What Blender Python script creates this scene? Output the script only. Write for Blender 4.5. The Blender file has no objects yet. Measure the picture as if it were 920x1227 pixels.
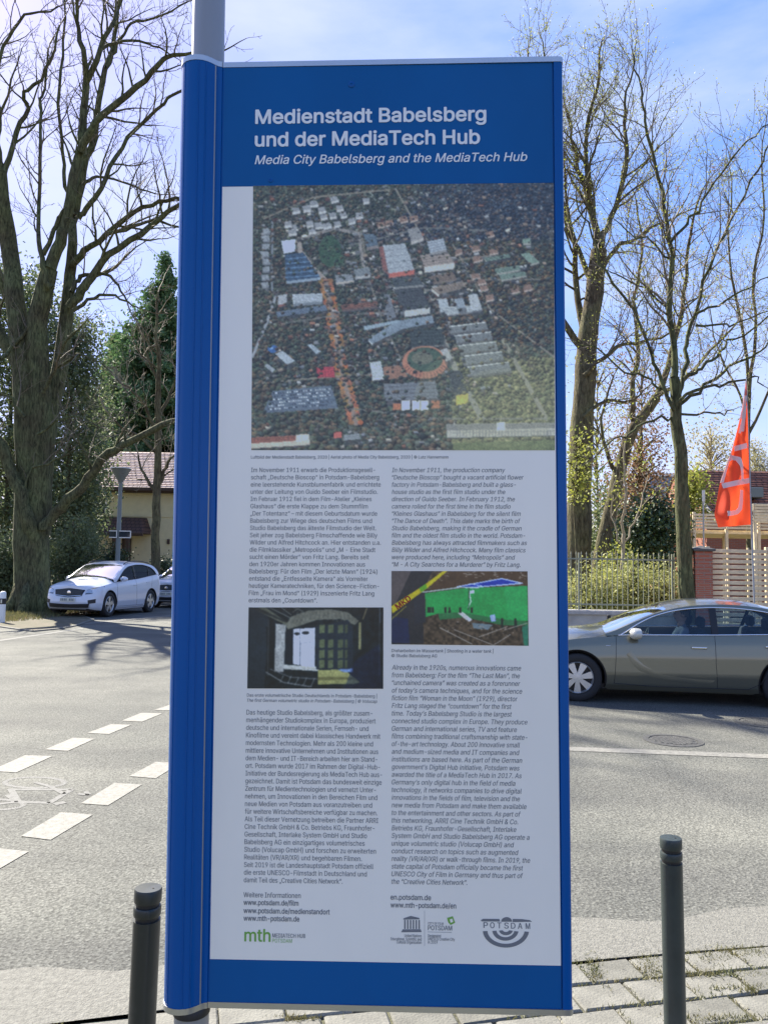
import bpy, math, random, os
import numpy as np
from mathutils import Vector, Matrix

random.seed(7); RNG = np.random.default_rng(7)
R = math.radians
sc = bpy.context.scene
COL = sc.collection

# ---------------------------------------------------------------- camera
F = 950.0; CX = 460.0; CY = 613.5          # focal length and centre in photo pixels
CAMH = 1.8
cam_rot = Matrix.Rotation(R(90 + 3.94), 3, 'X') @ Matrix.Rotation(R(1.0), 3, 'Z')
CAM = Vector((0, 0, CAMH))
cd = bpy.data.cameras.new('camera'); cam = bpy.data.objects.new('camera', cd); COL.objects.link(cam)
cam.matrix_world = Matrix.Translation(CAM) @ cam_rot.to_4x4()
cd.sensor_fit = 'VERTICAL'; cd.sensor_height = 36.0; cd.sensor_width = 27.0
cd.lens = F / 1227.0 * 36.0
cd.clip_start = 0.05; cd.clip_end = 1500
sc.camera = cam

# ---------------------------------------------------------------- sky and sun
SUN_AZ, SUN_EL = -42.0, 42.0               # degrees from +Y (negative = left)
w = bpy.data.worlds.new('World'); sc.world = w; w.use_nodes = True
nt = w.node_tree; bg = nt.nodes['Background']
sky = nt.nodes.new('ShaderNodeTexSky'); sky.sky_type = 'NISHITA'; sky.sun_disc = False
sky.sun_elevation = R(SUN_EL); sky.sun_rotation = R(SUN_AZ)
sky.air_density = 1.0; sky.dust_density = 0.5; sky.ozone_density = 2.6
tc = nt.nodes.new('ShaderNodeTexCoord')
mp = nt.nodes.new('ShaderNodeMapping'); mp.inputs['Scale'].default_value = (1.2, 1.2, 4.0); mp.inputs['Rotation'].default_value = (0.2, 0.25, 0.5)
nz = nt.nodes.new('ShaderNodeTexNoise'); nz.inputs['Scale'].default_value = 1.9; nz.inputs['Detail'].default_value = 7; nz.inputs['Roughness'].default_value = 0.55
cr = nt.nodes.new('ShaderNodeValToRGB'); cr.color_ramp.elements[0].position = 0.46; cr.color_ramp.elements[1].position = 0.80
cr.color_ramp.elements[0].color = (0, 0, 0, 1); cr.color_ramp.elements[1].color = (0.85, 0.85, 0.85, 1)
mx = nt.nodes.new('ShaderNodeMix'); mx.data_type = 'RGBA'; mx.inputs[7].default_value = (3.1, 3.35, 4.1, 1)
tint = nt.nodes.new('ShaderNodeMix'); tint.data_type = 'RGBA'; tint.blend_type = 'MULTIPLY'; tint.inputs[0].default_value = 1.0
tint.inputs[7].default_value = (1.89, 1.56, 1.95, 1)
nt.links.new(tc.outputs['Generated'], mp.inputs['Vector']); nt.links.new(mp.outputs[0], nz.inputs['Vector'])
nt.links.new(nz.outputs['Fac'], cr.inputs['Fac']); nt.links.new(cr.outputs['Color'], mx.inputs[0])
gm = nt.nodes.new('ShaderNodeGamma'); gm.inputs['Gamma'].default_value = 0.5; hs = nt.nodes.new('ShaderNodeHueSaturation'); hs.inputs['Saturation'].default_value = 1.8
nt.links.new(sky.outputs['Color'], gm.inputs['Color']); nt.links.new(gm.outputs[0], hs.inputs['Color']); nt.links.new(hs.outputs[0], tint.inputs[6]); nt.links.new(tint.outputs[2], mx.inputs[6])
nt.links.new(mx.outputs[2], bg.inputs['Color'])
bg.inputs['Strength'].default_value = 0.075

sd = bpy.data.lights.new('sun', 'SUN'); sun = bpy.data.objects.new('sun', sd); COL.objects.link(sun)
sd.energy = 4.2; sd.angle = R(0.53); sd.color = (1.0, 0.93, 0.80)
sv = Vector((math.sin(R(SUN_AZ)) * math.cos(R(SUN_EL)), math.cos(R(SUN_AZ)) * math.cos(R(SUN_EL)), math.sin(R(SUN_EL))))
sun.rotation_euler = sv.to_track_quat('Z', 'Y').to_euler(); sun.location = sv * 60

sc.view_settings.view_transform = 'Standard'; sc.view_settings.look = 'None'
sc.view_settings.exposure = 1.96; sc.view_settings.gamma = 1.0
sc.cycles.max_bounces = 6; sc.cycles.transparent_max_bounces = 16
sc.cycles.caustics_reflective = False; sc.cycles.caustics_refractive = False
sc.cycles.use_denoising = True

# ---------------------------------------------------------------- helpers: pixels of the survey photo to places
def ray(px, py):
    return (cam_rot @ Vector(((px - CX) / F, -(py - CY) / F, -1.0)))
def ground(px, py, z=0.0):
    d = ray(px, py); t = (z - CAMH) / d.z
    return CAM + d * t
def at(px, py, Y):
    d = ray(px, py); return CAM + d * (Y / d.y)

# ---------------------------------------------------------------- helpers: objects
def tag(o, label=None, cat=None, group=None, kind=None):
    if label: o['label'] = label
    if cat: o['category'] = cat
    if group: o['group'] = group
    if kind: o['kind'] = kind
    return o
def empty(name, loc=(0, 0, 0), rz=0.0):
    o = bpy.data.objects.new(name, None); COL.objects.link(o)
    o.location = loc; o.rotation_euler = (0, 0, rz); o.empty_display_size = 0.2
    return o
def link(name, me, parent=None):
    o = bpy.data.objects.new(name, me); COL.objects.link(o)
    if parent is not None: o.parent = parent
    return o
def kids(o): return [c for c in bpy.data.objects if c.parent == o]
def copy_tree(o, parent=None):
    c = o.copy(); COL.objects.link(c); c.parent = parent
    for ch in kids(o):
        copy_tree(ch, c)
    return c

class MB:
    """collects shapes, then links them as one mesh object"""
    def __init__(s): s.v = []; s.f = []
    def add(s, vs, fs):
        b = len(s.v); s.v.extend(tuple(p) for p in vs); s.f.extend(tuple(i + b for i in f) for f in fs); return s
    def box(s, x0, x1, y0, y1, z0, z1, M=None):
        vs = [Vector(p) for p in ((x0, y0, z0), (x1, y0, z0), (x1, y1, z0), (x0, y1, z0), (x0, y0, z1), (x1, y0, z1), (x1, y1, z1), (x0, y1, z1))]
        if M: vs = [M @ p for p in vs]
        return s.add(vs, [(0, 3, 2, 1), (4, 5, 6, 7), (0, 1, 5, 4), (1, 2, 6, 5), (2, 3, 7, 6), (3, 0, 4, 7)])
    def rbox(s, x0, x1, y0, y1, z0, z1, r=0.02, M=None):
        """box with chamfered edges"""
        cx, cy, cz = (x0 + x1) / 2, (y0 + y1) / 2, (z0 + z1) / 2; hx, hy, hz = (x1 - x0) / 2, (y1 - y0) / 2, (z1 - z0) / 2
        r = min(r, hx * .95, hy * .95, hz * .95); idx = {}; vs = []
        for sx in (-1, 1):
            for sy in (-1, 1):
                for sz in (-1, 1):
                    for k, p in enumerate(((hx, hy - r, hz - r), (hx - r, hy, hz - r), (hx - r, hy - r, hz))):
                        idx[(sx, sy, sz, k)] = len(vs); v = Vector((cx + sx * p[0], cy + sy * p[1], cz + sz * p[2])); vs.append(M @ v if M else v)
        fs = []
        for a in (-1, 1):
            q = [(-1, -1), (1, -1), (1, 1), (-1, 1)]
            fs.append(tuple(idx[(a, p[0], p[1], 0)] for p in (q if a > 0 else q[::-1])))
            fs.append(tuple(idx[(p[0], a, p[1], 1)] for p in (q[::-1] if a > 0 else q)))
            fs.append(tuple(idx[(p[0], p[1], a, 2)] for p in (q if a > 0 else q[::-1])))
        for a in (-1, 1):
            for b in (-1, 1):
                fs.append((idx[(a, b, -1, 0)], idx[(a, b, 1, 0)], idx[(a, b, 1, 1)], idx[(a, b, -1, 1)]))
                fs.append((idx[(a, -1, b, 0)], idx[(a, 1, b, 0)], idx[(a, 1, b, 2)], idx[(a, -1, b, 2)]))
                fs.append((idx[(-1, a, b, 1)], idx[(1, a, b, 1)], idx[(1, a, b, 2)], idx[(-1, a, b, 2)]))
                for c in (-1, 1): fs.append((idx[(a, b, c, 0)], idx[(a, b, c, 1)], idx[(a, b, c, 2)]))
        return s.add(vs, fs)
    def tube(s, pts, rad, n=8, cap=True):
        pts = [Vector(p) for p in pts]; m = len(pts)
        if not hasattr(rad, '__len__'): rad = [rad] * m
        vs = []; u = None
        for i, p in enumerate(pts):
            d = (pts[min(i + 1, m - 1)] - pts[max(i - 1, 0)])
            if d.length < 1e-9: d = Vector((0, 0, 1))
            d.normalize()
            if u is None: u = d.orthogonal().normalized()
            else:
                u = u - d * u.dot(d)
                u = u.normalized() if u.length > 1e-6 else d.orthogonal().normalized()
            v = d.cross(u)
            for k in range(n):
                a = 2 * math.pi * k / n; vs.append(p + (u * math.cos(a) + v * math.sin(a)) * rad[i])
        fs = [(i * n + k, i * n + (k + 1) % n, (i + 1) * n + (k + 1) % n, (i + 1) * n + k) for i in range(m - 1) for k in range(n)]
        if cap: fs += [tuple(range(n))[::-1], tuple((m - 1) * n + k for k in range(n))]
        return s.add(vs, fs)
    def lathe(s, prof, n=24, M=None, caps=True):
        """prof: (radius, z) list round the local z axis"""
        vs = []
        for r, z in prof:
            for k in range(n):
                a = 2 * math.pi * k / n; v = Vector((r * math.cos(a), r * math.sin(a), z)); vs.append(M @ v if M else v)
        m = len(prof)
        fs = [(i * n + k, i * n + (k + 1) % n, (i + 1) * n + (k + 1) % n, (i + 1) * n + k) for i in range(m - 1) for k in range(n)]
        if caps: fs += [tuple(range(n))[::-1], tuple((m - 1) * n + k for k in range(n))]
        return s.add(vs, fs)
    def grid(s, rows):
        """rows: equal-length lists of points"""
        m = len(rows[0]); vs = [p for r_ in rows for p in r_]
        return s.add(vs, [(i * m + k, i * m + k + 1, (i + 1) * m + k + 1, (i + 1) * m + k) for i in range(len(rows) - 1) for k in range(m - 1)])
    def prism(s, poly, z0, z1, M=None):
        n = len(poly); vs = [Vector((p[0], p[1], z0)) for p in poly] + [Vector((p[0], p[1], z1)) for p in poly]
        if M: vs = [M @ v for v in vs]
        return s.add(vs, [tuple(range(n))[::-1], tuple(range(n, 2 * n))] + [(k, (k + 1) % n, n + (k + 1) % n, n + k) for k in range(n)])
    def build(s, name, m, parent=None, smooth=False, recalc=False, auto=None):
        me = bpy.data.meshes.new(name); me.from_pydata(s.v, [], s.f); me.materials.append(m)
        if recalc:
            import bmesh
            bm = bmesh.new(); bm.from_mesh(me); bmesh.ops.recalc_face_normals(bm, faces=bm.faces); bm.to_mesh(me); bm.free()
        if smooth:
            me.polygons.foreach_set('use_smooth', [True] * len(me.polygons))
            if auto: me.set_sharp_from_angle(angle=R(auto))
        me.update(); return link(name, me, parent)

# ---------------------------------------------------------------- helpers: materials
def srgb(*c):
    return tuple(((x / 255) / 12.92 if x / 255 <= 0.04045 else ((x / 255 + 0.055) / 1.055) ** 2.4) for x in c)
def mat(name, col, rough=0.6, metal=0.0, var=0.0, scale=4.0, bump=0.0, bscale=None, coat=0.0, spec=None, col2=None, stretch=None, transl=0.0, attr=None, detail=4, lo=.3, hi=.7):
    m = bpy.data.materials.new(name); m.use_nodes = True; n = m.node_tree; b = n.nodes['Principled BSDF']
    b.inputs['Base Color'].default_value = (*col, 1); b.inputs['Roughness'].default_value = rough; b.inputs['Metallic'].default_value = metal
    if spec is not None: b.inputs['Specular IOR Level'].default_value = spec
    if coat: b.inputs['Coat Weight'].default_value = coat; b.inputs['Coat Roughness'].default_value = 0.04
    t = n.nodes.new('ShaderNodeTexCoord'); vec = t.outputs['Object']
    if stretch:
        g = n.nodes.new('ShaderNodeMapping'); g.inputs['Scale'].default_value = stretch; n.links.new(vec, g.inputs['Vector']); vec = g.outputs[0]
    if var or col2:
        z = n.nodes.new('ShaderNodeTexNoise'); z.inputs['Scale'].default_value = scale; z.inputs['Detail'].default_value = detail; z.inputs['Roughness'].default_value = 0.6
        n.links.new(vec, z.inputs['Vector']); r_ = n.nodes.new('ShaderNodeValToRGB'); r_.color_ramp.elements[0].position = lo; r_.color_ramp.elements[1].position = hi
        c2 = col2 if col2 else tuple(min(1, c * (1 + var)) for c in col); c1 = col if col2 else tuple(c * (1 - var) for c in col)
        r_.color_ramp.elements[0].color = (*c1, 1); r_.color_ramp.elements[1].color = (*c2, 1)
        n.links.new(z.outputs['Fac'], r_.inputs['Fac']); n.links.new(r_.outputs['Color'], b.inputs['Base Color'])
    if attr:
        a = n.nodes.new('ShaderNodeVertexColor'); a.layer_name = attr; n.links.new(a.outputs['Color'], b.inputs['Base Color'])
    if bump:
        z = n.nodes.new('ShaderNodeTexNoise'); z.inputs['Scale'].default_value = bscale or scale * 4; z.inputs['Detail'].default_value = 5
        n.links.new(vec, z.inputs['Vector']); u = n.nodes.new('ShaderNodeBump'); u.inputs['Strength'].default_value = bump; u.inputs['Distance'].default_value = 0.02
        n.links.new(z.outputs['Fac'], u.inputs['Height']); n.links.new(u.outputs['Normal'], b.inputs['Normal'])
    if transl:
        tr = n.nodes.new('ShaderNodeBsdfTranslucent'); ms = n.nodes.new('ShaderNodeMixShader'); ms.inputs[0].default_value = transl
        src = b.inputs['Base Color'].links[0].from_socket if b.inputs['Base Color'].links else None
        if src: n.links.new(src, tr.inputs['Color'])
        else: tr.inputs['Color'].default_value = (*col, 1)
        n.links.new(b.outputs[0], ms.inputs[1]); n.links.new(tr.outputs[0], ms.inputs[2]); n.links.new(ms.outputs[0], n.nodes['Material Output'].inputs['Surface'])
    return m
def glass_mat(name, tintc, refl=0.12):
    m = bpy.data.materials.new(name); m.use_nodes = True; n = m.node_tree
    tr = n.nodes.new('ShaderNodeBsdfTransparent'); tr.inputs[0].default_value = (*tintc, 1)
    gl = n.nodes.new('ShaderNodeBsdfGlossy'); gl.inputs['Roughness'].default_value = 0.02; gl.inputs[0].default_value = (1, 1, 1, 1)
    fr = n.nodes.new('ShaderNodeLayerWeight'); fr.inputs['Blend'].default_value = refl * 2
    ad = n.nodes.new('ShaderNodeMath'); ad.operation = 'ADD'; ad.inputs[1].default_value = refl * .4; ad.use_clamp = True
    ms = n.nodes.new('ShaderNodeMixShader'); n.links.new(fr.outputs['Fresnel'], ad.inputs[0]); n.links.new(ad.outputs[0], ms.inputs[0])
    n.links.new(tr.outputs[0], ms.inputs[1]); n.links.new(gl.outputs[0], ms.inputs[2]); n.links.new(ms.outputs[0], n.nodes['Material Output'].inputs['Surface'])
    return m

M = {}
def bark_mat(name, c1, c2):
    m = bpy.data.materials.new(name); m.use_nodes = True; n = m.node_tree; b = n.nodes['Principled BSDF']; b.inputs['Roughness'].default_value = .92; b.inputs['Specular IOR Level'].default_value = .15
    t = n.nodes.new('ShaderNodeTexCoord'); g = n.nodes.new('ShaderNodeMapping'); g.inputs['Scale'].default_value = (1, 1, .24); n.links.new(t.outputs['Object'], g.inputs['Vector'])
    z = n.nodes.new('ShaderNodeTexNoise'); z.inputs['Scale'].default_value = 16; z.inputs['Detail'].default_value = 6; z.inputs['Roughness'].default_value = .65; z.inputs['Distortion'].default_value = .6; n.links.new(g.outputs[0], z.inputs['Vector'])
    y = n.nodes.new('ShaderNodeTexNoise'); y.inputs['Scale'].default_value = 1.3; y.inputs['Detail'].default_value = 4; n.links.new(t.outputs['Object'], y.inputs['Vector'])
    r_ = n.nodes.new('ShaderNodeValToRGB'); r_.color_ramp.elements[0].position = .36; r_.color_ramp.elements[1].position = .64; r_.color_ramp.elements[0].color = (*c1, 1); r_.color_ramp.elements[1].color = (*c2, 1); n.links.new(z.outputs['Fac'], r_.inputs['Fac'])
    q = n.nodes.new('ShaderNodeValToRGB'); q.color_ramp.elements[0].position = .35; q.color_ramp.elements[1].position = .68; q.color_ramp.elements[0].color = (.8, .74, .66, 1); q.color_ramp.elements[1].color = (1.15, 1.3, .95, 1); n.links.new(y.outputs['Fac'], q.inputs['Fac'])
    x = n.nodes.new('ShaderNodeMix'); x.data_type = 'RGBA'; x.blend_type = 'MULTIPLY'; x.inputs[0].default_value = 1; n.links.new(r_.outputs[0], x.inputs[6]); n.links.new(q.outputs[0], x.inputs[7]); n.links.new(x.outputs[2], b.inputs['Base Color'])
    u = n.nodes.new('ShaderNodeBump'); u.inputs['Strength'].default_value = 1; u.inputs['Distance'].default_value = .06; n.links.new(z.outputs['Fac'], u.inputs['Height']); n.links.new(u.outputs[0], b.inputs['Normal']); return m
def asphalt():
    m = bpy.data.materials.new('asphalt'); m.use_nodes = True; n = m.node_tree; b = n.nodes['Principled BSDF']
    t = n.nodes.new('ShaderNodeTexCoord')
    def noise(s, d=3, ro=.55):
        z = n.nodes.new('ShaderNodeTexNoise'); z.inputs['Scale'].default_value = s; z.inputs['Detail'].default_value = d; z.inputs['Roughness'].default_value = ro
        n.links.new(t.outputs['Object'], z.inputs['Vector']); return z
    v = n.nodes.new('ShaderNodeTexVoronoi'); v.inputs['Scale'].default_value = 75; n.links.new(t.outputs['Object'], v.inputs['Vector'])
    big = noise(.55, 5, .6); rr = n.nodes.new('ShaderNodeValToRGB'); rr.color_ramp.elements[0].position = .3; rr.color_ramp.elements[1].position = .72
    rr.color_ramp.elements[0].color = (.086, .089, .084, 1); rr.color_ramp.elements[1].color = (.150, .150, .136, 1)
    n.links.new(big.outputs['Fac'], rr.inputs['Fac'])
    fine = noise(55, 3, .7); fr = n.nodes.new('ShaderNodeValToRGB'); fr.color_ramp.elements[0].position = .32; fr.color_ramp.elements[1].position = .62
    fr.color_ramp.elements[0].color = (.46, .46, .46, 1); fr.color_ramp.elements[1].color = (1.25, 1.25, 1.22, 1)
    n.links.new(fine.outputs['Fac'], fr.inputs['Fac'])
    vr = n.nodes.new('ShaderNodeValToRGB'); vr.color_ramp.elements[0].position = .0; vr.color_ramp.elements[1].position = .9
    vr.color_ramp.elements[0].color = (.6, .6, .6, 1); vr.color_ramp.elements[1].color = (1.35, 1.35, 1.33, 1)
    n.links.new(v.outputs['Color'], vr.inputs['Fac'])
    m1 = n.nodes.new('ShaderNodeMix'); m1.data_type = 'RGBA'; m1.blend_type = 'MULTIPLY'; m1.inputs[0].default_value = 1
    m2 = n.nodes.new('ShaderNodeMix'); m2.data_type = 'RGBA'; m2.blend_type = 'MULTIPLY'; m2.inputs[0].default_value = 1
    n.links.new(rr.outputs[0], m1.inputs[6]); n.links.new(fr.outputs[0], m1.inputs[7]); n.links.new(m1.outputs[2], m2.inputs[6]); n.links.new(vr.outputs[0], m2.inputs[7])
    # tyre-polished lanes, old repairs and thin cracks
    sx = n.nodes.new('ShaderNodeMapping'); sx.inputs['Scale'].default_value = (.12, 1.1, 1); sx.inputs['Rotation'].default_value = (0, 0, .12); n.links.new(t.outputs['Object'], sx.inputs['Vector'])
    tw = n.nodes.new('ShaderNodeTexNoise'); tw.inputs['Scale'].default_value = 1.1; tw.inputs['Detail'].default_value = 3; n.links.new(sx.outputs[0], tw.inputs['Vector'])
    tr_ = n.nodes.new('ShaderNodeValToRGB'); tr_.color_ramp.elements[0].position = .35; tr_.color_ramp.elements[1].position = .65; tr_.color_ramp.elements[0].color = (.84, .84, .85, 1); tr_.color_ramp.elements[1].color = (1.08, 1.08, 1.06, 1); n.links.new(tw.outputs['Fac'], tr_.inputs['Fac'])
    m3 = n.nodes.new('ShaderNodeMix'); m3.data_type = 'RGBA'; m3.blend_type = 'MULTIPLY'; m3.inputs[0].default_value = 1; n.links.new(m2.outputs[2], m3.inputs[6]); n.links.new(tr_.outputs[0], m3.inputs[7])
    dn = noise(1.3, 4, .6); vm = n.nodes.new('ShaderNodeMix'); vm.data_type = 'RGBA'; vm.inputs[0].default_value = .25; n.links.new(t.outputs['Object'], vm.inputs[6]); n.links.new(dn.outputs['Color'], vm.inputs[7])
    ck = n.nodes.new('ShaderNodeTexVoronoi'); ck.feature = 'DISTANCE_TO_EDGE'; ck.inputs['Scale'].default_value = .42; n.links.new(vm.outputs[2], ck.inputs['Vector'])
    cr_ = n.nodes.new('ShaderNodeValToRGB'); cr_.color_ramp.elements[0].position = 0; cr_.color_ramp.elements[1].position = .004; cr_.color_ramp.elements[0].color = (.80, .80, .80, 1); cr_.color_ramp.elements[1].color = (1, 1, 1, 1); n.links.new(ck.outputs['Distance'], cr_.inputs['Fac'])
    m4 = n.nodes.new('ShaderNodeMix'); m4.data_type = 'RGBA'; m4.blend_type = 'MULTIPLY'; m4.inputs[0].default_value = 1; n.links.new(m3.outputs[2], m4.inputs[6]); n.links.new(cr_.outputs[0], m4.inputs[7])
    n.links.new(m4.outputs[2], b.inputs['Base Color']); b.inputs['Roughness'].default_value = .85; b.inputs['Specular IOR Level'].default_value = .2
    bp = n.nodes.new('ShaderNodeBump'); bp.inputs['Strength'].default_value = .55; bp.inputs['Distance'].default_value = .006
    ad = n.nodes.new('ShaderNodeMath'); ad.operation = 'ADD'; n.links.new(fine.outputs['Fac'], ad.inputs[0]); n.links.new(v.outputs['Distance'], ad.inputs[1])
    n.links.new(ad.outputs[0], bp.inputs['Height']); n.links.new(bp.outputs[0], b.inputs['Normal'])
    return m
M['asphalt'] = asphalt()
M['gutter'] = mat('gutter_asphalt', (.140, .138, .120), .85, var=.3, scale=40, bump=.5, bscale=110, detail=6)
M['soil'] = mat('soil', (.16, .12, .08), .95, col2=(.09, .10, .04), scale=1.2, bump=.6, bscale=20)
M['grass'] = mat('grass_blades', (.10, .12, .04), .7, col2=(.20, .17, .08), scale=6, transl=.3)
M['verge'] = mat('verge_ground', (.06, .062, .03), .95, col2=(.13, .105, .075), scale=2.2, bump=.8, bscale=18, lo=.3, hi=.75)
M['paver'] = mat('paver_concrete', (.122, .12, .102), .9, var=.28, scale=9, bump=.35, bscale=90, detail=8)
M['paver_b'] = mat('paver_concrete_light', (.152, .149, .128), .9, var=.26, scale=7, bump=.35, bscale=80, detail=8)
M['joint'] = mat('joint_sand', (.075, .075, .045), .95, var=.45, scale=30, bump=.6, bscale=90)
M['paint_white'] = mat('road_paint', (.185, .181, .160), .8, var=.30, scale=22, bump=.25, bscale=120, detail=7)
M['paint_worn'] = mat('worn_road_paint', (.150, .150, .140), .85, col2=(.105, .105, .098), scale=30, bump=.2, bscale=120, lo=.45, hi=.65)
M['kerb'] = mat('kerb_stone', (.33, .32, .30), .85, var=.15, scale=8, bump=.3, bscale=60)
M['blue'] = mat('blue_enamel', (.0, .088, .33), .30, coat=.05, spec=.2, var=.04, scale=1.5)
M['blue_print'] = mat('blue_print', (.0, .098, .31), .36, coat=.04, spec=.2, var=.12, scale=2.2, stretch=(1, 1, .5))
M['alu'] = mat('brushed_aluminium', (.52, .53, .54), .34, metal=.85, var=.08, scale=3, stretch=(1, 1, .05))
M['galv'] = mat('grey_steel_pole', (.30, .31, .33), .42, metal=.35, var=.12, scale=5, stretch=(1, 1, .1))
M['white_print'] = mat('white_print', (.93, .89, .81), .32, coat=.2, var=.05, scale=2.5, stretch=(1, 1, .4))
M['ink'] = mat('dark_ink', (.18, .19, .21), .5)
M['ink_mid'] = mat('soft_ink', (.17, .18, .20), .5)
M['ink_white'] = mat('white_ink', (.82, .84, .86), .45)
M['ink_green'] = mat('green_ink', (.18, .42, .07), .5)
M['print'] = mat('photo_print', (.5, .5, .5), .3, coat=.35, attr='Col')
M['bollard'] = mat('bollard_paint', (.016, .021, .020), .42, coat=.2, col2=(.035, .04, .036), scale=14, lo=.5, hi=.75)
M['bollard2'] = mat('bollard_paint_grey', (.024, .034, .032), .45, coat=.12, var=.25, scale=9)
M['bark'] = bark_mat('bark', (.055, .048, .035), (.17, .145, .105))
M['bark_mossy'] = bark_mat('mossy_bark', (.04, .042, .028), (.15, .15, .095))
M['twig'] = mat('twig', (.15, .125, .09), .8)
M['twig_pale'] = mat('pale_twig', (.26, .22, .15), .8)
M['conifer'] = mat('conifer_needles', (.055, .12, .05), .7, col2=(.13, .22, .085), scale=1.4, transl=.3)
M['yew'] = mat('evergreen_leaves', (.075, .105, .05), .6, col2=(.17, .21, .095), scale=.9, transl=.38)
M['ivy'] = mat('ivy_leaves', (.018, .045, .014), .5, col2=(.05, .085, .025), scale=2, transl=.15)
M['spring'] = mat('spring_leaves', (.22, .27, .045), .6, col2=(.38, .38, .08), scale=2, transl=.4)
M['hedge'] = mat('shrub_leaves', (.20, .24, .065), .65, col2=(.42, .40, .16), scale=1.5, transl=.35)
M['rhodo'] = mat('dark_shrub_leaves', (.02, .045, .018), .45, col2=(.045, .08, .025), scale=2, transl=.1)
M['brown_leaf'] = mat('withered_leaves', (.16, .09, .05), .8, col2=(.26, .16, .09), scale=2, transl=.35)
M['blossom'] = mat('pale_blossom', (.42, .38, .22), .7, col2=(.30, .30, .14), scale=1, transl=.4)
M['glass'] = glass_mat('car_glass', (.50, .60, .66), .10)
M['wglass'] = glass_mat('windscreen_glass', (.34, .44, .43), .07)
M['housewin'] = mat('window_pane', (.03, .04, .05), .08, spec=.8)
M['black'] = mat('black_plastic', (.012, .012, .013), .5)
M['tyre'] = mat('tyre_rubber', (.018, .018, .019), .8)
M['chrome'] = mat('chrome', (.75, .76, .78), .12, metal=1.0)
M['rim'] = mat('alloy', (.55, .56, .57), .3, metal=.7)
M['seat'] = mat('car_upholstery', (.035, .035, .04), .8)
M['car_silver'] = mat('champagne_paint', (.185, .182, .135), .30, metal=.55, coat=.8)
M['car_white'] = mat('white_car_paint', (.62, .66, .74), .28, coat=.8)
M['suv_glass'] = glass_mat('dark_glass', (.12, .15, .17), .03)
M['lamp_dark'] = mat('headlight_smoked', (.12, .13, .15), .12, metal=.5, coat=1)
M['lamp_glass'] = mat('headlight_glass', (.45, .48, .52), .1, metal=.4, coat=1)
M['plate'] = mat('number_plate', (.60, .60, .50), .5)
M['yellow_wall'] = mat('yellow_render', (.68, .60, .36), .9, var=.06, scale=3, bump=.1, bscale=40)
M['white_frame'] = mat('white_frame', (.75, .75, .72), .5)
M['brown_wood'] = mat('brown_wood', (.07, .042, .03), .7, var=.2, scale=10)
M['wood'] = mat('weathered_larch', (.60, .50, .33), .8, var=.2, scale=6, stretch=(1, 1, 1), bump=.2)
M['iron'] = mat('pale_fence_paint', (.24, .25, .18), .6)
M['concrete'] = mat('wall_concrete', (.34, .33, .30), .9, var=.18, scale=2.5, bump=.3)
M['lamp'] = mat('lamp_grey', (.16, .18, .17), .5, metal=.2)
M['flag'] = mat('flag_red', (.80, .085, .025), .75, transl=.35, var=.05, scale=3)
M['flag_white'] = mat('flag_white', (.78, .76, .74), .75, transl=.35)
M['skin'] = mat('skin', (.55, .33, .24), .55)
M['shirt'] = mat('shirt', (.20, .22, .26), .9)
M['hair'] = mat('hair', (.10, .07, .05), .8)
M['iron_cast'] = mat('cast_iron', (.085, .085, .08), .6, metal=.3, var=.3, scale=20, bump=.5, bscale=60)

def tile_mat(name, c1, c2, cm, sx, sy, off=.5, bump=.5, axis='xz'):
    m = bpy.data.materials.new(name); m.use_nodes = True; n = m.node_tree; b = n.nodes['Principled BSDF']; b.inputs['Roughness'].default_value = .85
    t = n.nodes.new('ShaderNodeTexCoord'); sp = n.nodes.new('ShaderNodeSeparateXYZ'); cb = n.nodes.new('ShaderNodeCombineXYZ'); n.links.new(t.outputs['Object'], sp.inputs[0])
    n.links.new(sp.outputs['X'], cb.inputs['X']); n.links.new(sp.outputs['Z' if axis == 'xz' else 'Y'], cb.inputs['Y'])
    k = n.nodes.new('ShaderNodeTexBrick'); k.offset = off; k.inputs['Scale'].default_value = 1; k.inputs['Brick Width'].default_value = sx; k.inputs['Row Height'].default_value = sy
    k.inputs['Mortar Size'].default_value = sy * .12; k.inputs['Color1'].default_value = (*c1, 1); k.inputs['Color2'].default_value = (*c2, 1); k.inputs['Mortar'].default_value = (*cm, 1)
    n.links.new(cb.outputs[0], k.inputs['Vector']); n.links.new(k.outputs['Color'], b.inputs['Base Color'])
    u = n.nodes.new('ShaderNodeBump'); u.inputs['Strength'].default_value = bump; u.inputs['Distance'].default_value = .03; u.invert = True
    n.links.new(k.outputs['Fac'], u.inputs['Height']); n.links.new(u.outputs[0], b.inputs['Normal']); return m
M['brick'] = tile_mat('red_brick', (.34, .10, .05), (.27, .085, .05), (.24, .18, .14), .25, .075)
M['pink_tiles'] = tile_mat('pinkish_roof_tiles', (.70, .55, .47), (.58, .46, .40), (.25, .17, .14), .28, .2)
M['red_tiles'] = tile_mat('red_brown_roof_tiles', (.26, .11, .07), (.21, .09, .06), (.08, .04, .03), .28, .22)
M['canopy_tiles'] = tile_mat('brown_canopy_tiles', (.10, .05, .035), (.085, .045, .03), (.04, .02, .015), .25, .2)

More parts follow.
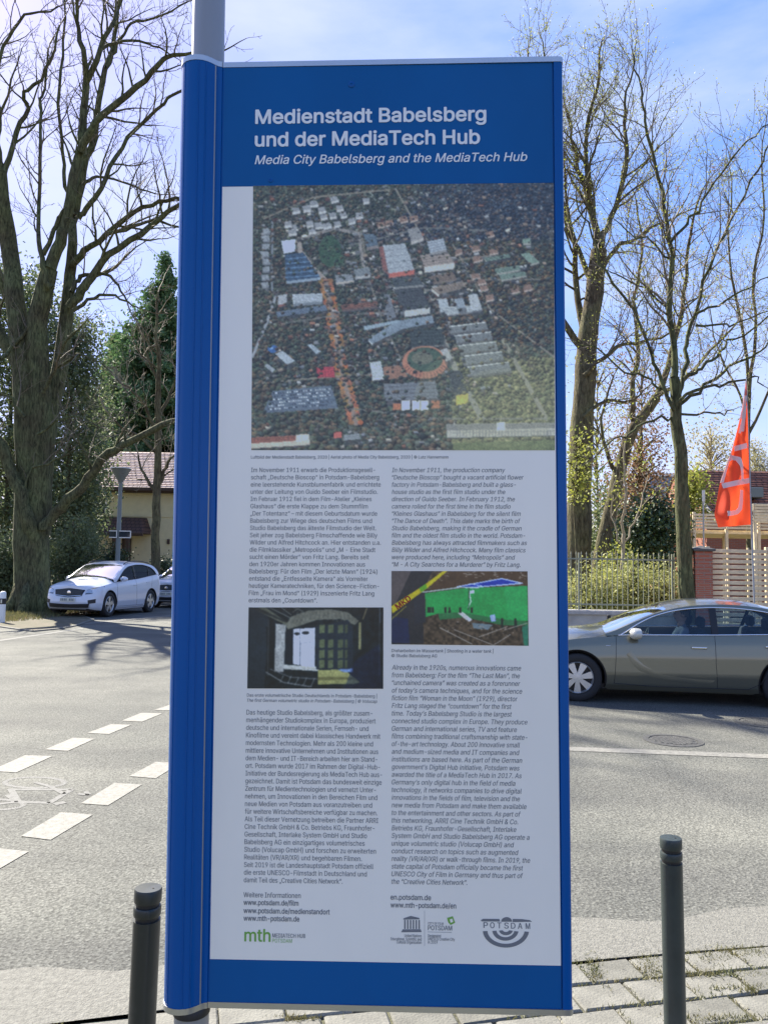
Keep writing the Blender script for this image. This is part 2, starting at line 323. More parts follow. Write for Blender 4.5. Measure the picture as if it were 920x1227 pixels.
# ================================================================ THE SETTING
def sheet(name, pts, z, m, parent=None, kind='structure'):
    b = MB(); b.add([(p[0], p[1], z) for p in pts], [tuple(range(len(pts)))])
    o = b.build(name, m, parent, recalc=True)
    if kind: o['kind'] = kind
    if o.data.polygons[0].normal.z < 0: o.data.flip_normals()
    return o
sheet('ground', [(-500, -300), (500, -300), (500, 900), (-500, 900)], -.12, M['soil'])
_e = [ground(187, 1212), ground(700, 1152), ground(920, 1134)]; _q = np.polyfit([p.x for p in _e], [p.y for p in _e], 2)
def near_edge(x):
    xc = min(2.2, max(-1.2, x)); return float(np.polyval(_q, xc) + (x - xc) * .22)
NE = [(x, near_edge(x)) for x in (-3.5, -2.5, -1.7, -.9, 0, .9, 1.85, 2.8, 3.6)]
road_pts = [(-40, -6.4)] + NE + [(40, 13.2), (40, 14.0), (22, 13.2), (3.2, 14.1), (2.0, 15.2), (1.2, 17.5), (3, 60), (-5, 60), (-10.6, 27.6)]
vg = [ground(112, 743), ground(92, 750), ground(72, 754), ground(40, 757), ground(18, 754), ground(-8, 750), ground(-60, 749)]
road_pts += [(p.x, p.y) for p in vg] + [(-60, 23), (-60, -11)]
road = sheet('road', road_pts, 0, M['asphalt'])
# lighter, gravelly strip of asphalt in front of the pavers
gut = [(x, near_edge(x) + .0) for x in np.linspace(-3.4, 3.5, 15)]
g2 = [(x - .05, near_edge(x) + .40 + .05 * math.sin(3 * x) + .04 * math.sin(7.3 * x)) for x in np.linspace(-3.4, 3.5, 40)]
sheet('gutter', gut + g2[::-1], .004, M['gutter'], road, None)
# far pavement with kerb, right
kb = MB(); pts = [(1.2, 17.5), (2.0, 15.2), (3.2, 14.1), (22, 13.2), (40, 14.0)]
fp = sheet('far_pavement', pts + [(40, 19), (2, 19)], .12, M['concrete'])
for (a, b_) in zip(pts[:-1], pts[1:]):
    d = Vector((b_[0] - a[0], b_[1] - a[1], 0)); L = d.length; n_ = max(1, int(L)); ang = math.atan2(d.y, d.x)
    for i in range(n_):
        T = Matrix.Translation((a[0], a[1], 0)) @ Matrix.Rotation(ang, 4, 'Z'); kb.rbox(i * L / n_ + .005, (i + 1) * L / n_ - .005, -.06, .08, -.05, .125, .01, T)
kb.build('kerb', M['kerb'], fp)
# verge, left
vp = [(p.x, p.y) for p in vg[::-1]] + [(-10.6, 27.6), (-5, 60), (-80, 60), (-80, 23), (-60, 23)]
verge = sheet('verge', vp, .03, M['verge'])
kb = MB(); vv = [Vector((-10.6, 27.6, 0))] + [Vector((p.x, p.y, 0)) for p in vg]
vv.insert(0, Vector((-5, 60, 0)))
for a, b_ in zip(vv[:-1], vv[1:]):
    d = b_ - a; L = d.length; ang = math.atan2(d.y, d.x); T = Matrix.Translation(a) @ Matrix.Rotation(ang, 4, 'Z'); n_ = max(1, int(L))
    for i in range(n_): kb.rbox(i * L / n_ + .004, (i + 1) * L / n_ - .004, -.05, .04, -.05, .034, .01, T)
kb.build('kerb', M['gutter'], verge)

def leafmesh(name, P, size, m, parent=None, flat=0.0, aspect=.7, jitter=.4):
    """one small quad leaf per point of P (n,3)"""
    n = len(P); nrm = RNG.normal(size=(n, 3)); nrm[:, 2] += flat; nrm /= np.linalg.norm(nrm, axis=1)[:, None]
    a = RNG.normal(size=(n, 3)); a -= nrm * (a * nrm).sum(1)[:, None]; a /= np.linalg.norm(a, axis=1)[:, None]; b = np.cross(nrm, a)
    s = size * (1 - jitter + 2 * jitter * RNG.random(n))[:, None]
    V = np.empty((n, 4, 3)); V[:, 0] = P - a * s; V[:, 1] = P - b * s * aspect; V[:, 2] = P + a * s; V[:, 3] = P + b * s * aspect
    me = bpy.data.meshes.new(name); me.vertices.add(4 * n); me.vertices.foreach_set('co', V.reshape(-1)); me.loops.add(4 * n)
    me.loops.foreach_set('vertex_index', np.arange(4 * n)); me.polygons.add(n); me.polygons.foreach_set('loop_start', np.arange(0, 4 * n, 4)); me.polygons.foreach_set('loop_total', np.full(n, 4))
    me.materials.append(m); me.update(calc_edges=True); me.validate(); return link(name, me, parent)

def blades(name, P, h, m, parent=None, wd=.004):
    """thin standing grass blades at points P"""
    n = len(P); a = RNG.random(n) * 2 * math.pi; dx = np.stack([np.cos(a), np.sin(a), 0 * a], 1) * wd
    lean = RNG.normal(size=(n, 3)) * .45; lean[:, 2] = 1; H = (h * (.4 + RNG.random(n)))[:, None]
    V = np.stack([P - dx, P + dx, P + lean * H], 1)
    me = bpy.data.meshes.new(name); me.vertices.add(3 * n); me.vertices.foreach_set('co', V.reshape(-1)); me.loops.add(3 * n)
    me.loops.foreach_set('vertex_index', np.arange(3 * n)); me.polygons.add(n); me.polygons.foreach_set('loop_start', np.arange(0, 3 * n, 3)); me.polygons.foreach_set('loop_total', np.full(n, 3))
    me.materials.append(m); me.update(calc_edges=True); return link(name, me, parent)

# near pavement: sand bed and single paving stones
sw = sheet('pavement', [(-40, -6.4)] + NE + [(40, 13.2), (40, -20), (-40, -20)], -.012, M['joint'])
ang = math.atan(.225); ca, sa = math.cos(ang), math.sin(ang)
row_h, col_w = .185, .265; weedP = []
stone_protos = []
for k in range(5):
    b = MB(); e = .006
    def jq(): return random.uniform(-.006, .006)
    w2, h2 = col_w / 2 - e, row_h / 2 - e
    q = [(-w2 + jq(), -h2 + jq()), (w2 + jq(), -h2 + jq()), (w2 + jq(), h2 + jq()), (-w2 + jq(), h2 + jq())]
    c = .008
    vs = [(x, y, -.05) for x, y in q] + [(x, y, -c) for x, y in q] + [(x - math.copysign(c, x), y - math.copysign(c, y), 0) for x, y in q]
    b.add(vs, [(8, 9, 10, 11)] + [(i, (i + 1) % 4, 4 + (i + 1) % 4, 4 + i) for i in range(4)] + [(4 + i, 4 + (i + 1) % 4, 8 + (i + 1) % 4, 8 + i) for i in range(4)])
    o = b.build('paving_stone', M['paver'] if k % 2 else M['paver_b'], sw, recalc=True); stone_protos.append(o.data)
    bpy.data.objects.remove(o)
for r in range(8):
    for c in range(-8, 12):
        lx = (c + .5 * (r % 2)) * col_w + random.uniform(-.006, .006); ly = -(r + .55) * row_h + random.uniform(-.003, .003)
        x = lx * ca - ly * sa; y = near_edge(0) + lx * sa + ly * ca
        y += (near_edge(x) - (near_edge(0) + math.tan(ang) * x)) * 1.0
        if y < 2.05: continue
        o = link('paving_stone', random.choice(stone_protos), sw); o.location = (x, y, .010 + random.uniform(-.005, .004) - .005); o.rotation_euler = (random.uniform(-.012, .012), random.uniform(-.012, .012), ang + random.uniform(-.012, .012))
        o2 = random.random()
        if x > .75 and r in (0, 1, 2, 3, 4):
            for _ in range(int(190 * (random.random() ** 2) * (1.7 if x > 1.4 else .8))):
                t = random.uniform(-.5, .5) * col_w; s_ = random.choice((-1, 1)) * row_h / 2 + random.gauss(0, .009)
                if random.random() < .35: t, s_ = random.choice((-1, 1)) * col_w / 2 + random.gauss(0, .008), random.uniform(-.5, .5) * row_h
                weedP.append((x + t * ca - s_ * sa, y + t * sa + s_ * ca, 0))
        elif random.random() < .25:
            for _ in range(26):
                t = random.uniform(-.3, .3) * col_w; s_ = row_h / 2 + random.gauss(0, .006); weedP.append((x + t * ca - s_ * sa, y + t * sa + s_ * ca, 0))
# moss clumps at the pavement edge
for (px, py, n_, sx, sy) in ((712, 1163, 200, .02, .07), (783, 1165, 260, .03, .07), (900, 1142, 500, .09, .03), (860, 1168, 400, .14, .02), (905, 1186, 300, .1, .02), (870, 1222, 260, .12, .02), (355, 1222, 200, .05, .012), (783, 1150, 60, .05, .02), (850, 1150, 150, .04, .04)):
    g = ground(px, py)
    for _ in range(n_): weedP.append((g.x + random.gauss(0, sx), g.y + random.gauss(0, sy), 0))
weedP = np.array(weedP)
tag(blades('weeds', weedP, .016, M['grass'], None, .0028), 'low green weeds and moss growing in the joints of the pale paving stones', 'weeds', kind='stuff')

# verge grass and leaf litter
gp = []
while len(gp) < 20000:
    x, y = random.uniform(-17, -9.4), random.uniform(21.3, 30)
    g0 = ground(20, 745)
    if y > 21.6 + max(0, (x + 11.2)) * 2.4 and (x < -10.2 - .0 or y > 27) and random.random() < math.exp(-max(0, x + 11.0) * 2.2): gp.append((x, y, .03))
tag(blades('grass', np.array(gp), .12, M['grass'], None, .012), 'patchy sunlit grass on the verge at the foot of the big forked tree', 'grass', kind='stuff')
lp = np.array([(random.uniform(-13, -9.8), random.uniform(23.6, 28.5), .045) for _ in range(1500)])
lp = lp[lp[:, 1] > 23.3 + np.maximum(0, lp[:, 0] + 11.2) * 2.2]
tag(leafmesh('leaf_litter', lp, .035, M['brown_leaf'], None, flat=2.5), 'brown dead leaves scattered on bare soil beside the white parked car', 'leaves', kind='stuff')

# ---- road markings
def gq(pts, name, m, z=.004):
    P = [ground(*p) for p in pts]
    return sheet(name, [(p.x, p.y) for p in P], z, m, road, None)
z8 = lambda L: [(x / 4.279, 830 + y / 4.279) for x, y in L]
for q in ([(-50, 403), (130, 323), (272, 327), (85, 411)], [(232, 293), (375, 233), (487, 238), (350, 300)], [(450, 208), (570, 163), (675, 166), (560, 214)],
          [(625, 145), (725, 105), (835, 107), (730, 150)], [(790, 90), (890, 58), (985, 60), (880, 92)],
          [(-170, 895), (-10, 800), (150, 817), (-5, 908)], [(108, 738), (315, 615), (478, 628), (262, 757)], [(415, 570), (588, 465), (730, 473), (555, 580)], [(662, 430), (800, 357), (925, 362), (800, 441)],
          [(880, 345), (990, 290), (1090, 293), (990, 350)]):
    gq(z8(q), 'lane_dash', M['paint_white'])
gq([(600, 892.2), (683, 895.2), (800, 899.6), (945, 905.2), (945, 910.2), (800, 904.6), (683, 900.0), (600, 896.6)], 'edge_line', M['paint_white'])
gq([(0, 766.8), (100, 752.8), (100, 753.8), (0, 768.4)], 'edge_line', M['paint_worn'])
gq([(90, 748), (205, 737.2), (205, 738), (90, 749.2)], 'edge_line', M['paint_worn'])
# bicycle symbol, worn
bs = MB()
def gl(x, y): g = ground(x / 4.279, 830 + y / 4.279); return Vector((g.x, g.y, .0012))
def stroke(P, wd=.05, dz=0):
    for a, b_ in zip(P[:-1], P[1:]):
        d = (b_ - a); 
        if d.length < 1e-4: continue
        d.normalize(); n = Vector((-d.y, d.x, 0)) * wd / 2
        z = Vector((0, 0, dz)); bs.add([a - n + z, b_ - n + z, b_ + n + z, a + n + z], [(0, 1, 2, 3)])
stroke([gl(180 + 152 * math.cos(t), 461 + 27 * math.sin(t)) for t in np.linspace(0, 2 * math.pi, 41)], .045)
stroke([gl(-30 + 152 * math.cos(t), 574 + 27 * math.sin(t)) for t in np.linspace(0, 2 * math.pi, 41)], .045, .0003)
stroke([gl(40, 497), gl(370, 497), gl(255, 566), gl(95, 560), gl(40, 524)], .05, .0006); stroke([gl(-30, 574), gl(95, 560), gl(60, 500)], .05, .0009); stroke([gl(280, 574), gl(335, 562)], .06, .0012)
stroke([gl(180, 461), gl(255, 480), gl(330, 520), gl(360, 500)], .04, .0015)
stroke([gl(400, 520), gl(455, 525), gl(440, 508)], .04, .0018)
bs.build('bicycle_symbol', M['paint_worn'], road, recalc=True)
# manhole covers
def manhole(px, py, r, label):
    g = ground(px, py); t = empty('manhole_cover', (g.x, g.y, 0)); tag(t, label, 'manhole cover')
    MB().lathe([(r + .07, -.02), (r + .07, .006), (r + .012, .007), (r + .012, -.02)], 36, caps=False).build('ring', M['iron_cast'], t)
    MB().lathe([(.01, -.02), (r, -.02), (r, .004), (.01, .0045)], 36).build('lid', M['iron_cast'], t)
    b = MB()
    for i in range(-5, 6):
        for j in range(-5, 6):
            if math.hypot(i, j) < 5.3: b.rbox(i * r / 6 - .017, i * r / 6 + .017, j * r / 6 - .017, j * r / 6 + .017, .0045, .009, .003)
    b.build('grip_pattern', M['iron_cast'], t)
manhole(806, 887.5, .24, 'round cast iron manhole cover just beyond the solid white road line')
manhole(915, 866, .27, 'dark round manhole cover at the right edge under the shadow of the silver car')

# ================================================================ THE INFORMATION SIGN
PW_PX = [(268, 223.5), (664, 219), (672, 1157), (252, 1149)]     # corners of the white print area
HM = 1.75; WM = .43892 * HM
r1 = Vector((0.99951849, -0.0014375, 0.03099552)); r2 = Vector((0.00464514, 0.99817056, -0.06028223)); r2 = (r2 - r1 * r1.dot(r2)).normalized(); r3 = r1.cross(r2)
Rs = cam_rot @ Matrix((r1, r2, r3)).transposed()
So = CAM + cam_rot @ (Vector((-0.2187704, -0.56322861, -0.99919175)) * HM)
MS = Matrix.Translation(So) @ Rs.to_4x4(); MSi = MS.inverted()
def S(px, py, wz=0.0):
    """pixel -> (u, v) on the sign's face plane"""
    d = MSi.to_3x3() @ ray(px, py); o = MSi @ CAM; t = (wz - o.z) / d.z; p = o + d * t; return Vector((p.x, p.y))
# The sign's own frame: X along its width, Z up, Y away from the reader; origin at its foot on the pavement
pole_uv = S(246, 1215)
up_w = Rs @ Vector((0, 1, 0)); p0 = MS @ Vector((pole_uv.x, pole_uv.y, -.035)); foot = p0 - up_w * (p0.z / up_w.z)
root = empty('information_sign'); tag(root, 'tall blue and white information sign on a grey pole with aerial photograph and text columns', 'sign')
sgn_m = Matrix.Translation(foot) @ (Rs @ Matrix(((1, 0, 0), (0, 0, 1), (0, -1, 0)))).to_4x4()
root.matrix_world = sgn_m; SI = sgn_m.inverted()
def L(u, v, wv=0.0):     # face coordinates -> local coordinates of the sign root
    return SI @ (MS @ Vector((u, v, wv)))
def sm(mb): 
    mb.v = [tuple(L(*p)) for p in mb.v]; return mb
uL = S(217, 100).x - .004; uL = (S(217, 100).x + S(196.5, 1190).x) / 2; uR = (S(673.5, 100).x + S(687, 1190).x) / 2
vT = S(460, 77).y; vB = S(460, 1207).y
uf = (S(266, 150).x + S(250, 1150).x) / 2; us = (S(663.5, 300).x + S(672.5, 1150).x) / 2
# front outline of the extrusion (u, w)
cwid = uf - uL
front = [(uL, -.045), (uL - .001, -.01), (uL + .003, .006), (uL + .010, .017), (uL + .020, .0255), (uL + .032, .0305), (uL + .045, .032), (uL + .058, .0295), (uL + .068, .0245),
         (uL + .077, .017), (uL + .084, .0095), (uL + .090, .0045), (uf - .001, .002), (uf, -.001), (uf + .001, .0)]
front += [(us - .0008, .0), (us, -.0025), (us + .0018, -.0025), (us + .0022, .0025), (uR - .008, .0022), (uR - .0025, -.001), (uR, -.008), (uR + .001, -.03), (uR - .004, -.04), (uR - .02, -.045)]
grooves = [(uL + .013, .0198), (uL + .0145, .0200), (uL + .016, .0222)]
def extr(profile, v0, v1): 
    n = len(profile); vs = [(p[0], v0, p[1]) for p in profile] + [(p[0], v1, p[1]) for p in profile]
    b = MB(); b.add(vs, [tuple(range(n)), tuple(range(n, 2 * n))[::-1]] + [(k, (k + 1) % n, n + (k + 1) % n, n + k) for k in range(n)]); return b
o = sm(extr(front, vB + .004, vT - .002)).build('board_body', M['blue'], root, smooth=True, recalc=True, auto=35)
cap = [(p[0] + (-.0012 if p[0] < uL + .05 else (.0012 if p[0] > uR - .02 else 0)), p[1] + (.0012 if p[1] > -.03 else -.0012)) for p in front if not (us - .001 < p[0] < us + .002)]
sm(extr(cap, vT - .002, vT + .0105)).build('top_cap', M['alu'], root, smooth=True, recalc=True, auto=35)
sm(extr(cap, vB - .0085, vB + .004)).build('bottom_cap', M['alu'], root, smooth=True, recalc=True, auto=35)
# ribs of the column
for du, rr in ((.0155, .0008), (.050, .0009), (.066, .0008), (.0865, .0007)):
    wv = np.interp(uL + du, [p[0] for p in front[1:14]], [p[1] for p in front[1:14]])
    sm(MB().add([(uL + du - .0014, vB + .006, wv + .0001), (uL + du + .0014, vB + .006, wv + .0001), (uL + du + .0008, vB + .006, wv + .0016), (uL + du - .0008, vB + .006, wv + .0016),
                 (uL + du - .0014, vT - .004, wv + .0001), (uL + du + .0014, vT - .004, wv + .0001), (uL + du + .0008, vT - .004, wv + .0016), (uL + du - .0008, vT - .004, wv + .0016)],
                [(0, 1, 2, 3), (4, 5, 6, 7), (0, 1, 5, 4), (1, 2, 6, 5), (2, 3, 7, 6), (3, 0, 4, 7)])).build('column_rib', M['blue'], root, recalc=True)
# pole
pu = S(246.5, 40).x; zt = 4.3
pc = L(S(246.5, 20).x + .003, 0, -.018)
MB().lathe([(.038, -.05), (.038, zt)], 32, Matrix.Translation((pc.x, pc.y, 0))).build('pole', M['galv'], root, smooth=True, recalc=True, auto=40)
MB().lathe([(.0405, 0), (.0405, .014), (.038, .018)], 32, Matrix.Translation((pc.x, pc.y, L(0, vB, 0).z - .027))).build('black_ring', M['black'], root, smooth=True, auto=40)  # thin black ring round the pole just below the board
MB().lathe([(.06, -.01), (.06, .02), (.04, .035)], 24, Matrix.Translation((pc.x, pc.y, 0))).build('foot_ring', M['galv'], root, smooth=True, auto=40)
def screw(px, py, r=.0075):
    p = S(px, py); s_ = MB()
    s_.lathe([(r, 0), (r, .0012), (r * .75, .002), (r * .35, .0021), (r * .33, .0012)], 16, Matrix.Translation((p.x, p.y, .0004)))
    return sm(s_).build('screw', M['blue'], root, smooth=True, auto=30)
screw(421, 101.5); screw(324.5, 216.5, .005)
def quad(pts, wv, name, m):
    q = [S(*p) for p in pts]; return sm(MB().add([(p.x, p.y, wv) for p in q], [tuple(range(len(q)))[::-1]])).build(name, m, root)
uw = us - .0012
pn = MB().add([(uf + .0035, 0, .0006), (uw, 0, .0006), (uw, HM - .001, .0006), (uf + .0035, HM - .001, .0006)], [(0, 1, 2, 3)]); sm(pn).build('white_sheet', M['white_print'], root)
for v0, v1 in ((vB + .0055, -.0012), (HM + .0002, vT - .004)):
    sm(MB().add([(uf + .0035, v0, .0005), (uw, v0, .0005), (uw, v1, .0005), (uf + .0035, v1, .0005)], [(0, 1, 2, 3)])).build('blue_sheet', M['blue_print'], root)

# ---- lettering
try:
    SANS = bpy.data.fonts.load(os.path.join(bpy.utils.system_resource('DATAFILES'), 'fonts', 'Inter.woff2'))
except Exception:
    SANS = None
CAPH = 1.0
def glyphs(text, size, shear=0.0, res=1):
    """outline every contour on its own: overlapping strokes of a letter get their own tiny depth"""
    from mathutils.geometry import tessellate_polygon, interpolate_bezier
    cu = bpy.data.curves.new('t', 'FONT'); cu.body = text; cu.size = size; cu.shear = shear
    if SANS: cu.font = SANS
    ob = bpy.data.objects.new('t', cu); COL.objects.link(ob); dg = bpy.context.evaluated_depsgraph_get(); oc = ob.to_curve(dg); cont = []
    for sp in oc.splines:
        if sp.type == 'BEZIER':
            bp = sp.bezier_points; P = []
            for k in range(len(bp)):
                a, b_ = bp[k], bp[(k + 1) % len(bp)]; straight = (a.handle_right - a.co).length < 1e-5 and (b_.handle_left - b_.co).length < 1e-5
                P += [a.co.copy()] if straight else interpolate_bezier(a.co, a.handle_right, b_.handle_left, b_.co, res + 2)[:-1]
        else: P = [Vector(p.co[:3]) for p in sp.points]
        Q = [Vector((p[0], p[1], 0)) for p in P]; Q = [q for k, q in enumerate(Q) if (q - Q[k - 1]).length > 1e-6]
        if len(Q) > 2: cont.append((sum(Q[k - 1].x * Q[k].y - Q[k].x * Q[k - 1].y for k in range(len(Q))) / 2, Q))
    ob.to_curve_clear(); bpy.data.objects.remove(ob); bpy.data.curves.remove(cu)
    if not cont: return np.zeros((1, 2)), []
    from mathutils.geometry import delaunay_2d_cdt
    items = sorted(((min(p.x for p in Q), max(p.x for p in Q), Q) for _, Q in cont), key=lambda t_: t_[0]); groups = []
    for a, b_, Q in items:
        if groups and a < groups[-1][1]: groups[-1][1] = max(groups[-1][1], b_); groups[-1][2].append(Q)
        else: groups.append([a, b_, [Q]])
    V, Fc = [], []
    for _, _, Qs in groups:       # triangulate, then keep what winds round a non-zero number of times
        pts, ed = [], []
        for Q in Qs: b0 = len(pts); n = len(Q); pts += [(p.x, p.y) for p in Q]; ed += [(b0 + k, b0 + (k + 1) % n) for k in range(n)]
        vo, _, fo, *_r = delaunay_2d_cdt([Vector(p) for p in pts], ed, [], 0, 1e-6)
        A = np.array([pts[e[0]] for e in ed]); B = np.array([pts[e[1]] for e in ed]); vv_ = np.array([tuple(v) for v in vo]); base = len(V); V += [tuple(v) for v in vv_]
        T = np.array([f for f in fo if len(f) == 3]); C_ = vv_[T].mean(1); cx, cy = C_[:, :1], C_[:, 1:]
        up = (A[None, :, 1] <= cy) & (B[None, :, 1] > cy); dn = (A[None, :, 1] > cy) & (B[None, :, 1] <= cy)
        side = (B[None, :, 0] - A[None, :, 0]) * (cy - A[None, :, 1]) - (cx - A[None, :, 0]) * (B[None, :, 1] - A[None, :, 1])
        wn = (up & (side > 0)).sum(1) - (dn & (side < 0)).sum(1)
        Fc += [tuple(int(base + q) for q in t) for t in T[wn != 0]]
    V = np.array(V)[:, :2] / CAPH; return V, Fc
def lettering(name, lines, m, size, shear=0.0, bold=0.0, strikes=2, wv=.0011, res=1, rot=0.0, spacing=None):
    """lines: (text, x0, baseline, x1) in survey pixels; each line is fitted between x0 and x1"""
    b = MB()
    for tx, x0, y0, x1 in lines:
        V, Fc = glyphs(tx, 1.0, shear, res); a = S(x0, y0); wpx = (S(x1, y0) - a).length
        wd = V[:, 0].max() - V[:, 0].min(); k = (wpx - bold * 2 * size) / wd; V[:, 0] -= V[:, 0].min()
        for s_ in range(strikes):
            if strikes == 1: dx = dy = 0
            elif strikes == 2: dx, dy = (-bold, bold)[s_] , 0
            else: t = 2 * math.pi * s_ / strikes; dx, dy = bold * math.cos(t), bold * math.sin(t)
            X = V[:, 0] * k + (dx + bold) * size; Y = V[:, 1] * size + dy * size
            if rot: X, Y = X * math.cos(rot) - Y * math.sin(rot), X * math.sin(rot) + Y * math.cos(rot)
            b.add([(a.x + x, a.y + y, wv + s_ * .00006) for x, y in zip(X, Y)], Fc)
    return sm(b).build(name, m, root)
PX = WM / 396.0       # metres on the face per survey pixel, about
CAPH = float(glyphs('H', 1.0)[0][:, 1].max())
# Inter cap height .727 em, x height .546
lettering('title', [('Medienstadt Babelsberg', 306, 148.4, 582.4)], M['ink_white'], 16.8 * PX, 0, .042, 10, res=4)
lettering('title', [('und der MediaTech Hub', 305.5, 175.6, 575)], M['ink_white'], 16.8 * PX, 0, .042, 10, res=4)
lettering('subtitle', [('Media City Babelsberg and the MediaTech Hub', 305.4, 197, 631.4)], M['ink_white'], 10.6 * PX, .21, .020, 6, res=3)
P1 = """Im November 1911 erwarb die Produktionsgesell-|820
schaft „Deutsche Bioscop“ in Potsdam-Babelsberg|843
eine leerstehende Kunstblumenfabrik und errichtete|853
unter der Leitung von Guido Seeber ein Filmstudio.|835
Im Februar 1912 fiel in dem Film-Atelier „Kleines|800
Glashaus“ die erste Klappe zu dem Stummfilm|778
„Der Totentanz“ – mit diesem Geburtsdatum wurde|832
Babelsberg zur Wiege des deutschen Films und|802
Studio Babelsberg das älteste Filmstudio der Welt.|826
Seit jeher zog Babelsberg Filmschaffende wie Billy|833
Wilder und Alfred Hitchcock an. Hier entstanden u.a.|853
die Filmklassiker „Metropolis“ und „M - Eine Stadt|822
sucht einen Mörder“ von Fritz Lang. Bereits seit|785
den 1920er Jahren kommen Innovationen aus|762
Babelsberg: Für den Film „Der letzte Mann“ (1924)|833
entstand die „Entfesselte Kamera“ als Vorreiter|778
heutiger Kameratechniken, für den Science-Fiction-|843
Film „Frau im Mond“ (1929) inszenierte Fritz Lang|815
erstmals den „Countdown“.|485"""
P2 = """In November 1911, the production company|707
“Deutsche Bioscop” bought a vacant artificial flower|812
factory in Potsdam-Babelsberg and built a glass-|768
house studio as the first film studio under the|708
direction of Guido Seeber. In February 1912, the|762
camera rolled for the first time in the film studio|738
“Kleines Glashaus” in Babelsberg for the silent film|795
“The Dance of Death”. This date marks the birth of|793
Studio Babelsberg, making it the cradle of German|800
film and the oldest film studio in the world. Potsdam-|820
Babelsberg has always attracted filmmakers such as|830
Billy Wilder and Alfred Hitchcock. Many film classics|822
were produced here, including “Metropolis” and|763
“M - A City Searches for a Murderer” by Fritz Lang.|793"""
P3 = """Das heutige Studio Babelsberg, als größter zusam-|805
menhängender Studiokomplex in Europa, produziert|823
deutsche und internationale Serien, Fernseh- und|782
Kinofilme und vereint dabei klassisches Handwerk mit|850
modernsten Technologien. Mehr als 200 kleine und|808
mittlere innovative Unternehmen und Institutionen aus|838
dem Medien- und IT-Bereich arbeiten hier am Stand-|833
ort. Potsdam wurde 2017 im Rahmen der Digital-Hub-|848
Initiative der Bundesregierung als MediaTech Hub aus-|860
gezeichnet. Damit ist Potsdam das bundesweit einzige|858
Zentrum für Medientechnologien und vernetzt Unter-|825
nehmen, um Innovationen in den Bereichen Film und|833
neue Medien von Potsdam aus voranzutreiben und|803
für weitere Wirtschaftsbereiche verfügbar zu machen.|833
Als Teil dieser Vernetzung betreiben die Partner ARRI|838
Cine Technik GmbH & Co. Betriebs KG, Fraunhofer-|817
Gesellschaft, Interlake System GmbH und Studio|773
Babelsberg AG ein einzigartiges volumetrisches|760
Studio (Volucap GmbH) und forschen zu erweiterten|825
Realitäten (VR/AR/XR) und begehbaren Filmen.|743
Seit 2019 ist die Landeshauptstadt Potsdam offiziell|810
die erste UNESCO-Filmstadt in Deutschland und|772
damit Teil des „Creative Cities Network“.|632"""
P4 = """Already in the 1920s, numerous innovations came|797
from Babelsberg: For the film “The Last Man”, the|790
“unchained camera” was created as a forerunner|792
of today’s camera techniques, and for the science|803
fiction film “Woman in the Moon” (1929), director|777
Fritz Lang staged the “countdown” for the first|743
time. Today’s Babelsberg Studio is the largest|745
connected studio complex in Europe. They produce|833
German and international series, TV and feature|773
films combining traditional craftsmanship with state-|833
of-the-art technology. About 200 innovative small|790
and medium-sized media and IT companies and|788
institutions are based here. As part of the German|803
government’s Digital Hub initiative, Potsdam was|788
awarded the title of a MediaTech Hub in 2017. As|800
Germany’s only digital hub in the field of media|765
technology, it networks companies to drive digital|800
innovations in the fields of film, television and the|790
new media from Potsdam and make them available|828
to the entertainment and other sectors. As part of|795
this networking, ARRI Cine Technik GmbH & Co.|780
Betriebs KG, Fraunhofer-Gesellschaft, Interlake|770
System GmbH and Studio Babelsberg AG operate a|845
unique volumetric studio (Volucap GmbH) and|757
conduct research on topics such as augmented|782
reality (VR/AR/XR) or walk-through films. In 2019, the|848
state capital of Potsdam officially became the first|808
UNESCO City of Film in Germany and thus part of|808
the “Creative Cities Network”.|493"""
def para(txt, xa, ya, xb, yb, ox, scl, size, shear):
    ls = txt.split('\n'); n = len(ls) - 1; out = []
    for i, l in enumerate(ls):
        t, x1 = l.rsplit('|', 1); f = i / n; out.append((t, xa + (xb - xa) * f, ya + (yb - ya) * f, ox + float(x1) / scl))
    lettering('paragraph', out, M['ink'], size * PX * .93, shear, .008, 2)
para(P1, 301.1, 565.8, 298.2, 721.7, 280, 4.842, 5.6, 0)
para(P2, 469.4, 565.9, 469.4, 678.8, 455, 4.718, 5.6, .21)
para(P3, 295.5, 856.1, 292.4, 1056.9, 280, 4.842, 5.9, 0)
para(P4, 469.4, 802.3, 469.0, 1058.8, 455, 4.718, 5.9, .21)
lettering('caption', [('Luftbild der Medienstadt Babelsberg, 2020 | Aerial photo of Media City Babelsberg, 2020 | © Lutz Hannemann', 301, 549.6, 537)], M['ink_mid'], 3.6 * PX, 0, .012, 2)
lettering('caption', [('Das erste volumetrische Studio Deutschlands in Potsdam-Babelsberg |', 296.2, 834.6, 451.6)], M['ink_mid'], 3.6 * PX, 0, .012, 2)
lettering('caption', [('The first German volumetric studio in Potsdam-Babelsberg | © Volucap', 296.2, 840.8, 451.8)], M['ink_mid'], 3.6 * PX, .21, .012, 2)
lettering('caption', [('Dreharbeiten im Wassertank | Shooting in a water tank |', 469, 781.3, 591), ('© Studio Babelsberg AG', 469, 787.3, 523.5)], M['ink_mid'], 3.6 * PX, .1, .012, 2)
lettering('web_address', [('Weitere Informationen', 292, 1074.8, 360.4)], M['ink_mid'], 5.6 * PX, 0, .010, 2)
lettering('web_address', [('www.potsdam.de/film', 292, 1083.9, 357.8), ('www.potsdam.de/medienstandort', 292, 1093.7, 395.2), ('www.mth-potsdam.de', 292, 1102.8, 358.9)], M['ink'], 5.6 * PX, 0, .024, 4)
lettering('web_address', [('en.potsdam.de', 467.8, 1077.6, 516.2), ('www.mth-potsdam.de/en', 467.8, 1087, 546.3)], M['ink'], 5.6 * PX, 0, .024, 4)
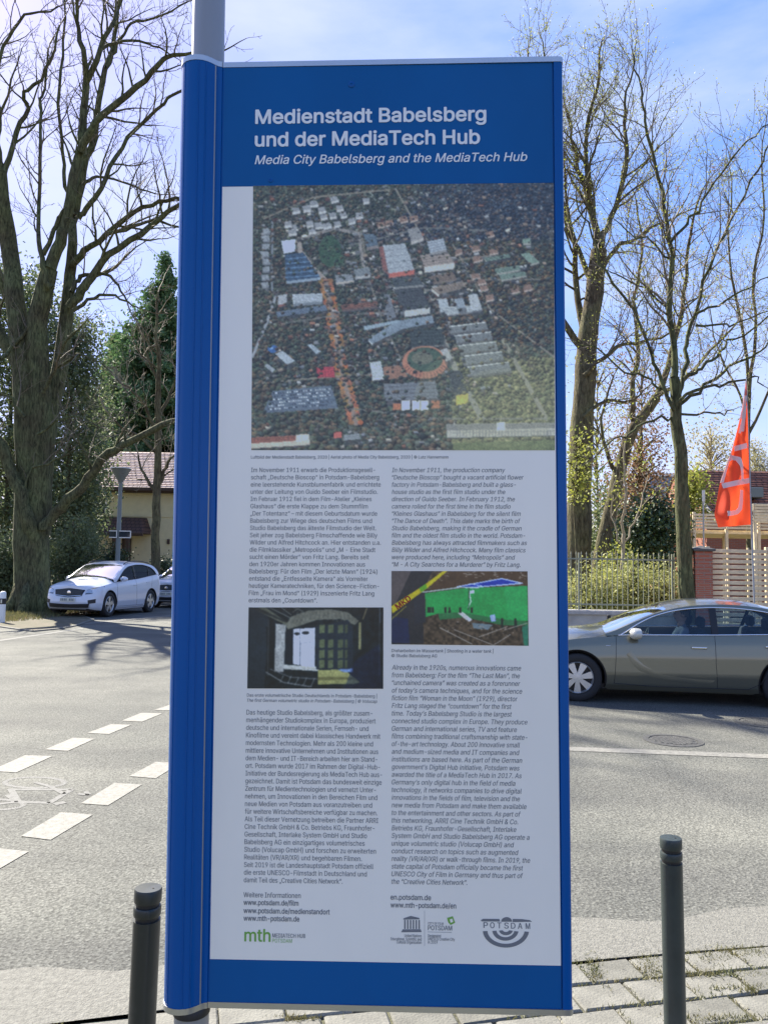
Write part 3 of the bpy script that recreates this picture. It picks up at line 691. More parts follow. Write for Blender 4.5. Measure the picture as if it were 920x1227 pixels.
# mth logo
lettering('logo_lettering', [('mth', 293, 1127.4, 324.3)], M['ink_green'], 13.5 * PX, 0, .022, 6, res=3)
lettering('logo_lettering', [('MEDIATECH HUB', 326.5, 1123, 366)], M['ink_mid'], 4.4 * PX, 0, .02, 2)
lettering('logo_lettering', [('POTSDAM', 326.5, 1129, 350)], M['ink_green'], 4.2 * PX, 0, .0, 1)
# temple logo and its captions
def zq(x, y): return (460 + x / 4.842, 1060 + y / 4.842)
def shape(polys, name, m, wv=.0011):
    b = MB()
    for pl in polys:
        q = [S(*zq(*p)) for p in pl]; b.add([(p.x, p.y, wv) for p in q], [tuple(range(len(q)))[::-1]])
    return sm(b).build(name, m, root)
T = [[(113, 194), (155, 180), (205, 192), (205, 200), (112, 202)], [(108, 258), (212, 258), (216, 266), (104, 267)], [(101, 268), (217, 267), (217, 274), (100, 275)]]
for i in range(6): T.append([(117 + i * 16.5, 204), (125 + i * 16.5, 204), (125 + i * 16.5, 256), (117 + i * 16.5, 256)])
shape(T, 'temple_logo', M['ink'])
shape([[(234, 150), (235.5, 150), (235.5, 355), (234, 355)], [(252, 272), (392, 275), (392, 277), (252, 274)]], 'logo_rule', M['ink_mid'])
lettering('logo_lettering', [('United Nations', 484.5, 1122.5, 505), ('Educational, Scientific and', 468, 1126.3, 505), ('Cultural Organization', 475, 1130.2, 505)], M['ink_mid'], 3.2 * PX, 0, .015, 2)
lettering('logo_lettering', [('CITY OF FILM', 512.5, 1107.6, 531)], M['ink'], 2.6 * PX, 0, .02, 2)
lettering('logo_lettering', [('POTSDAM', 512.5, 1114.2, 541.5)], M['ink'], 5.2 * PX, 0, .02, 2)
lettering('logo_lettering', [('Designated', 512.5, 1122.6, 528), ('UNESCO Creative City', 512.5, 1126.5, 544.5), ('in 2019', 512.5, 1130.4, 524)], M['ink_mid'], 3.2 * PX, 0, .015, 2)
shape([[(365, 192), (398, 182), (412, 220), (385, 233), (372, 218)]], 'green_emblem', M['ink_green'])
shape([[(380, 201), (395, 195), (401, 214), (386, 220)]], 'green_emblem', M['white_print'], .0014)
# crescent logo with the town's name
def arcband(cx, cy, rx, ry, a0, a1, th):
    out = []
    for t in np.linspace(a0, a1, 22): out.append((cx + rx * math.cos(t), cy + ry * math.sin(t)))
    for t in np.linspace(a1, a0, 22): out.append((cx + (rx - th) * math.cos(t), cy + (ry - th * .85) * math.sin(t)))
    return out
def bandquads(*a):
    o = arcband(*a); n = len(o); return [[o[i], o[i + 1], o[n - 2 - i], o[n - 1 - i]] for i in range(n // 2 - 1)]
S_ = [[(560, 205), (575, 197), (668, 198), (672, 213), (565, 212)], [(745, 198), (800, 199), (845, 205), (858, 214), (745, 216)]]
S_ += [[(678 + 0, 214)] + [(710 + 32 * math.cos(t), 214 - 27 * math.sin(t)) for t in np.linspace(math.pi, 0, 14)]]
S_ += bandquads(706, 262, 134, 102, R(6), R(176), 26) + bandquads(703, 262, 76, 62, R(8), R(175), 24) + bandquads(706, 262, 40, 30, R(8), R(174), 22)
shape(S_, 'crescent_logo', M['ink'])
for i, ch in enumerate('POTSDAM'):
    xs_ = [576, 614, 655, 696, 735, 775, 820][i]; ys_ = [250, 251, 252, 253, 254, 255, 256][i]; x, y = zq(xs_, ys_); x1, _ = zq(xs_ + 26, ys_)
    lettering('logo_letter', [(ch, x, y, x1)], M['ink'], 6.4 * PX, 0, .02, 2)

# ---- printed photographs: a fine grid with a colour per vertex
def vnoise(h, w_, s, seed):
    g = np.random.default_rng(seed).random((int(h / s) + 3, int(w_ / s) + 3)); yy = np.arange(h)[:, None] / s; xx = np.arange(w_)[None, :] / s
    iy = yy.astype(int); ix = xx.astype(int); fy = yy - iy; fx = xx - ix; return (g[iy, ix] * (1 - fy) * (1 - fx) + g[iy + 1, ix] * fy * (1 - fx) + g[iy, ix + 1] * (1 - fy) * fx + g[iy + 1, ix + 1] * fy * fx)
class Canvas:
    def __init__(s, w_, h, x0, y0, x1, y1, base):
        s.w, s.h = w_, h; s.I = np.ones((h, w_, 3)) * np.array(base); s.X = x0 + (np.arange(w_)[None, :] + .5) / w_ * (x1 - x0) + np.zeros((h, 1)); s.Y = y0 + (np.arange(h)[:, None] + .5) / h * (y1 - y0) + np.zeros((1, w_))
    def inside(s, P):
        m = np.zeros((s.h, s.w), bool); n = len(P)
        for i in range(n):
            (xa, ya), (xb, yb) = P[i], P[(i + 1) % n]
            if ya == yb: continue
            c = (s.Y >= min(ya, yb)) & (s.Y < max(ya, yb)); m ^= c & (s.X < xa + (s.Y - ya) * (xb - xa) / (yb - ya))
        return m
    def poly(s, P, c, a=1.0, tex=.08):
        m = s.inside(P); k = (1 - tex + 2 * tex * RNG.random(m.sum()))[:, None]; s.I[m] = s.I[m] * (1 - a) + np.array(c) * k * a
    def line(s, P, wd, c, a=1.0):
        d = np.full((s.h, s.w), 1e9)
        for (xa, ya), (xb, yb) in zip(P[:-1], P[1:]):
            L2 = (xb - xa) ** 2 + (yb - ya) ** 2; t = np.clip(((s.X - xa) * (xb - xa) + (s.Y - ya) * (yb - ya)) / L2, 0, 1); d = np.minimum(d, np.hypot(s.X - xa - t * (xb - xa), s.Y - ya - t * (yb - ya)))
        m = d < wd; s.I[m] = s.I[m] * (1 - a) + np.array(c) * a
    def ell(s, cx, cy, rx, ry, c, a=1.0, inner=0):
        d = np.hypot((s.X - cx) / rx, (s.Y - cy) / ry); m = (d < 1) & (d >= inner); s.I[m] = s.I[m] * (1 - a) + np.array(c) * a
    def crowns(s, n, box, r0, r1, cols, mask=None, a=.9):
        x0, y0, x1, y1 = box; W2 = (s.X[0, -1] - s.X[0, 0]) / (s.w - 1); H2 = (s.Y[-1, 0] - s.Y[0, 0]) / (s.h - 1)
        pts = sorted((random.uniform(y0, y1), random.uniform(x0, x1)) for _ in range(n))
        for cy, cx in pts:
            if mask is not None and not mask(cx, cy): continue
            sc_ = .6 + .7 * (cy - s.Y[0, 0]) / (s.Y[-1, 0] - s.Y[0, 0]); r = random.uniform(r0, r1) * sc_
            i0, i1 = max(0, int((cy - r - s.Y[0, 0]) / H2)), min(s.h, int((cy + r - s.Y[0, 0]) / H2) + 2); j0, j1 = max(0, int((cx - r - s.X[0, 0]) / W2)), min(s.w, int((cx + r - s.X[0, 0]) / W2) + 2)
            if i0 >= i1 or j0 >= j1: continue
            u = (s.X[i0:i1, j0:j1] - cx) / r; v = (s.Y[i0:i1, j0:j1] - cy) / (r * .85); d = u * u + v * v; m = d < 1
            c_ = np.array(cols(cx, cy)) * random.uniform(.75, 1.25); sh_ = np.clip(.85 - .55 * v - .35 * u - .25 * d, .25, 1.6)[..., None]
            blk_ = s.I[i0:i1, j0:j1]; blk_[m] = blk_[m] * (1 - a) + (c_ * sh_)[m] * a
    def soften(s, k=1, mixv=.6):
        for _ in range(k):
            K = np.pad(s.I, ((1, 1), (1, 1), (0, 0)), 'edge'); B = sum(K[i:i + s.h, j:j + s.w] for i in range(3) for j in range(3)) / 9; s.I = B * mixv + s.I * (1 - mixv)
    def hang(s, corners, name, label, gain):
        lin = np.clip(s.I / 255, 0, 1); lin = np.where(lin <= .04045, lin / 12.92, ((lin + .055) / 1.055) ** 2.4) * gain; lin = np.clip(lin, 0, .95)
        q = [S(*c) for c in corners]; u = np.linspace(0, 1, s.w)[None, :]; v = np.linspace(0, 1, s.h)[:, None]
        px = (1 - v) * ((1 - u) * q[0].x + u * q[1].x) + v * ((1 - u) * q[3].x + u * q[2].x); py = (1 - v) * ((1 - u) * q[0].y + u * q[1].y) + v * ((1 - u) * q[3].y + u * q[2].y)
        A = np.array(SI @ MS); P4_ = np.stack([px.ravel(), py.ravel(), np.full(px.size, .0012), np.ones(px.size)]); V = (A @ P4_)[:3].T
        n = s.w * s.h; idx = np.arange(n).reshape(s.h, s.w); Q = np.stack([idx[:-1, :-1], idx[1:, :-1], idx[1:, 1:], idx[:-1, 1:]], -1).reshape(-1)
        me = bpy.data.meshes.new(name); me.vertices.add(n); me.vertices.foreach_set('co', V.reshape(-1)); me.loops.add(len(Q)); me.loops.foreach_set('vertex_index', Q)
        me.polygons.add(len(Q) // 4); me.polygons.foreach_set('loop_start', np.arange(0, len(Q), 4)); me.polygons.foreach_set('loop_total', np.full(len(Q) // 4, 4))
        ca_ = me.color_attributes.new('Col', 'FLOAT_COLOR', 'POINT'); ca_.data.foreach_set('color', np.concatenate([lin.reshape(-1, 3), np.ones((n, 1))], 1).reshape(-1))
        me.materials.append(M['print']); me.update(calc_edges=True); o = link(name, me, root); o['label'] = label; return o

GAIN = 1.55
c = Canvas(430, 380, 28, 24, 884, 778, (60, 68, 66)); H_, W_ = c.h, c.w
n1 = vnoise(H_, W_, 3.0, 1); n2 = vnoise(H_, W_, 9, 2); n3 = vnoise(H_, W_, 40, 3); n4 = vnoise(H_, W_, 1.3, 4)
lum = .30 + .75 * n1 * n4 + .35 * n2; c.I = np.array((72, 78, 66.))[None, None] * lum[..., None] * 1.2
red = np.clip((n3 - .45) * 3 + (n2 - .5), 0, 1)[..., None] * np.clip((c.X - 500) / 300, .25, 1)[..., None]; c.I = c.I * (1 - red * .55) + np.array((112, 84, 62)) * lum[..., None] * red * .65
tr = (np.clip((c.X - 430) / 250, 0, 1) * np.clip((230 - c.Y) / 120, 0, 1))[..., None]; c.I = c.I * (1 - tr * .7) + np.array((56, 66, 82)) * (lum * 1.1)[..., None] * tr * .7
sp = (n1 > .78) & (n4 > .6); c.I[sp] = c.I[sp] * .4 + np.array((150, 155, 158)) * .6
ol = (np.clip((c.X - 600) / 150, 0, 1) * np.clip((c.Y - 570) / 60, 0, 1))[..., None]; c.I = c.I * (1 - ol * .6) + np.array((104, 106, 78)) * ol * .6 * (.8 + .4 * n2[..., None])
def tcol(x, y):
    if x > 440 + 60 * math.sin(y / 40) and y < 190: return random.choice([(50, 60, 72), (58, 64, 72), (72, 62, 58), (44, 52, 60), (84, 74, 66)])
    if x > 560 and y < 480: return random.choice([(78, 66, 50), (92, 72, 50), (66, 68, 48), (58, 64, 52), (50, 58, 56)])
    if x > 600 and y > 520: return random.choice([(98, 98, 68), (84, 88, 62), (108, 104, 74)])
    return random.choice([(54, 64, 52), (62, 70, 54), (76, 68, 52), (48, 58, 54), (70, 74, 66), (84, 70, 56)])
c.crowns(9500, (24, 20, 888, 780), 4, 9, tcol)
g_ = (150, 140, 128)
c.line([(160, 182), (165, 215), (200, 262), (238, 300)], 7, (132, 124, 118)); c.line([(165, 180), (260, 150), (330, 165), (345, 260)], 5, (120, 116, 112))
c.line([(100, 330), (70, 420), (30, 515)], 4, (128, 132, 138)); c.line([(85, 130), (85, 330)], 3, (100, 106, 112)); c.line([(560, 440), (610, 560), (680, 690)], 8, (122, 122, 112)); c.line([(740, 470), (800, 580), (860, 690)], 6, (120, 118, 104))
c.line([(235, 300), (262, 420), (285, 560), (325, 700)], 9, (122, 108, 98))
for i in range(34):
    f = i / 33; x = np.interp(f, [0, .3, .65, 1], [238, 262, 285, 325]); y = 300 + f * 400
    for dx in (-13, 13): c.ell(x + dx, y, 8, 7, (random.randint(120, 165), random.randint(82, 108), random.randint(52, 70)), .85)
def blk(P, col, side=None, d=12, dark=(55, 58, 60)):
    P = [(x + random.uniform(-2, 2), y + random.uniform(-1.5, 1.5)) for x, y in P]; low = sorted(P, key=lambda p: -p[1])[:2]; low.sort()
    c.poly([(x + 4, y + d + 3) for x, y in P], dark, .6); 
    mean_ = sum(col) / 3; col = tuple((v * .8 + mean_ * .2) * .80 for v in col)
    if side: side = tuple((v * .8 + sum(side) / 15) * .85 for v in side)
    if side: c.poly([low[0], low[1], (low[1][0], low[1][1] + d), (low[0][0], low[0][1] + d)], side)
    c.poly(P, col, 1, .16)
    if len(P) == 4 and abs(P[1][0] - P[0][0]) > 34:
        for q in np.linspace(.2, .85, 4):
            a_ = [(P[0][0] + (P[3][0] - P[0][0]) * q, P[0][1] + (P[3][1] - P[0][1]) * q), (P[1][0] + (P[2][0] - P[1][0]) * q, P[1][1] + (P[2][1] - P[1][1]) * q)]; c.line(a_, .9, tuple(v * .72 for v in col), .8)
for k in range(520):
    x, y = random.uniform(40, 640), random.uniform(30, 590)
    if x < 200 and y > 420 and random.random() < .6: continue
    if random.random() < .5: x, y = random.uniform(290, 720), random.uniform(100, 420)
    wd, hd = random.uniform(5, 15), random.uniform(3, 7); s_ = random.uniform(-.3, .1); v = random.uniform(.6, 1.0)
    col = random.choice([(150, 155, 160), (172, 172, 172), (128, 118, 112), (140, 96, 82), (110, 122, 134)]); blk([(x, y), (x + wd, y + wd * s_), (x + wd + 3, y + wd * s_ + hd), (x + 3, y + hd)], tuple(v * q for q in col), tuple(v * .8 * q for q in col), 4)
lumat = lambda x, y: c.I[min(H_ - 1, max(0, int((y - 24) / 754 * H_))), min(W_ - 1, max(0, int((x - 28) / 856 * W_)))].sum() < 330
c.crowns(2500, (40, 40, 860, 590), 3, 6, tcol, lumat)
# streets and many small roofs of the town
for P in ([(60, 120), (200, 60), (420, 40)], [(330, 130), (360, 300), (400, 420), (470, 560)], [(380, 120), (520, 330), (590, 430)], [(300, 200), (520, 150), (700, 160)], [(360, 290), (560, 250), (720, 230)], [(520, 330), (680, 300), (840, 300)], [(120, 420), (260, 400), (420, 390)], [(40, 590), (280, 570), (560, 560)], [(300, 660), (560, 690), (880, 690)], [(440, 40), (500, 160), (560, 220)], [(600, 200), (700, 380), (880, 520)]):
    c.line([(x + random.uniform(-4, 4), y) for x, y in P], 2.6, random.choice([(118, 114, 106), (104, 104, 100), (126, 120, 108)]), .75)
def roof_at(x, y, s0=1.0):
    wd, hd = random.uniform(6, 15) * s0, random.uniform(3.5, 7) * s0; t_ = random.uniform(-.3, .05); q = random.uniform(.55, 1.0); col = random.choice([(172, 174, 176), (150, 150, 150), (140, 126, 114), (158, 112, 92), (120, 126, 134), (188, 182, 170), (100, 98, 94), (150, 134, 118)])
    P = [(x, y), (x + wd, y + wd * t_), (x + wd + 2, y + wd * t_ + hd), (x + 2, y + hd)]; c.poly([(a + 3, b_ + hd * .8 + 2) for a, b_ in P], (34, 36, 36), .6); c.poly([P[3], P[2], (P[2][0], P[2][1] + hd * .6), (P[3][0], P[3][1] + hd * .6)], tuple(q * v * .62 for v in col)); c.poly(P, tuple(q * v for v in col))
for x0_, y0_, x1_, y1_, n_ in ((40, 60, 360, 330, 90), (330, 60, 640, 420, 190), (240, 280, 430, 600, 80), (560, 180, 860, 360, 60), (560, 380, 760, 620, 50), (60, 380, 260, 600, 40), (430, 470, 640, 700, 40), (30, 690, 560, 775, 36), (640, 60, 860, 200, 22)):
    for _ in range(n_): roof_at(random.uniform(x0_, x1_), random.uniform(y0_, y1_))
c.crowns(1400, (40, 40, 860, 700), 2.5, 5, tcol, lambda x, y: random.random() < .8)
for (x, y) in [(190, 72), (218, 110), (246, 106), (275, 104), (300, 122), (320, 108), (180, 130), (205, 135), (228, 135), (258, 130), (185, 150), (135, 140), (130, 155), (118, 130), (340, 65), (250, 60), (170, 85), (140, 90), (215, 90), (265, 85)]:
    blk([(x, y), (x + 20, y - 3), (x + 25, y + 9), (x + 3, y + 12)], (150, 154, 160), (188, 188, 188), 7)
blk([(400, 200), (465, 195), (490, 272), (415, 282)], (168, 178, 188), (196, 96, 80), 13)
blk([(390, 205), (402, 202), (418, 285), (398, 270)], (150, 95, 85))
blk([(430, 325), (505, 318), (535, 378), (460, 388)], (72, 78, 80), (190, 190, 186), 18); blk([(425, 295), (500, 290), (515, 312), (432, 320)], (82, 92, 94), (130, 132, 130), 6)
blk([(505, 230), (585, 220), (605, 250), (515, 262)], (162, 148, 138), (202, 194, 186), 17); blk([(345, 168), (380, 165), (388, 198), (355, 205)], (92, 112, 128), (130, 120, 116), 9)
blk([(120, 225), (175, 220), (222, 290), (125, 302)], (58, 84, 112), (136, 156, 176), 8); c.poly([(110, 185), (152, 180), (150, 216), (118, 222)], (176, 188, 200)); 
for k in range(5): c.line([(122, 238 + k * 13), (182 + k * 9, 232 + k * 13)], 1.3, (92, 118, 146))
blk([(143, 340), (228, 335), (230, 358), (145, 366)], (188, 200, 212), (120, 130, 140), 8); blk([(104, 340), (128, 338), (128, 365), (102, 368)], (170, 176, 184), (150, 90, 76), 6)
blk([(100, 388), (240, 368), (243, 383), (100, 403)], (112, 132, 158), (70, 84, 104), 5); blk([(262, 285), (310, 280), (318, 300), (268, 306)], (150, 158, 166), (180, 170, 160), 6); blk([(320, 268), (360, 262), (366, 285), (325, 290)], (140, 150, 156), (165, 165, 165), 8)
blk([(280, 370), (385, 360), (388, 372), (284, 384)], (150, 98, 78), (100, 84, 78), 6); blk([(402, 340), (420, 338), (440, 405), (412, 412)], (118, 124, 132))
blk([(360, 465), (440, 415), (540, 400), (545, 420), (455, 438), (375, 478)], (132, 150, 166), (190, 198, 202), 6); c.poly([(345, 430), (445, 412), (446, 420), (350, 442)], (126, 140, 150))
blk([(475, 440), (570, 440), (575, 482), (480, 492)], (66, 76, 72), (130, 130, 122), 3); c.ell(520, 532, 64, 46, (150, 104, 84)); c.ell(520, 524, 50, 34, (60, 76, 62)); c.ell(512, 520, 30, 18, (112, 104, 90), .6)
for k in range(14): a_ = R(20 + k * 10.5); c.line([(520 + 64 * math.cos(a_), 532 + 46 * math.sin(a_)), (520 + 52 * math.cos(a_), 528 + 36 * math.sin(a_))], 1.3, (105, 70, 58))
blk([(563, 498), (580, 492), (596, 520), (578, 530)], (180, 184, 182))
for k, P in enumerate(([(588, 432), (690, 420), (695, 438), (592, 452)], [(603, 458), (705, 447), (710, 465), (608, 478)], [(615, 486), (720, 475), (725, 496), (622, 510)], [(630, 515), (735, 503), (740, 524), (637, 540)], [(640, 546), (755, 532), (762, 554), (650, 572)])):
    blk(P, (138, 144, 142), (96, 98, 94), 6); c.line([P[0], P[1]], 1.5, (176, 180, 178))
blk([(555, 355), (580, 352), (590, 385), (565, 392)], (178, 190, 198)); blk([(565, 378), (680, 372), (682, 388), (580, 398)], (186, 196, 200), (130, 130, 130), 4); blk([(640, 342), (668, 340), (682, 385), (650, 388)], (184, 192, 196)); blk([(600, 352), (628, 350), (636, 378), (610, 382)], (150, 164, 176))
blk([(540, 322), (625, 304), (636, 322), (560, 340)], (152, 136, 120), (190, 186, 178), 9); blk([(530, 290), (600, 278), (610, 296), (545, 308)], (132, 114, 98), (120, 108, 98), 5); blk([(525, 190), (570, 180), (580, 212), (535, 222)], (166, 178, 192), (140, 140, 140), 7); blk([(468, 155), (500, 148), (515, 180), (480, 190)], (148, 148, 148), (176, 172, 168), 9)
for P in ([(688, 238), (755, 228), (760, 238), (692, 248)], [(715, 268), (785, 258), (790, 272), (722, 282)], [(728, 286), (800, 276), (804, 290), (735, 300)], [(788, 228), (812, 222), (840, 250), (818, 258)], [(795, 185), (815, 183), (818, 196), (797, 198)]): blk(P, (128, 156, 138), (150, 150, 140), 5)
for (x, y) in [(650, 285), (665, 300), (672, 318), (688, 345), (760, 325), (795, 318), (650, 205), (700, 215), (655, 235), (445, 120), (475, 118), (380, 135), (405, 130), (600, 215), (690, 165)]: blk([(x, y), (x + 22, y - 4), (x + 27, y + 8), (x + 4, y + 13)], (150, 118, 100), (178, 160, 146), 5)
blk([(403, 592), (550, 584), (560, 632), (405, 640)], (122, 128, 134), (84, 82, 82), 12)
for k in range(5): c.line([(406, 600 + k * 9), (553, 592 + k * 9)], .9, (98, 104, 110))
for x in (455, 483, 508): c.poly([(x, 640), (x + 22, 638), (x + 22, 664), (x, 667)], (206, 202, 196))
c.poly([(430, 648), (452, 646), (452, 664), (430, 666)], (150, 96, 70)); c.poly([(538, 640), (562, 638), (562, 660), (538, 662)], (146, 96, 70))
blk([(362, 532), (396, 528), (405, 572), (372, 578)], (188, 200, 206), (206, 208, 206), 6); c.poly([(402, 545), (448, 540), (472, 572), (406, 582)], (124, 94, 78))
blk([(585, 560), (620, 555), (642, 618), (605, 625)], (64, 70, 72), (217, 186, 62), 28)
blk([(578, 706), (884, 700), (884, 716), (580, 724)], (150, 150, 148), (178, 176, 168), 20)
for k in range(30): c.line([(610 + k * 9, 722), (610 + k * 9, 740)], 1.1, (108, 108, 106))
c.line([(600, 729), (884, 724)], 1.0, (120, 120, 116)); c.poly([(600, 757), (884, 748), (884, 778), (600, 778)], (84, 94, 62), .8); c.poly([(720, 700), (745, 699), (745, 722), (720, 724)], (196, 194, 186))
blk([(28, 742), (190, 734), (193, 750), (28, 760)], (168, 98, 78), (196, 184, 166), 14); c.poly([(155, 734), (193, 732), (193, 752), (155, 754)], (180, 172, 162)); c.poly([(262, 728), (285, 726), (285, 742), (262, 744)], (178, 84, 76)); blk([(290, 735), (335, 730), (338, 745), (292, 750)], (160, 170, 176))
c.poly([(88, 612), (255, 596), (275, 660), (60, 674)], (84, 96, 112), .85)
for r_ in range(6):
    for k in range(26):
        if random.random() < .8: x = 92 + k * 6.6 - r_ * 3; y = 618 + r_ * 9 - k * .5; c.ell(x, y, 2.6, 2.0, random.choice([(190, 196, 204), (150, 158, 170), (44, 50, 58), (40, 46, 60), (170, 176, 180)]))
c.poly([(212, 546), (262, 543), (266, 573), (216, 575)], (140, 56, 62)); c.ell(88, 493, 15, 11, (52, 82, 130)); c.ell(84, 490, 6, 4, (110, 140, 180)); blk([(95, 508), (115, 498), (150, 528), (130, 538)], (176, 190, 202), None); blk([(185, 482), (200, 478), (225, 500), (212, 508)], (160, 176, 190)); blk([(62, 540), (75, 535), (97, 552), (88, 560)], (160, 170, 180))
c.ell(250, 215, 32, 45, (46, 70, 50), .8); c.ell(270, 240, 20, 20, (52, 76, 54), .7)
for k in range(8): blk([(55 + random.uniform(-5, 5), 150 + k * 22), (75, 148 + k * 22), (78, 162 + k * 22), (57, 164 + k * 22)], (150, 158, 166), (120, 124, 130), 4)
edge_mask = lambda x, y: not (85 < x < 270 and 595 < y < 675) and lumat(x, y)
c.crowns(1500, (30, 60, 880, 700), 3, 6, tcol, edge_mask)
c.ell(720, 640, 230, 170, (150, 150, 112), .16); c.ell(740, 660, 150, 110, (160, 158, 116), .14)  # warm reflected haze painted over the lower right of the print
c.soften(1, .75); n5 = vnoise(H_, W_, 1.6, 77)[..., None]; br_ = np.clip(c.I.mean(2, keepdims=True) / 130, 0, 1); c.I = c.I * (1 + (n5 - .5) * (.5 - .36 * br_)); c.I = c.I * np.array((1.16, 1.12, 1.0)) * 1.08 + 11
c.hang([(303.6, 222.9), (663, 219.4), (664.3, 539.6), (301.4, 539.4)], 'photo_print', 'printed aerial photograph of halls, houses and autumn trees', GAIN)

c = Canvas(250, 152, 80, 86, 867, 557, (24, 34, 38)); n1 = vnoise(c.h, c.w, 5, 9); c.I *= (.7 + .6 * n1[..., None])
c.poly([(80, 86), (200, 86), (180, 556), (80, 556)], (38, 50, 56)); c.poly([(90, 86), (180, 86), (330, 190), (330, 205)], (98, 100, 84)); c.poly([(80, 86), (130, 86), (300, 165), (300, 175)], (46, 52, 52))
for P in ([(200, 86), (330, 150)], [(270, 86), (330, 130)], [(340, 86), (400, 110)], [(380, 86), (340, 115)]): c.line(P, 2.5, (110, 112, 104))
c.poly([(300, 190), (330, 140), (430, 105), (560, 98), (660, 115), (725, 165), (700, 190), (620, 155), (480, 160), (380, 195), (310, 215)], (112, 112, 98))
for k in range(14): c.line([(330 + k * 27, 195 - 40 * math.sin(k / 4)), (370 + k * 22, 112)], 1.8, (92, 92, 82))
c.poly([(240, 180), (300, 188), (292, 460), (238, 462)], (150, 150, 142)); c.poly([(185, 200), (238, 195), (238, 480), (205, 500)], (20, 28, 32)); c.line([(200, 160), (200, 480)], 3, (60, 66, 66))
c.poly([(302, 225), (345, 212), (345, 415), (298, 410)], (22, 32, 40)); c.poly([(345, 212), (470, 205), (472, 435), (345, 415)], (196, 196, 196)); c.line([(388, 295), (386, 420)], 1.5, (120, 124, 130)); c.line([(388, 295), (452, 288), (455, 432)], 1.5, (120, 124, 130))
c.ell(365, 240, 16, 9, (40, 46, 50)); c.ell(415, 235, 22, 10, (40, 46, 50)); c.line([(384, 210), (384, 420)], 2, (70, 76, 84))
c.poly([(295, 418), (492, 430), (495, 455), (295, 445)], (172, 172, 160)); c.poly([(472, 200), (660, 160), (690, 200), (690, 450), (480, 445)], (34, 46, 54))
for k, x in enumerate((495, 545, 603, 645)):
    for y in (190, 275, 335, 392): c.poly([(x, y), (x + (32 if k < 3 else 14), y - 4), (x + (32 if k < 3 else 14), y + 44), (x, y + 48)], (96 - k * 8, 104 - k * 8, 76 - k * 5))
c.poly([(722, 175), (738, 172), (738, 330), (722, 330)], (130, 126, 92)); c.line([(770, 90), (748, 155)], 3, (150, 132, 96)); c.line([(845, 90), (843, 480)], 2, (96, 104, 112))
c.poly([(490, 448), (640, 446), (735, 520), (700, 528), (488, 532)], (150, 148, 98)); c.poly([(488, 490), (700, 488), (705, 503), (488, 508)], (112, 110, 72)); c.poly([(600, 445), (690, 440), (690, 460), (640, 462)], (120, 140, 170))
c.line([(190, 462), (290, 520), (450, 545)], 4, (112, 114, 110)); c.line([(215, 445), (330, 490), (486, 500)], 3, (100, 102, 100))
for k in range(5): c.line([(290 + k * 45, 482 + k * 4), (270 + k * 45, 522 + k * 5)], 2.5, (120, 124, 120))
c.poly([(700, 400), (840, 300), (867, 557), (640, 557)], (16, 34, 70), .45)
n9 = vnoise(c.h, c.w, 3, 41)[..., None] * .5 + vnoise(c.h, c.w, 11, 42)[..., None] * .5; c.soften(2, .8); c.I = (c.I / 110) ** 1.25 * 118 * (.8 + .4 * n9) + 4; c.I *= (1 - .35 * np.clip(np.hypot((c.X - 470) / 420, (c.Y - 320) / 260) - .5, 0, 1))[..., None]
c.hang([(298.2, 727.8), (459.3, 727.8), (459, 825.2), (296.5, 824.8)], 'photo_print', 'printed photograph of a dark film studio with a bright white set wall', GAIN)

c = Canvas(250, 136, 66, 67, 838, 488, (60, 52, 40)); n1 = vnoise(c.h, c.w, 4, 11); n2 = vnoise(c.h, c.w, 2, 12)
c.I = np.array((74, 62, 48)) * (.5 + .9 * n1[..., None]); c.poly([(66, 67), (300, 67), (240, 200), (250, 480), (66, 488)], (34, 38, 44), .85); c.poly([(66, 67), (180, 67), (90, 260), (66, 260)], (110, 96, 88), .6)
c.poly([(66, 330), (160, 340), (170, 480), (66, 480)], (22, 36, 74), .7); c.poly([(330, 67), (836, 67), (836, 160), (800, 140), (640, 110), (460, 155), (280, 190)], (76, 56, 38), .8)
for k in range(46): x = random.uniform(340, 830); y = random.uniform(70, 100) + random.random() ** 2 * 25; c.ell(x, y, random.uniform(3, 12), 3, (150, 140, 124), .6)
c.poly([(258, 195), (470, 165), (836, 150), (836, 350), (700, 345), (450, 300), (330, 310), (262, 330)], (36, 138, 70)); c.poly([(700, 160), (836, 150), (836, 345), (730, 340)], (44, 150, 82), .6); c.poly([(330, 310), (450, 300), (700, 340), (836, 352), (836, 372), (700, 375), (480, 330), (340, 345)], (44, 104, 62))
c.poly([(440, 155), (690, 110), (800, 136), (500, 163)], (24, 54, 140)); c.line([(440, 157), (690, 110), (806, 136), (500, 163), (440, 157)], 3, (178, 190, 214)); c.line([(510, 140), (580, 152)], 2, (178, 190, 214)); c.line([(240, 190), (460, 160), (560, 163)], 3.5, (160, 170, 160))
c.poly([(512, 178), (534, 176), (534, 194), (512, 196)], (196, 202, 196)); c.line([(508, 195), (516, 240), (500, 275)], 3.5, (176, 186, 170)); c.line([(505, 165), (502, 290)], 2.5, (44, 70, 52))
c.poly([(190, 200), (255, 190), (262, 360), (200, 370)], (40, 44, 50)); c.poly([(440, 305), (470, 300), (525, 345), (500, 356)], (180, 176, 166)); c.poly([(620, 318), (650, 312), (655, 350), (630, 354)], (150, 166, 206))
c.poly([(520, 360), (640, 370), (610, 400), (530, 392)], (104, 116, 116))
for k in range(90): x = random.uniform(360, 760); y = random.uniform(345, 470) ; c.ell(x, y, random.uniform(2, 7), random.uniform(2, 4), random.choice([(150, 140, 122), (110, 94, 76), (44, 38, 34), (52, 46, 40)]), .6)
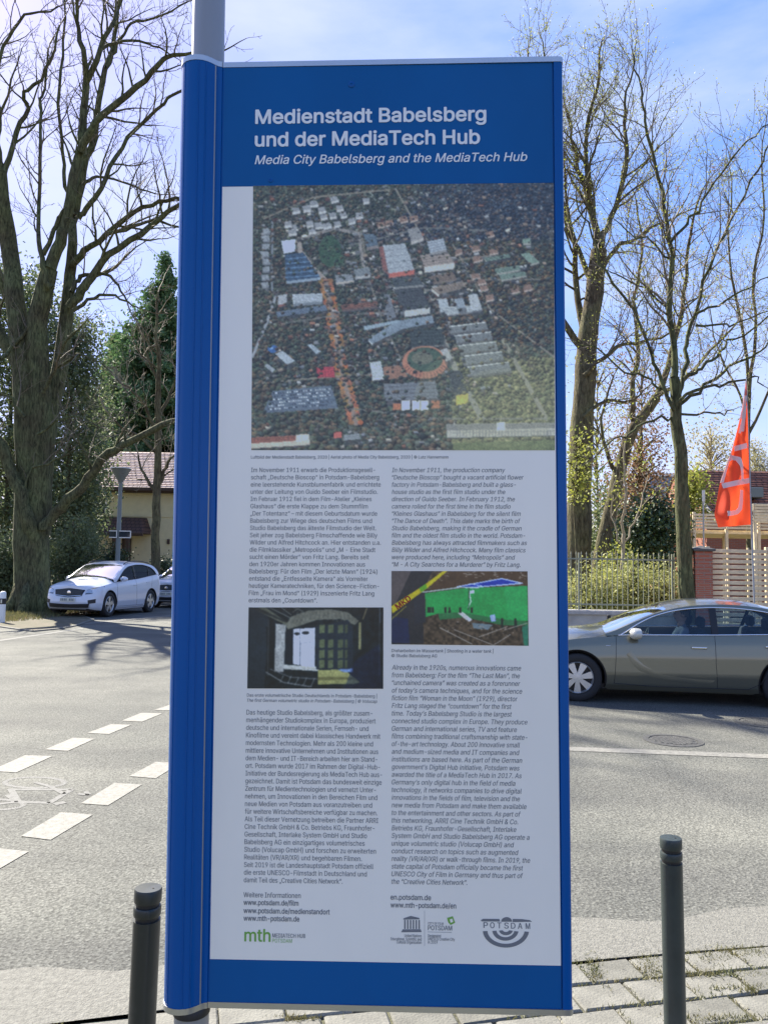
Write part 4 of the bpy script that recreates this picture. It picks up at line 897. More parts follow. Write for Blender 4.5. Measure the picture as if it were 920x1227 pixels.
for x in (285, 372, 395, 455, 520, 690, 765, 275, 300): c.poly([(x - 5, 275), (x + 5, 272), (x + 7, 305), (x - 7, 305)] if x < 530 else [(x - 6, 335), (x + 6, 332), (x + 8, 390), (x - 8, 390)], (30, 42, 36))
for P in ([(340, 390), (520, 480)], [(420, 400), (640, 485), (735, 425)], [(700, 400), (830, 360)], [(560, 440), (720, 380)]): c.line(P, 2.4, (140, 132, 118))
c.poly([(66, 270), (250, 150), (360, 67), (385, 67), (268, 168), (72, 312)], (176, 160, 36)); c.poly([(225, 165), (262, 140), (270, 165), (235, 190)], (96, 150, 40)); c.line([(66, 345), (150, 270)], 3, (120, 112, 50)); c.poly([(800, 380), (836, 370), (836, 488), (810, 488)], (40, 110, 84))
n9 = vnoise(c.h, c.w, 3, 43)[..., None] * .5 + vnoise(c.h, c.w, 13, 44)[..., None] * .5; c.soften(1, .8); c.I = (np.clip(c.I, 0, 255) / 110) ** 1.15 * 116 * (.88 + .24 * n9) + 4
c.hang([(469, 684.2), (631.6, 684.6), (633, 773.7), (469, 771.9)], 'photo_print', 'printed photograph of a film crew before a green screen', GAIN)
q = S(476, 731); M['ink_red'] = mat('red_ink', (.35, .03, .02), .5)
lettering('crane_lettering', [('MKD', 476.5, 730.5, 497)], M['ink_red'], 6.5 * PX, 0, .05, 4, wv=.0016, rot=R(36))

# ================================================================ BOLLARDS
def bollard(px, py, D, r, m, label, rz=0, lean=0):
    top = at(px, py, D); h = top.z; t = empty('bollard', (top.x, top.y, 0), rz); t.rotation_euler = (0, lean, rz); tag(t, label, 'bollard', 'bollards on the pavement edge')
    tilt = Matrix.Translation((0, 0, h)) @ Matrix.Rotation(R(0), 4, 'X')
    MB().lathe([(r, -.05), (r, h - .085)], 28).build('post', m, t, smooth=True, auto=40)
    g = MB(); g.lathe([(r * .86, h - .085), (r * .86, h - .02)], 28); g.build('groove', M['black'], t, smooth=True, auto=40)
    for z0, z1 in ((h - .073, h - .048), (h - .036, h)):
        MB().lathe([(r * .99, z0), (r * 1.01, z0 + .002), (r * 1.01, z1 - .004), (r * .96, z1), (.001, z1 + .0006)], 28).build('ring' if z1 < h - .01 else 'cap', m, t, smooth=True, auto=30)
    s_ = MB(); s_.lathe([(.0028, 0), (.0028, .0016)], 8, Matrix.Translation((r * .35, -r * .2, h))); s_.build('screw', M['black'], t)
    if m is M['bollard']:
        k = MB()
        for i in range(9):
            a = -1.75 + .03 * math.sin(i * 1.9); z = h - .43 - i * .0085
            k.box(-.0035, .0035, -.0005, .0012, z, z + .0075, Matrix.Rotation(a + .5 * math.pi + .04 * math.cos(i), 4, 'Z') @ Matrix.Translation((0, -r - .0005, 0)))
        k.build('scratch', M['galv'], t)
    return t
bollard(174, 1064, 2.30, .0376, M['bollard'], 'near black bollard with two ring grooves and a scratch, left of the sign', rz=.3, lean=R(.6))
bollard(808, 1003.5, 2.88, .0375, M['bollard2'], 'dark grey bollard with two ring grooves on the pavers right of the sign', rz=.1, lean=R(-1.0))

# ================================================================ CARS
# car frame: x runs from the front bumper to the rear, y across, z up; the nose points to -x
def interp(x, P): return float(np.interp(x, [p[0] for p in P], [p[1] for p in P]))
def smooth_curve(P, n=60):
    xs = np.linspace(P[0][0], P[-1][0], n); ys = np.interp(xs, [p[0] for p in P], [p[1] for p in P]); k = np.array([.25, .5, .25])
    for _ in range(3): ys[1:-1] = np.convolve(ys, k, 'same')[1:-1]
    return list(zip(xs, ys))
def make_car(name, label, P):
    root = empty(name); tag(root, label, 'car')
    Lc, W, ax = P['L'], P['W'] / 2, P['axles']; pf, rf, pr, rr = P['pf'], P['rf'], P['pr'], P['rr']
    sh = smooth_curve(P['shoulder']); top = smooth_curve(P['top']); paint = P['paint']; wr = P['wheel_r']; arch = wr + .055
    ztop = lambda x: interp(x, top); zsh = lambda x: interp(x, sh)
    def fx(x):
        a = 1.0
        if x < rf: a = min(a, max(0, 1 - (1 - max(0, x) / rf) ** pf) ** (1 / pf))
        if x > Lc - rr: a = min(a, max(0, 1 - (1 - max(0, Lc - x) / rr) ** pr) ** (1 / pr))
        return a
    WF = [(0, .90), (.08, .955), (.3, 1.0), (.62, .995), (.85, .97), (1, .925)]
    XI = [(0, .10), (.12, .03), (.35, 0), (.6, .015), (.8, .05), (1, .13)]
    zb = .19
    def body_pt(x, t, side):
        xi = interp(t, XI); X = x + xi * math.exp(-x / .18) - xi * .8 * math.exp(-(Lc - x) / .18); z0 = zb + .10 * math.exp(-x / .3) + .12 * math.exp(-(Lc - x) / .3)
        return Vector((X, side * W * fx(x) * interp(t, WF), z0 + (zsh(X) - z0) * t))
    def side_y(x, z):      # outer skin of the cabin / shoulder
        s_ = zsh(x)
        if z <= s_:
            t = (z - zb) / (s_ - zb); return W * fx(x) * interp(t, WF)
        return W * fx(x) * .925 - (z - s_) * P['lean'] - .10 * (z - s_) ** 2
    uf_ = [rf * (1 - math.cos(t)) for t in np.linspace(0, math.pi / 2 * .92, 15)]
    ur_ = [Lc - rr * (1 - math.cos(t)) for t in np.linspace(0, math.pi / 2 * .92, 13)][::-1]
    mid = list(np.linspace(uf_[-1], ur_[0], int((ur_[0] - uf_[-1]) / .035)))[1:-1]; X_ = uf_ + mid + ur_; T_ = list(np.linspace(0, .3, 8)) + list(np.linspace(.3, 1, 16))[1:]
    b = MB(); arches = MB()
    for side in (-1, 1):
        G = [[body_pt(x, t, side) for x in X_] for t in T_]; cut = np.zeros((len(T_), len(X_)), bool); snapped = {}
        for i in range(len(T_)):
            for j in range(len(X_)):
                p = G[i][j]
                for a in ax:
                    d = math.hypot(p.x - a, p.z - wr * .98)
                    if d < arch: cut[i, j] = True; snapped[(i, j)] = (a, d)
        base = len(b.v)
        for (i, j), (a, d) in snapped.items():
            nb = any(0 <= i + di < len(T_) and 0 <= j + dj < len(X_) and not cut[i + di, j + dj] for di in (-1, 0, 1) for dj in (-1, 0, 1))
            if nb and d > 1e-3:
                p = G[i][j]; f = arch / d; nx, nz = a + (p.x - a) * f, wr * .98 + (p.z - wr * .98) * f; G[i][j] = Vector((nx, p.y, nz)); 
                if nz > zb: G[i][j].y = side * W * fx(nx) * interp((nz - zb) / (zsh(nx) - zb), WF)
        for row in G: b.v.extend(tuple(p) for p in row)
        nX = len(X_)
        for i in range(len(T_) - 1):
            for j in range(nX - 1):
                if cut[i, j] and cut[i + 1, j] and cut[i, j + 1] and cut[i + 1, j + 1]: continue
                q = [base + i * nX + j, base + i * nX + j + 1, base + (i + 1) * nX + j + 1, base + (i + 1) * nX + j]; b.f.append(tuple(q if side < 0 else q[::-1]))
    # bonnet and boot decks
    for x0, x1 in ((0, P['cowl']), (P['deck'], Lc)):
        xs = [x for x in X_ if x0 <= x <= x1]
        if x0 == 0: xs.append(x1)
        else: xs.insert(0, x0)
        rows = []
        for x in xs:
            e = body_pt(x, 1, 1); X = e.x; zt = max(ztop(X), e.z); rows.append([Vector((X, e.y * k, e.z + (zt - e.z) * (1 - abs(k) ** 3.2))) for k in np.linspace(-1, 1, 17)])
        b.grid(rows)
    b.build('body', paint, root, smooth=True, auto=50)
    # floor / dark inside
    fl = MB(); fl.box(.35, Lc - .3, -W * .86, W * .86, zb + .01, zb + .06); fl.box(.2, P['cowl'] - .25, -W * .45, W * .45, zb + .06, .62)
    fl.box(ax[0] - arch, ax[0] + arch, -W * .62, W * .62, .2, .72); fl.box(ax[1] - arch, ax[1] + arch, -W * .62, W * .62, .2, .74)
    fl.build('underbody', M['black'], root)
    # cabin
    win = P['window']; wb = lambda x: zsh(x) + .012; wt = smooth_curve(win, 50); x0w, x1w = win[0][0], win[-1][0]
    def ztopw(x): return max(wb(x), interp(x, wt)) if x0w <= x <= x1w else wb(x)
    def edge(x): return max(ztop(x) - P['crown'], wb(x))          # where roof meets side
    xs = list(np.linspace(P['cowl'] - .02, P['deck'] + .02, 64))
    for side in (-1, 1):
        pnl = MB(); gls = MB()
        rows_p = []; 
        for x in xs:
            za, zc = ztopw(x), max(edge(x), ztopw(x)); rows_p.append([Vector((x, side * side_y(x, za + (zc - za) * k), za + (zc - za) * k)) for k in (0, .35, .7, 1)])
        pnl.grid(rows_p); pnl.build('roof_rail_panel', paint, root, smooth=True)
        bx = P['bpillar']
        for (xa, xb) in ((x0w, bx - .035), (bx + .035, x1w)):
            q = np.linspace(xa, xb, 22); g = MB(); g.grid([[Vector((x, side * (side_y(x, wb(x) + (ztopw(x) - wb(x)) * k) - .012), wb(x) + (ztopw(x) - wb(x)) * k)) for k in (0, .33, .66, 1)] for x in q]); g.build('side_window', P.get('glass', M['glass']), root, smooth=True)
        z0, z1 = wb(bx), ztopw(bx); pl = MB(); pl.grid([[Vector((bx + dx, side * (side_y(bx, z) + .002), z)) for dx in (-.045, 0, .045)] for z in np.linspace(z0, z1, 5)]); pl.build('door_pillar', M['black'], root)
        if P.get('qpillar'):
            bx2 = P['qpillar']; pl = MB(); pl.grid([[Vector((bx2 + dx + (z - wb(bx2)) * .25, side * (side_y(bx2, z) + .002), z)) for dx in (-.028, .028)] for z in np.linspace(wb(bx2), ztopw(bx2 + .05), 5)]); pl.build('door_pillar', M['black'], root)
        tr = MB(); pts = [Vector((x, side * (side_y(x, ztopw(x)) + .004), ztopw(x))) for x in np.linspace(x0w, x1w, 40)]; tr.tube(pts, .009, 6)
        pts = [Vector((x, side * (side_y(x, wb(x)) + .006), wb(x))) for x in np.linspace(x0w - .03, x1w, 40)]; tr.tube(pts, .009, 6); tr.build('window_trim', P['trim'], root, smooth=True)
    rs, re = P['roof']
    rows = [[Vector((x, side_y(x, edge(x)) * k, edge(x) + (ztop(x) - edge(x)) * (1 - abs(k) ** 2.4))) for k in np.linspace(-1, 1, 15)] for x in np.linspace(rs, re, 30)]
    MB().grid(rows).build('roof', paint, root, smooth=True)
    for nm, xa, xb in (('windscreen', P['cowl'] - .02, rs), ('rear_window', re, P['deck'] + .02)):
        rows = [[Vector((x, (side_y(x, edge(x)) - .0) * k, edge(x) + (ztop(x) - edge(x)) * (1 - abs(k) ** 2.4))) for k in np.linspace(-.93, .93, 13)] for x in np.linspace(xa, xb, 14)]
        MB().grid(rows).build(nm, M['wglass'], root, smooth=True)
        for s_ in (-1, 1):
            rows = [[Vector((x, side_y(x, edge(x)) * k * s_, edge(x) + (ztop(x) - edge(x)) * (1 - abs(k) ** 2.4) + .001)) for k in (.925, .96, 1)] for x in np.linspace(xa, xb, 14)]
            MB().grid(rows).build('screen_pillar', paint, root, smooth=True)
    # dash, seats, wheel
    MB().rbox(P['cowl'] + .05, P['cowl'] + .55, -W * .8, W * .8, .55, zsh(1.6) - .01, .06).build('dashboard', M['seat'], root)
    for sx, sy in ((P['seat'], -.38), (P['seat'], .38), (P['seat'] + .88, -.38), (P['seat'] + .88, .38)):
        s_ = MB(); s_.rbox(sx - .45, sx + .1, sy - .25, sy + .25, .32, .50, .05); s_.rbox(-.06, .08, -.24, .24, 0, .60, .05, Matrix.Translation((sx + .1, sy, .45)) @ Matrix.Rotation(R(18), 4, 'Y'))
        s_.rbox(sx + .26, sx + .34, sy - .13, sy + .13, 1.03, 1.19, .03); s_.build('seat', M['seat'], root, smooth=True, auto=40)
    sw_ = MB(); T = Matrix.Translation((P['seat'] - .48, -.38, .84)) @ Matrix.Rotation(R(-65), 4, 'Y'); sw_.tube([T @ Vector((.18 * math.cos(t), .18 * math.sin(t), 0)) for t in np.linspace(0, 2 * math.pi, 25)], .014, 6, False); sw_.tube([T @ Vector((-.17, 0, 0)), T @ Vector((.17, 0, 0))], .02, 5); sw_.build('steering_wheel', M['black'], root, smooth=True)
    # wheels
    for a in ax:
        for side in (-1, 1):
            T = Matrix.Translation((a, side * (W - .115), wr * .98)) @ Matrix.Rotation(R(90) * side * -1, 4, 'X')
            ty = MB(); ty.lathe([(wr * .66, -.1), (wr * .9, -.105), (wr * .985, -.08), (wr, -.04), (wr, .04), (wr * .985, .08), (wr * .93, .10), (wr * .74, .105), (wr * .655, .085)], 44, T, False); wo = ty.build('wheel', M['tyre'], root, smooth=True, auto=60)
            rm = MB(); rm.lathe([(wr * .655, .09), (wr * .63, .10), (wr * .60, .075), (wr * .58, -.02)], 44, T, False); rm.lathe([(wr * .2, .075), (wr * .16, .09), (.001, .092)], 20, T, False)
            n = P['spokes']
            for k in range(n):
                T2 = T @ Matrix.Rotation(2 * math.pi * (k + .25) / n, 4, 'Z'); w0, w1 = (P['spoke_w'][0] * wr, P['spoke_w'][1] * wr)
                vs = [(wr * .12, -w0, .088), (wr * .62, -w1, .082), (wr * .62, w1, .082), (wr * .12, w0, .088), (wr * .12, -w0, .06), (wr * .62, -w1, .05), (wr * .62, w1, .05), (wr * .12, w0, .06)]
                rm.add([T2 @ Vector(v) for v in vs], [(0, 1, 2, 3), (0, 4, 5, 1), (3, 2, 6, 7), (4, 7, 6, 5)])
            rm.build('rim', M['rim'], wo, smooth=False)
            bd = MB(); bd.lathe([(wr * .62, .03), (.001, .03)], 30, T, False); bd.build('brake_disc', M['black'], wo)
    # arch lips and wells
    for a in ax:
        for side in (-1, 1):
            ts = np.linspace(R(-12), R(192), 30); rows = []
            for t in ts:
                x, z = a + arch * math.cos(t), wr * .98 + arch * math.sin(t); y = side_y(x, max(z, .2)); rows.append([Vector((x, side * (y + .004), z)), Vector((a + (arch - .022) * math.cos(t), side * (y - .004), wr * .98 + (arch - .022) * math.sin(t))), Vector((a + (arch - .02) * math.cos(t), side * (y - .30), wr * .98 + (arch - .02) * math.sin(t)))])
            MB().grid(rows).build('wheel_arch', M['black'], root, smooth=True)
    # seams
    for side in (-1, 1):
        for S_line in P['seams']:
            s_ = MB(); pts = []
            for (xa, za), (xb, zb_) in zip(S_line[:-1], S_line[1:]):
                for k in np.linspace(0, 1, 8): x, z = xa + (xb - xa) * k, za + (zb_ - za) * k; pts.append(Vector((x, side * (side_y(x, z) - .001), z)))
            s_.tube(pts, .0045, 5); s_.build('door_seam', M['black'], root)
        for hx, hz in P['handles']:
            h = MB(); y = side_y(hx, hz); h.rbox(hx - .10, hx + .10, side * (y + .022) - .010, side * (y + .022) + .010, hz - .012, hz + .014, .008); h.rbox(hx - .095, hx - .065, side * (y + .008) - .012, side * (y + .008) + .012, hz - .01, hz + .01, .004); h.rbox(hx + .065, hx + .095, side * (y + .008) - .012, side * (y + .008) + .012, hz - .01, hz + .01, .004); h.build('door_handle', P['handle_mat'], root, smooth=True, auto=35)
        mx_, mz = P['mirror']; y = side_y(mx_, mz); T = Matrix.Translation((mx_, side * (y + .13), mz)) @ Matrix.Rotation(side * R(-6), 4, 'Z')
        mm = MB(); rows = []
        for i in range(9):
            u_ = i / 8; r_ = [ .02, .062, .082, .092, .095, .095, .093, .09, .086][i]; rows.append([T @ Vector((-.08 + .14 * u_, 1.35 * r_ * math.cos(t), .82 * r_ * math.sin(t) + .0)) for t in np.linspace(0, 2 * math.pi, 17)])
        mm.grid(rows); mo = mm.build('mirror', P['mirror_mat'], root, smooth=True)
        MB().tube([T @ Vector((.058, 0, 0)), T @ Vector((.062, 0, 0))], [.07, .07], 16).build('mirror_glass', M['chrome'], mo)
        MB().tube([Vector((mx_ + .02, side * (y - .02), mz - .05)), T @ Vector((0, side * -.05, -.05))], [.03, .02], 6).build('mirror_foot', M['black'], mo)
    if P.get('cladding'):
        for a in ax:
            for side in (-1, 1):
                rows = []
                for t in np.linspace(R(-14), R(194), 34):
                    r_ = []
                    for ra in (arch - .01, arch + .02, arch + .05): x, z = a + ra * math.cos(t), wr * .98 + ra * math.sin(t); r_.append(Vector((x, side * (side_y(x, max(z, .2)) + .006), max(z, .17))))
                    rows.append(r_)
                MB().grid(rows).build('arch_cladding', M['black'], root, smooth=True)
    # rocker strip
    for side in (-1, 1):
        rows = [[Vector((x, side * (side_y(x, z) + (.004 if z > .2 else -.05)), z)) for z in (.17, .2, .245)] for x in np.linspace(ax[0] + arch + .02, ax[1] - arch - .02, 20)]
        MB().grid(rows).build('sill', P.get('sill_mat', M['black']), root, smooth=True)
    # patches on nose and tail
    def nose_x(y, z):
        t = min(1, max(0, (z - zb) / (zsh(.1) - zb))); f = min(.999, abs(y) / (W * interp(t, WF))); x = rf * (1 - max(0, 1 - f ** pf) ** (1 / pf)); return x + interp(t, XI) * math.exp(-x / .18)
    def tail_x(y, z):
        t = min(1, max(0, (z - zb) / (zsh(Lc - .1) - zb))); f = min(.999, abs(y) / (W * interp(t, WF))); x = Lc - rr * (1 - max(0, 1 - f ** pr) ** (1 / pr)); return x - .8 * interp(t, XI) * math.exp(-(Lc - x) / .18)
    def patch(nm, lo, hi, m, off=.008, tail=False, parent=root, n=14):
        """lo, hi: (y, z) polylines of the lower and upper edge"""
        rows = []
        for k in np.linspace(0, 1, 6):
            r_ = []
            for u_ in np.linspace(0, 1, n):
                yl, zl = interp(u_, [(i / (len(lo) - 1), p[0]) for i, p in enumerate(lo)]), interp(u_, [(i / (len(lo) - 1), p[1]) for i, p in enumerate(lo)])
                yh, zh = interp(u_, [(i / (len(hi) - 1), p[0]) for i, p in enumerate(hi)]), interp(u_, [(i / (len(hi) - 1), p[1]) for i, p in enumerate(hi)])
                y, z = yl + (yh - yl) * k, zl + (zh - zl) * k; x = tail_x(y, z) + off if tail else nose_x(y, z) - off; r_.append(Vector((x, y, z)))
            rows.append(r_)
        return MB().grid(rows).build(nm, m, parent, smooth=True)
    return root, patch, side_y, nose_x

# ---- the silver saloon
OP = dict(L=4.83, W=1.856, pf=2.6, rf=.95, pr=2.8, rr=.7, wheel_r=.335, axles=(.98, 3.717), cowl=1.38, deck=4.28, lean=.42, crown=.07, roof=(2.2, 3.45), bpillar=2.80, seat=2.42,
          shoulder=[(0, .60), (.3, .74), (1.0, .87), (1.55, .92), (2.8, .955), (4.0, 1.00), (4.6, .98), (4.83, .86)],
          top=[(0, .62), (.15, .76), (.5, .88), (1.0, .965), (1.38, 1.005), (1.75, 1.18), (2.0, 1.29), (2.3, 1.385), (2.6, 1.435), (3.0, 1.455), (3.4, 1.43), (3.8, 1.335), (4.28, 1.13), (4.5, 1.07), (4.75, 1.03), (4.83, .9)],
          window=[(1.56, .93), (1.80, 1.09), (2.0, 1.195), (2.26, 1.275), (2.5, 1.315), (2.76, 1.335), (3.1, 1.335), (3.38, 1.31), (3.6, 1.27), (3.9, 1.17), (4.02, 1.03)],
          paint=M['car_silver'], trim=M['chrome'], handle_mat=M['chrome'], handles=[(2.58, .79), (3.52, .83)], mirror=(1.74, .965), mirror_mat=mat('sunlit_mirror_shell', (.55, .54, .48), .3, coat=.6),  # mirror shell paler than the body: sunlight put into its colour
          spokes=7, spoke_w=(.075, .15), qpillar=3.62,
          seams=[[(1.50, .91), (1.49, .6), (1.47, .27)], [(2.79, .95), (2.79, .6), (2.81, .25)], [(1.47, .27), (2.0, .245), (2.81, .25), (3.2, .25), (3.36, .33), (3.45, .5)], [(4.02, 1.0), (4.0, .86), (3.9, .74)]], sill_mat=M['car_silver'])
opel, patch, sy_, nx_ = make_car('silver_car', 'champagne silver saloon car driving past behind the sign with a driver inside', OP)
yaw = R(-8.5); aw = ground(691.5, 840.5); opel.rotation_euler = (0, 0, yaw); off = Matrix.Rotation(yaw, 3, 'Z') @ Vector((.98, -.90, 0)); opel.location = (aw.x - off.x, aw.y - off.y, 0); opel.scale = (1, 1, .985)
patch('headlight', [(-.86, .60), (-.55, .60)], [(-.86, .72), (-.50, .68)], M['lamp_glass']); patch('headlight', [(.55, .60), (.86, .60)], [(.50, .68), (.86, .72)], M['lamp_glass'])
patch('grille', [(-.42, .46), (.42, .46)], [(-.5, .60), (.5, .60)], M['black']); patch('tail_light', [(-.86, .8), (-.5, .8)], [(-.86, .95), (-.5, .95)], M['ink_red'], tail=True); patch('tail_light', [(.5, .8), (.86, .8)], [(.5, .95), (.86, .95)], M['ink_red'], tail=True)
for side in (-1, 1):
    # blade-shaped crease pressed into the front door
    pts = [(1.66, .70), (1.72, .60), (1.82, .50), (1.98, .415), (2.2, .36), (2.5, .335), (2.75, .33)]; rows = []
    for (x, z) in pts: rows.append([Vector((x - .035, side * (sy_(x, z - .03) + .001), z - .035)), Vector((x, side * (sy_(x, z) + .006), z)), Vector((x + .03, side * (sy_(x, z + .03) + .001), z + .04))])
    MB().grid(rows).build('door_crease', M['car_silver'], opel, smooth=True)
    MB().rbox(1.36, 1.42, side * sy_(1.39, .78) - .008, side * sy_(1.39, .78) + .008, .775, .79, .004).build('side_indicator', M['lamp_glass'], opel)

# ---- the white cars on the left
XC = dict(L=4.63, W=1.89, pf=3.5, rf=.75, pr=3.6, rr=.55, wheel_r=.38, glass=M['suv_glass'], axles=(.90, 3.67), cowl=1.22, deck=4.42, lean=.25, crown=.06, roof=(2.05, 3.95), bpillar=2.62, seat=2.35,
          shoulder=[(0, .78), (.25, .90), (1.0, 1.0), (1.5, 1.05), (2.8, 1.12), (3.8, 1.22), (4.3, 1.27), (4.63, 1.15)],
          top=[(0, .80), (.12, .97), (.4, 1.06), (1.0, 1.14), (1.22, 1.17), (1.7, 1.43), (2.05, 1.60), (2.4, 1.67), (2.8, 1.70), (3.3, 1.70), (3.95, 1.63), (4.2, 1.52), (4.42, 1.30), (4.63, 1.15)],
          window=[(1.40, 1.06), (1.75, 1.28), (2.0, 1.42), (2.3, 1.52), (2.8, 1.575), (3.3, 1.575), (3.8, 1.50), (4.08, 1.36), (4.12, 1.27)],
          paint=M['car_white'], trim=M['black'], handle_mat=M['car_white'], handles=[(2.5, .93), (3.4, 1.0)], mirror=(1.62, 1.13), mirror_mat=M['car_white'],
          spokes=5, spoke_w=(.11, .16), qpillar=3.55,
          seams=[[(1.36, 1.0), (1.34, .6), (1.36, .30)], [(2.62, 1.1), (2.62, .6), (2.66, .29)], [(1.36, .30), (2.66, .29), (3.15, .29), (3.25, .5)], [(3.80, 1.2), (3.68, .85)]])
suv, patch, sy_, nx_ = make_car('parked_car', 'white parked suv with dark grille facing the camera under the big forked tree', XC)
suv['group'] = 'white cars parked along the verge'
patch('grille', [(-.44, .64), (0, .595), (.44, .64)], [(-.52, .82), (0, .865), (.52, .82)], M['black'], .012)
g_ = MB()
for z in np.linspace(.66, .81, 5): g_.tube([Vector((nx_(y, z) - .014, y, z)) for y in np.linspace(-.43, .43, 14)], .0035, 4)
g_.build('grille_bar', M['lamp'], suv); MB().tube([Vector((nx_(.43, .66) - .02, -.43, .66)), Vector((nx_(.0, .62) - .02, 0, .625)), Vector((nx_(.43, .66) - .02, .43, .66))], .01, 5).build('grille_frame', M['chrome'], suv)
MB().lathe([(.062, -.01), (.062, .012), (.045, .014), (.045, .01), (.001, .012)], 20, Matrix.Translation((nx_(0, .74) - .014, 0, .735)) @ Matrix.Rotation(R(-90), 4, 'Y')).build('badge', M['chrome'], suv)
for s_ in (-1, 1):
    lo, hi = [(.55, .69), (.87, .72)], [(.56, .82), (.72, .875), (.90, .93)]
    if s_ < 0: lo, hi = [(-a, b_) for a, b_ in lo[::-1]], [(-a, b_) for a, b_ in hi[::-1]]
    patch('headlight', lo, hi, M['lamp_dark'], .010); patch('headlight_lens', [(a * .985, b_ + .035) for a, b_ in lo], [(a * .93, b_ - .03) for a, b_ in hi], M['lamp_glass'], .016)
    lo, hi = [(.66, .42), (.84, .44)], [(.64, .52), (.84, .56)]
    if s_ < 0: lo, hi = [(-a, b_) for a, b_ in lo[::-1]], [(-a, b_) for a, b_ in hi[::-1]]
    patch('fog_light_recess', lo, hi, M['black'], .008)
patch('lower_intake', [(-.66, .30), (.66, .30)], [(-.70, .42), (0, .40), (.70, .42)], M['black'], .010); patch('skid_strip', [(-.6, .255), (.6, .255)], [(-.62, .285), (.62, .285)], M['rim'], .014)
patch('number_plate', [(-.26, .475), (.26, .475)], [(-.26, .585), (.26, .585)], M['plate'], .030)
pl = MB()
for k in range(8):
    if k != 3: y = -.21 + k * .058; pl.box(nx_(0, .53) - .037, nx_(0, .53) - .034, y, y + .034, .495, .565)
pl.build('plate_marks', M['ink'], suv)
for s_ in (-1, 1):
    MB().tube([Vector((x, s_ * (sy_(x, 1.6) - .06), interp(x, XC['top']) - .005 + (.0 if 2.25 < x < 3.8 else -.03))) for x in np.linspace(2.15, 3.9, 16)], .014, 6).build('roof_bar', M['black'], suv, smooth=True)
patch('tail_light', [(-.9, .9), (-.62, .9)], [(-.9, 1.15), (-.7, 1.15)], M['ink_red'], tail=True); patch('tail_light', [(.62, .9), (.9, .9)], [(.7, 1.15), (.9, 1.15)], M['ink_red'], tail=True)
MB().prism([(3.9, -.01), (4.08, -.01), (4.08, .01), (3.9, .01)], 1.60, 1.69).build('roof_fin', M['car_white'], suv)
ry = R(79.5); aw = ground(130, 739.2); off = Matrix.Rotation(ry, 3, 'Z') @ Vector((.90, -.92, 0)); suv.rotation_euler = (0, 0, ry); suv.location = (aw.x - off.x, aw.y - off.y, 0); suv.scale = (1.03, 1.02, 1.085)
c2 = copy_tree(suv); dv = Matrix.Rotation(ry, 3, 'Z') @ Vector((6.4, -.25, 0)); c2.location = suv.location + dv; c2['label'] = 'second white parked car, just its dark front showing between the suv and the sign'
suv['group'] = c2['group'] = 'white cars parked along the verge'

# ================================================================ THE DRIVER
def skin_mesh(name, nodes, edges, m, parent, sub=1, root_i=0):
    me = bpy.data.meshes.new(name); me.from_pydata([n[0] for n in nodes], edges, []); o = bpy.data.objects.new(name, me); COL.objects.link(o)
    md = o.modifiers.new('s', 'SKIN'); md.use_smooth_shade = True; lay = me.skin_vertices[0].data if me.skin_vertices else None
    if lay is None:
        bpy.context.view_layer.objects.active = o; o.select_set(True); bpy.ops.mesh.customdata_skin_add(); lay = me.skin_vertices[0].data
    for i, n in enumerate(nodes):
        r_ = n[1] if hasattr(n[1], '__len__') else (n[1], n[1]); lay[i].radius = r_; lay[i].use_root = (i == root_i)
    s2 = o.modifiers.new('u', 'SUBSURF'); s2.levels = sub; s2.render_levels = sub
    dg = bpy.context.evaluated_depsgraph_get(); nm = bpy.data.meshes.new_from_object(o.evaluated_get(dg)); nm.name = name; bpy.data.objects.remove(o); nm.materials.clear(); nm.materials.append(m); r2_ = link(name, nm, parent); return r2_
per = empty('person'); tag(per, 'person driving the silver car, seated upright with hands on the steering wheel', 'person')
per.location = opel.location; per.rotation_euler = opel.rotation_euler
sx, sy = 2.38, -.38
N = [((sx, sy, .56), .14), ((sx + .05, sy, .76), .125), ((sx + .10, sy, .94), (.15, .11)), ((sx + .10, sy, 1.02), .06), ((sx + .085, sy, 1.09), .052),
     ((sx + .10, sy - .16, .98), .062), ((sx - .02, sy - .21, .80), .045), ((sx - .24, sy - .18, .84), .036), ((sx - .38, sy - .16, .90), .024),
     ((sx + .10, sy + .16, .98), .062), ((sx - .02, sy + .21, .80), .045), ((sx - .24, sy + .18, .84), .036), ((sx - .38, sy + .16, .90), .024),
     ((sx - .05, sy - .10, .55), .09), ((sx - .48, sy - .12, .66), .065), ((sx - .80, sy - .12, .36), .042), ((sx - .93, sy - .12, .32), .035),
     ((sx - .05, sy + .10, .55), .09), ((sx - .48, sy + .12, .66), .065), ((sx - .80, sy + .12, .36), .042), ((sx - .93, sy + .12, .32), .035)]
EDG = [(0, 1), (1, 2), (2, 3), (3, 4), (2, 5), (5, 6), (6, 7), (7, 8), (2, 9), (9, 10), (10, 11), (11, 12), (0, 13), (13, 14), (14, 15), (15, 16), (0, 17), (17, 18), (18, 19), (19, 20)]
skin_mesh('clothing', N, EDG, M['shirt'], per, 1)
hm = MB(); rows = []
for i, t in enumerate(np.linspace(0, math.pi, 15)):
    z = 1.195 + .118 * math.cos(t); rr_ = .078 * math.sin(t) ** .8 * (1.0 if math.cos(t) > 0 else .94); row = []
    for a in np.linspace(0, 2 * math.pi, 21):
        x = sx + .075 + rr_ * 1.15 * math.cos(a); y = sy + rr_ * math.sin(a); 
        if math.cos(a) < -.9 and abs(z - 1.185) < .03: x -= .022
        if math.cos(a) < -.93 and abs(z - 1.225) < .012: x += .006
        if math.cos(a) < -.9 and abs(z - 1.10) < .02: x -= .010
        row.append(Vector((x, y, z)))
    rows.append(row)
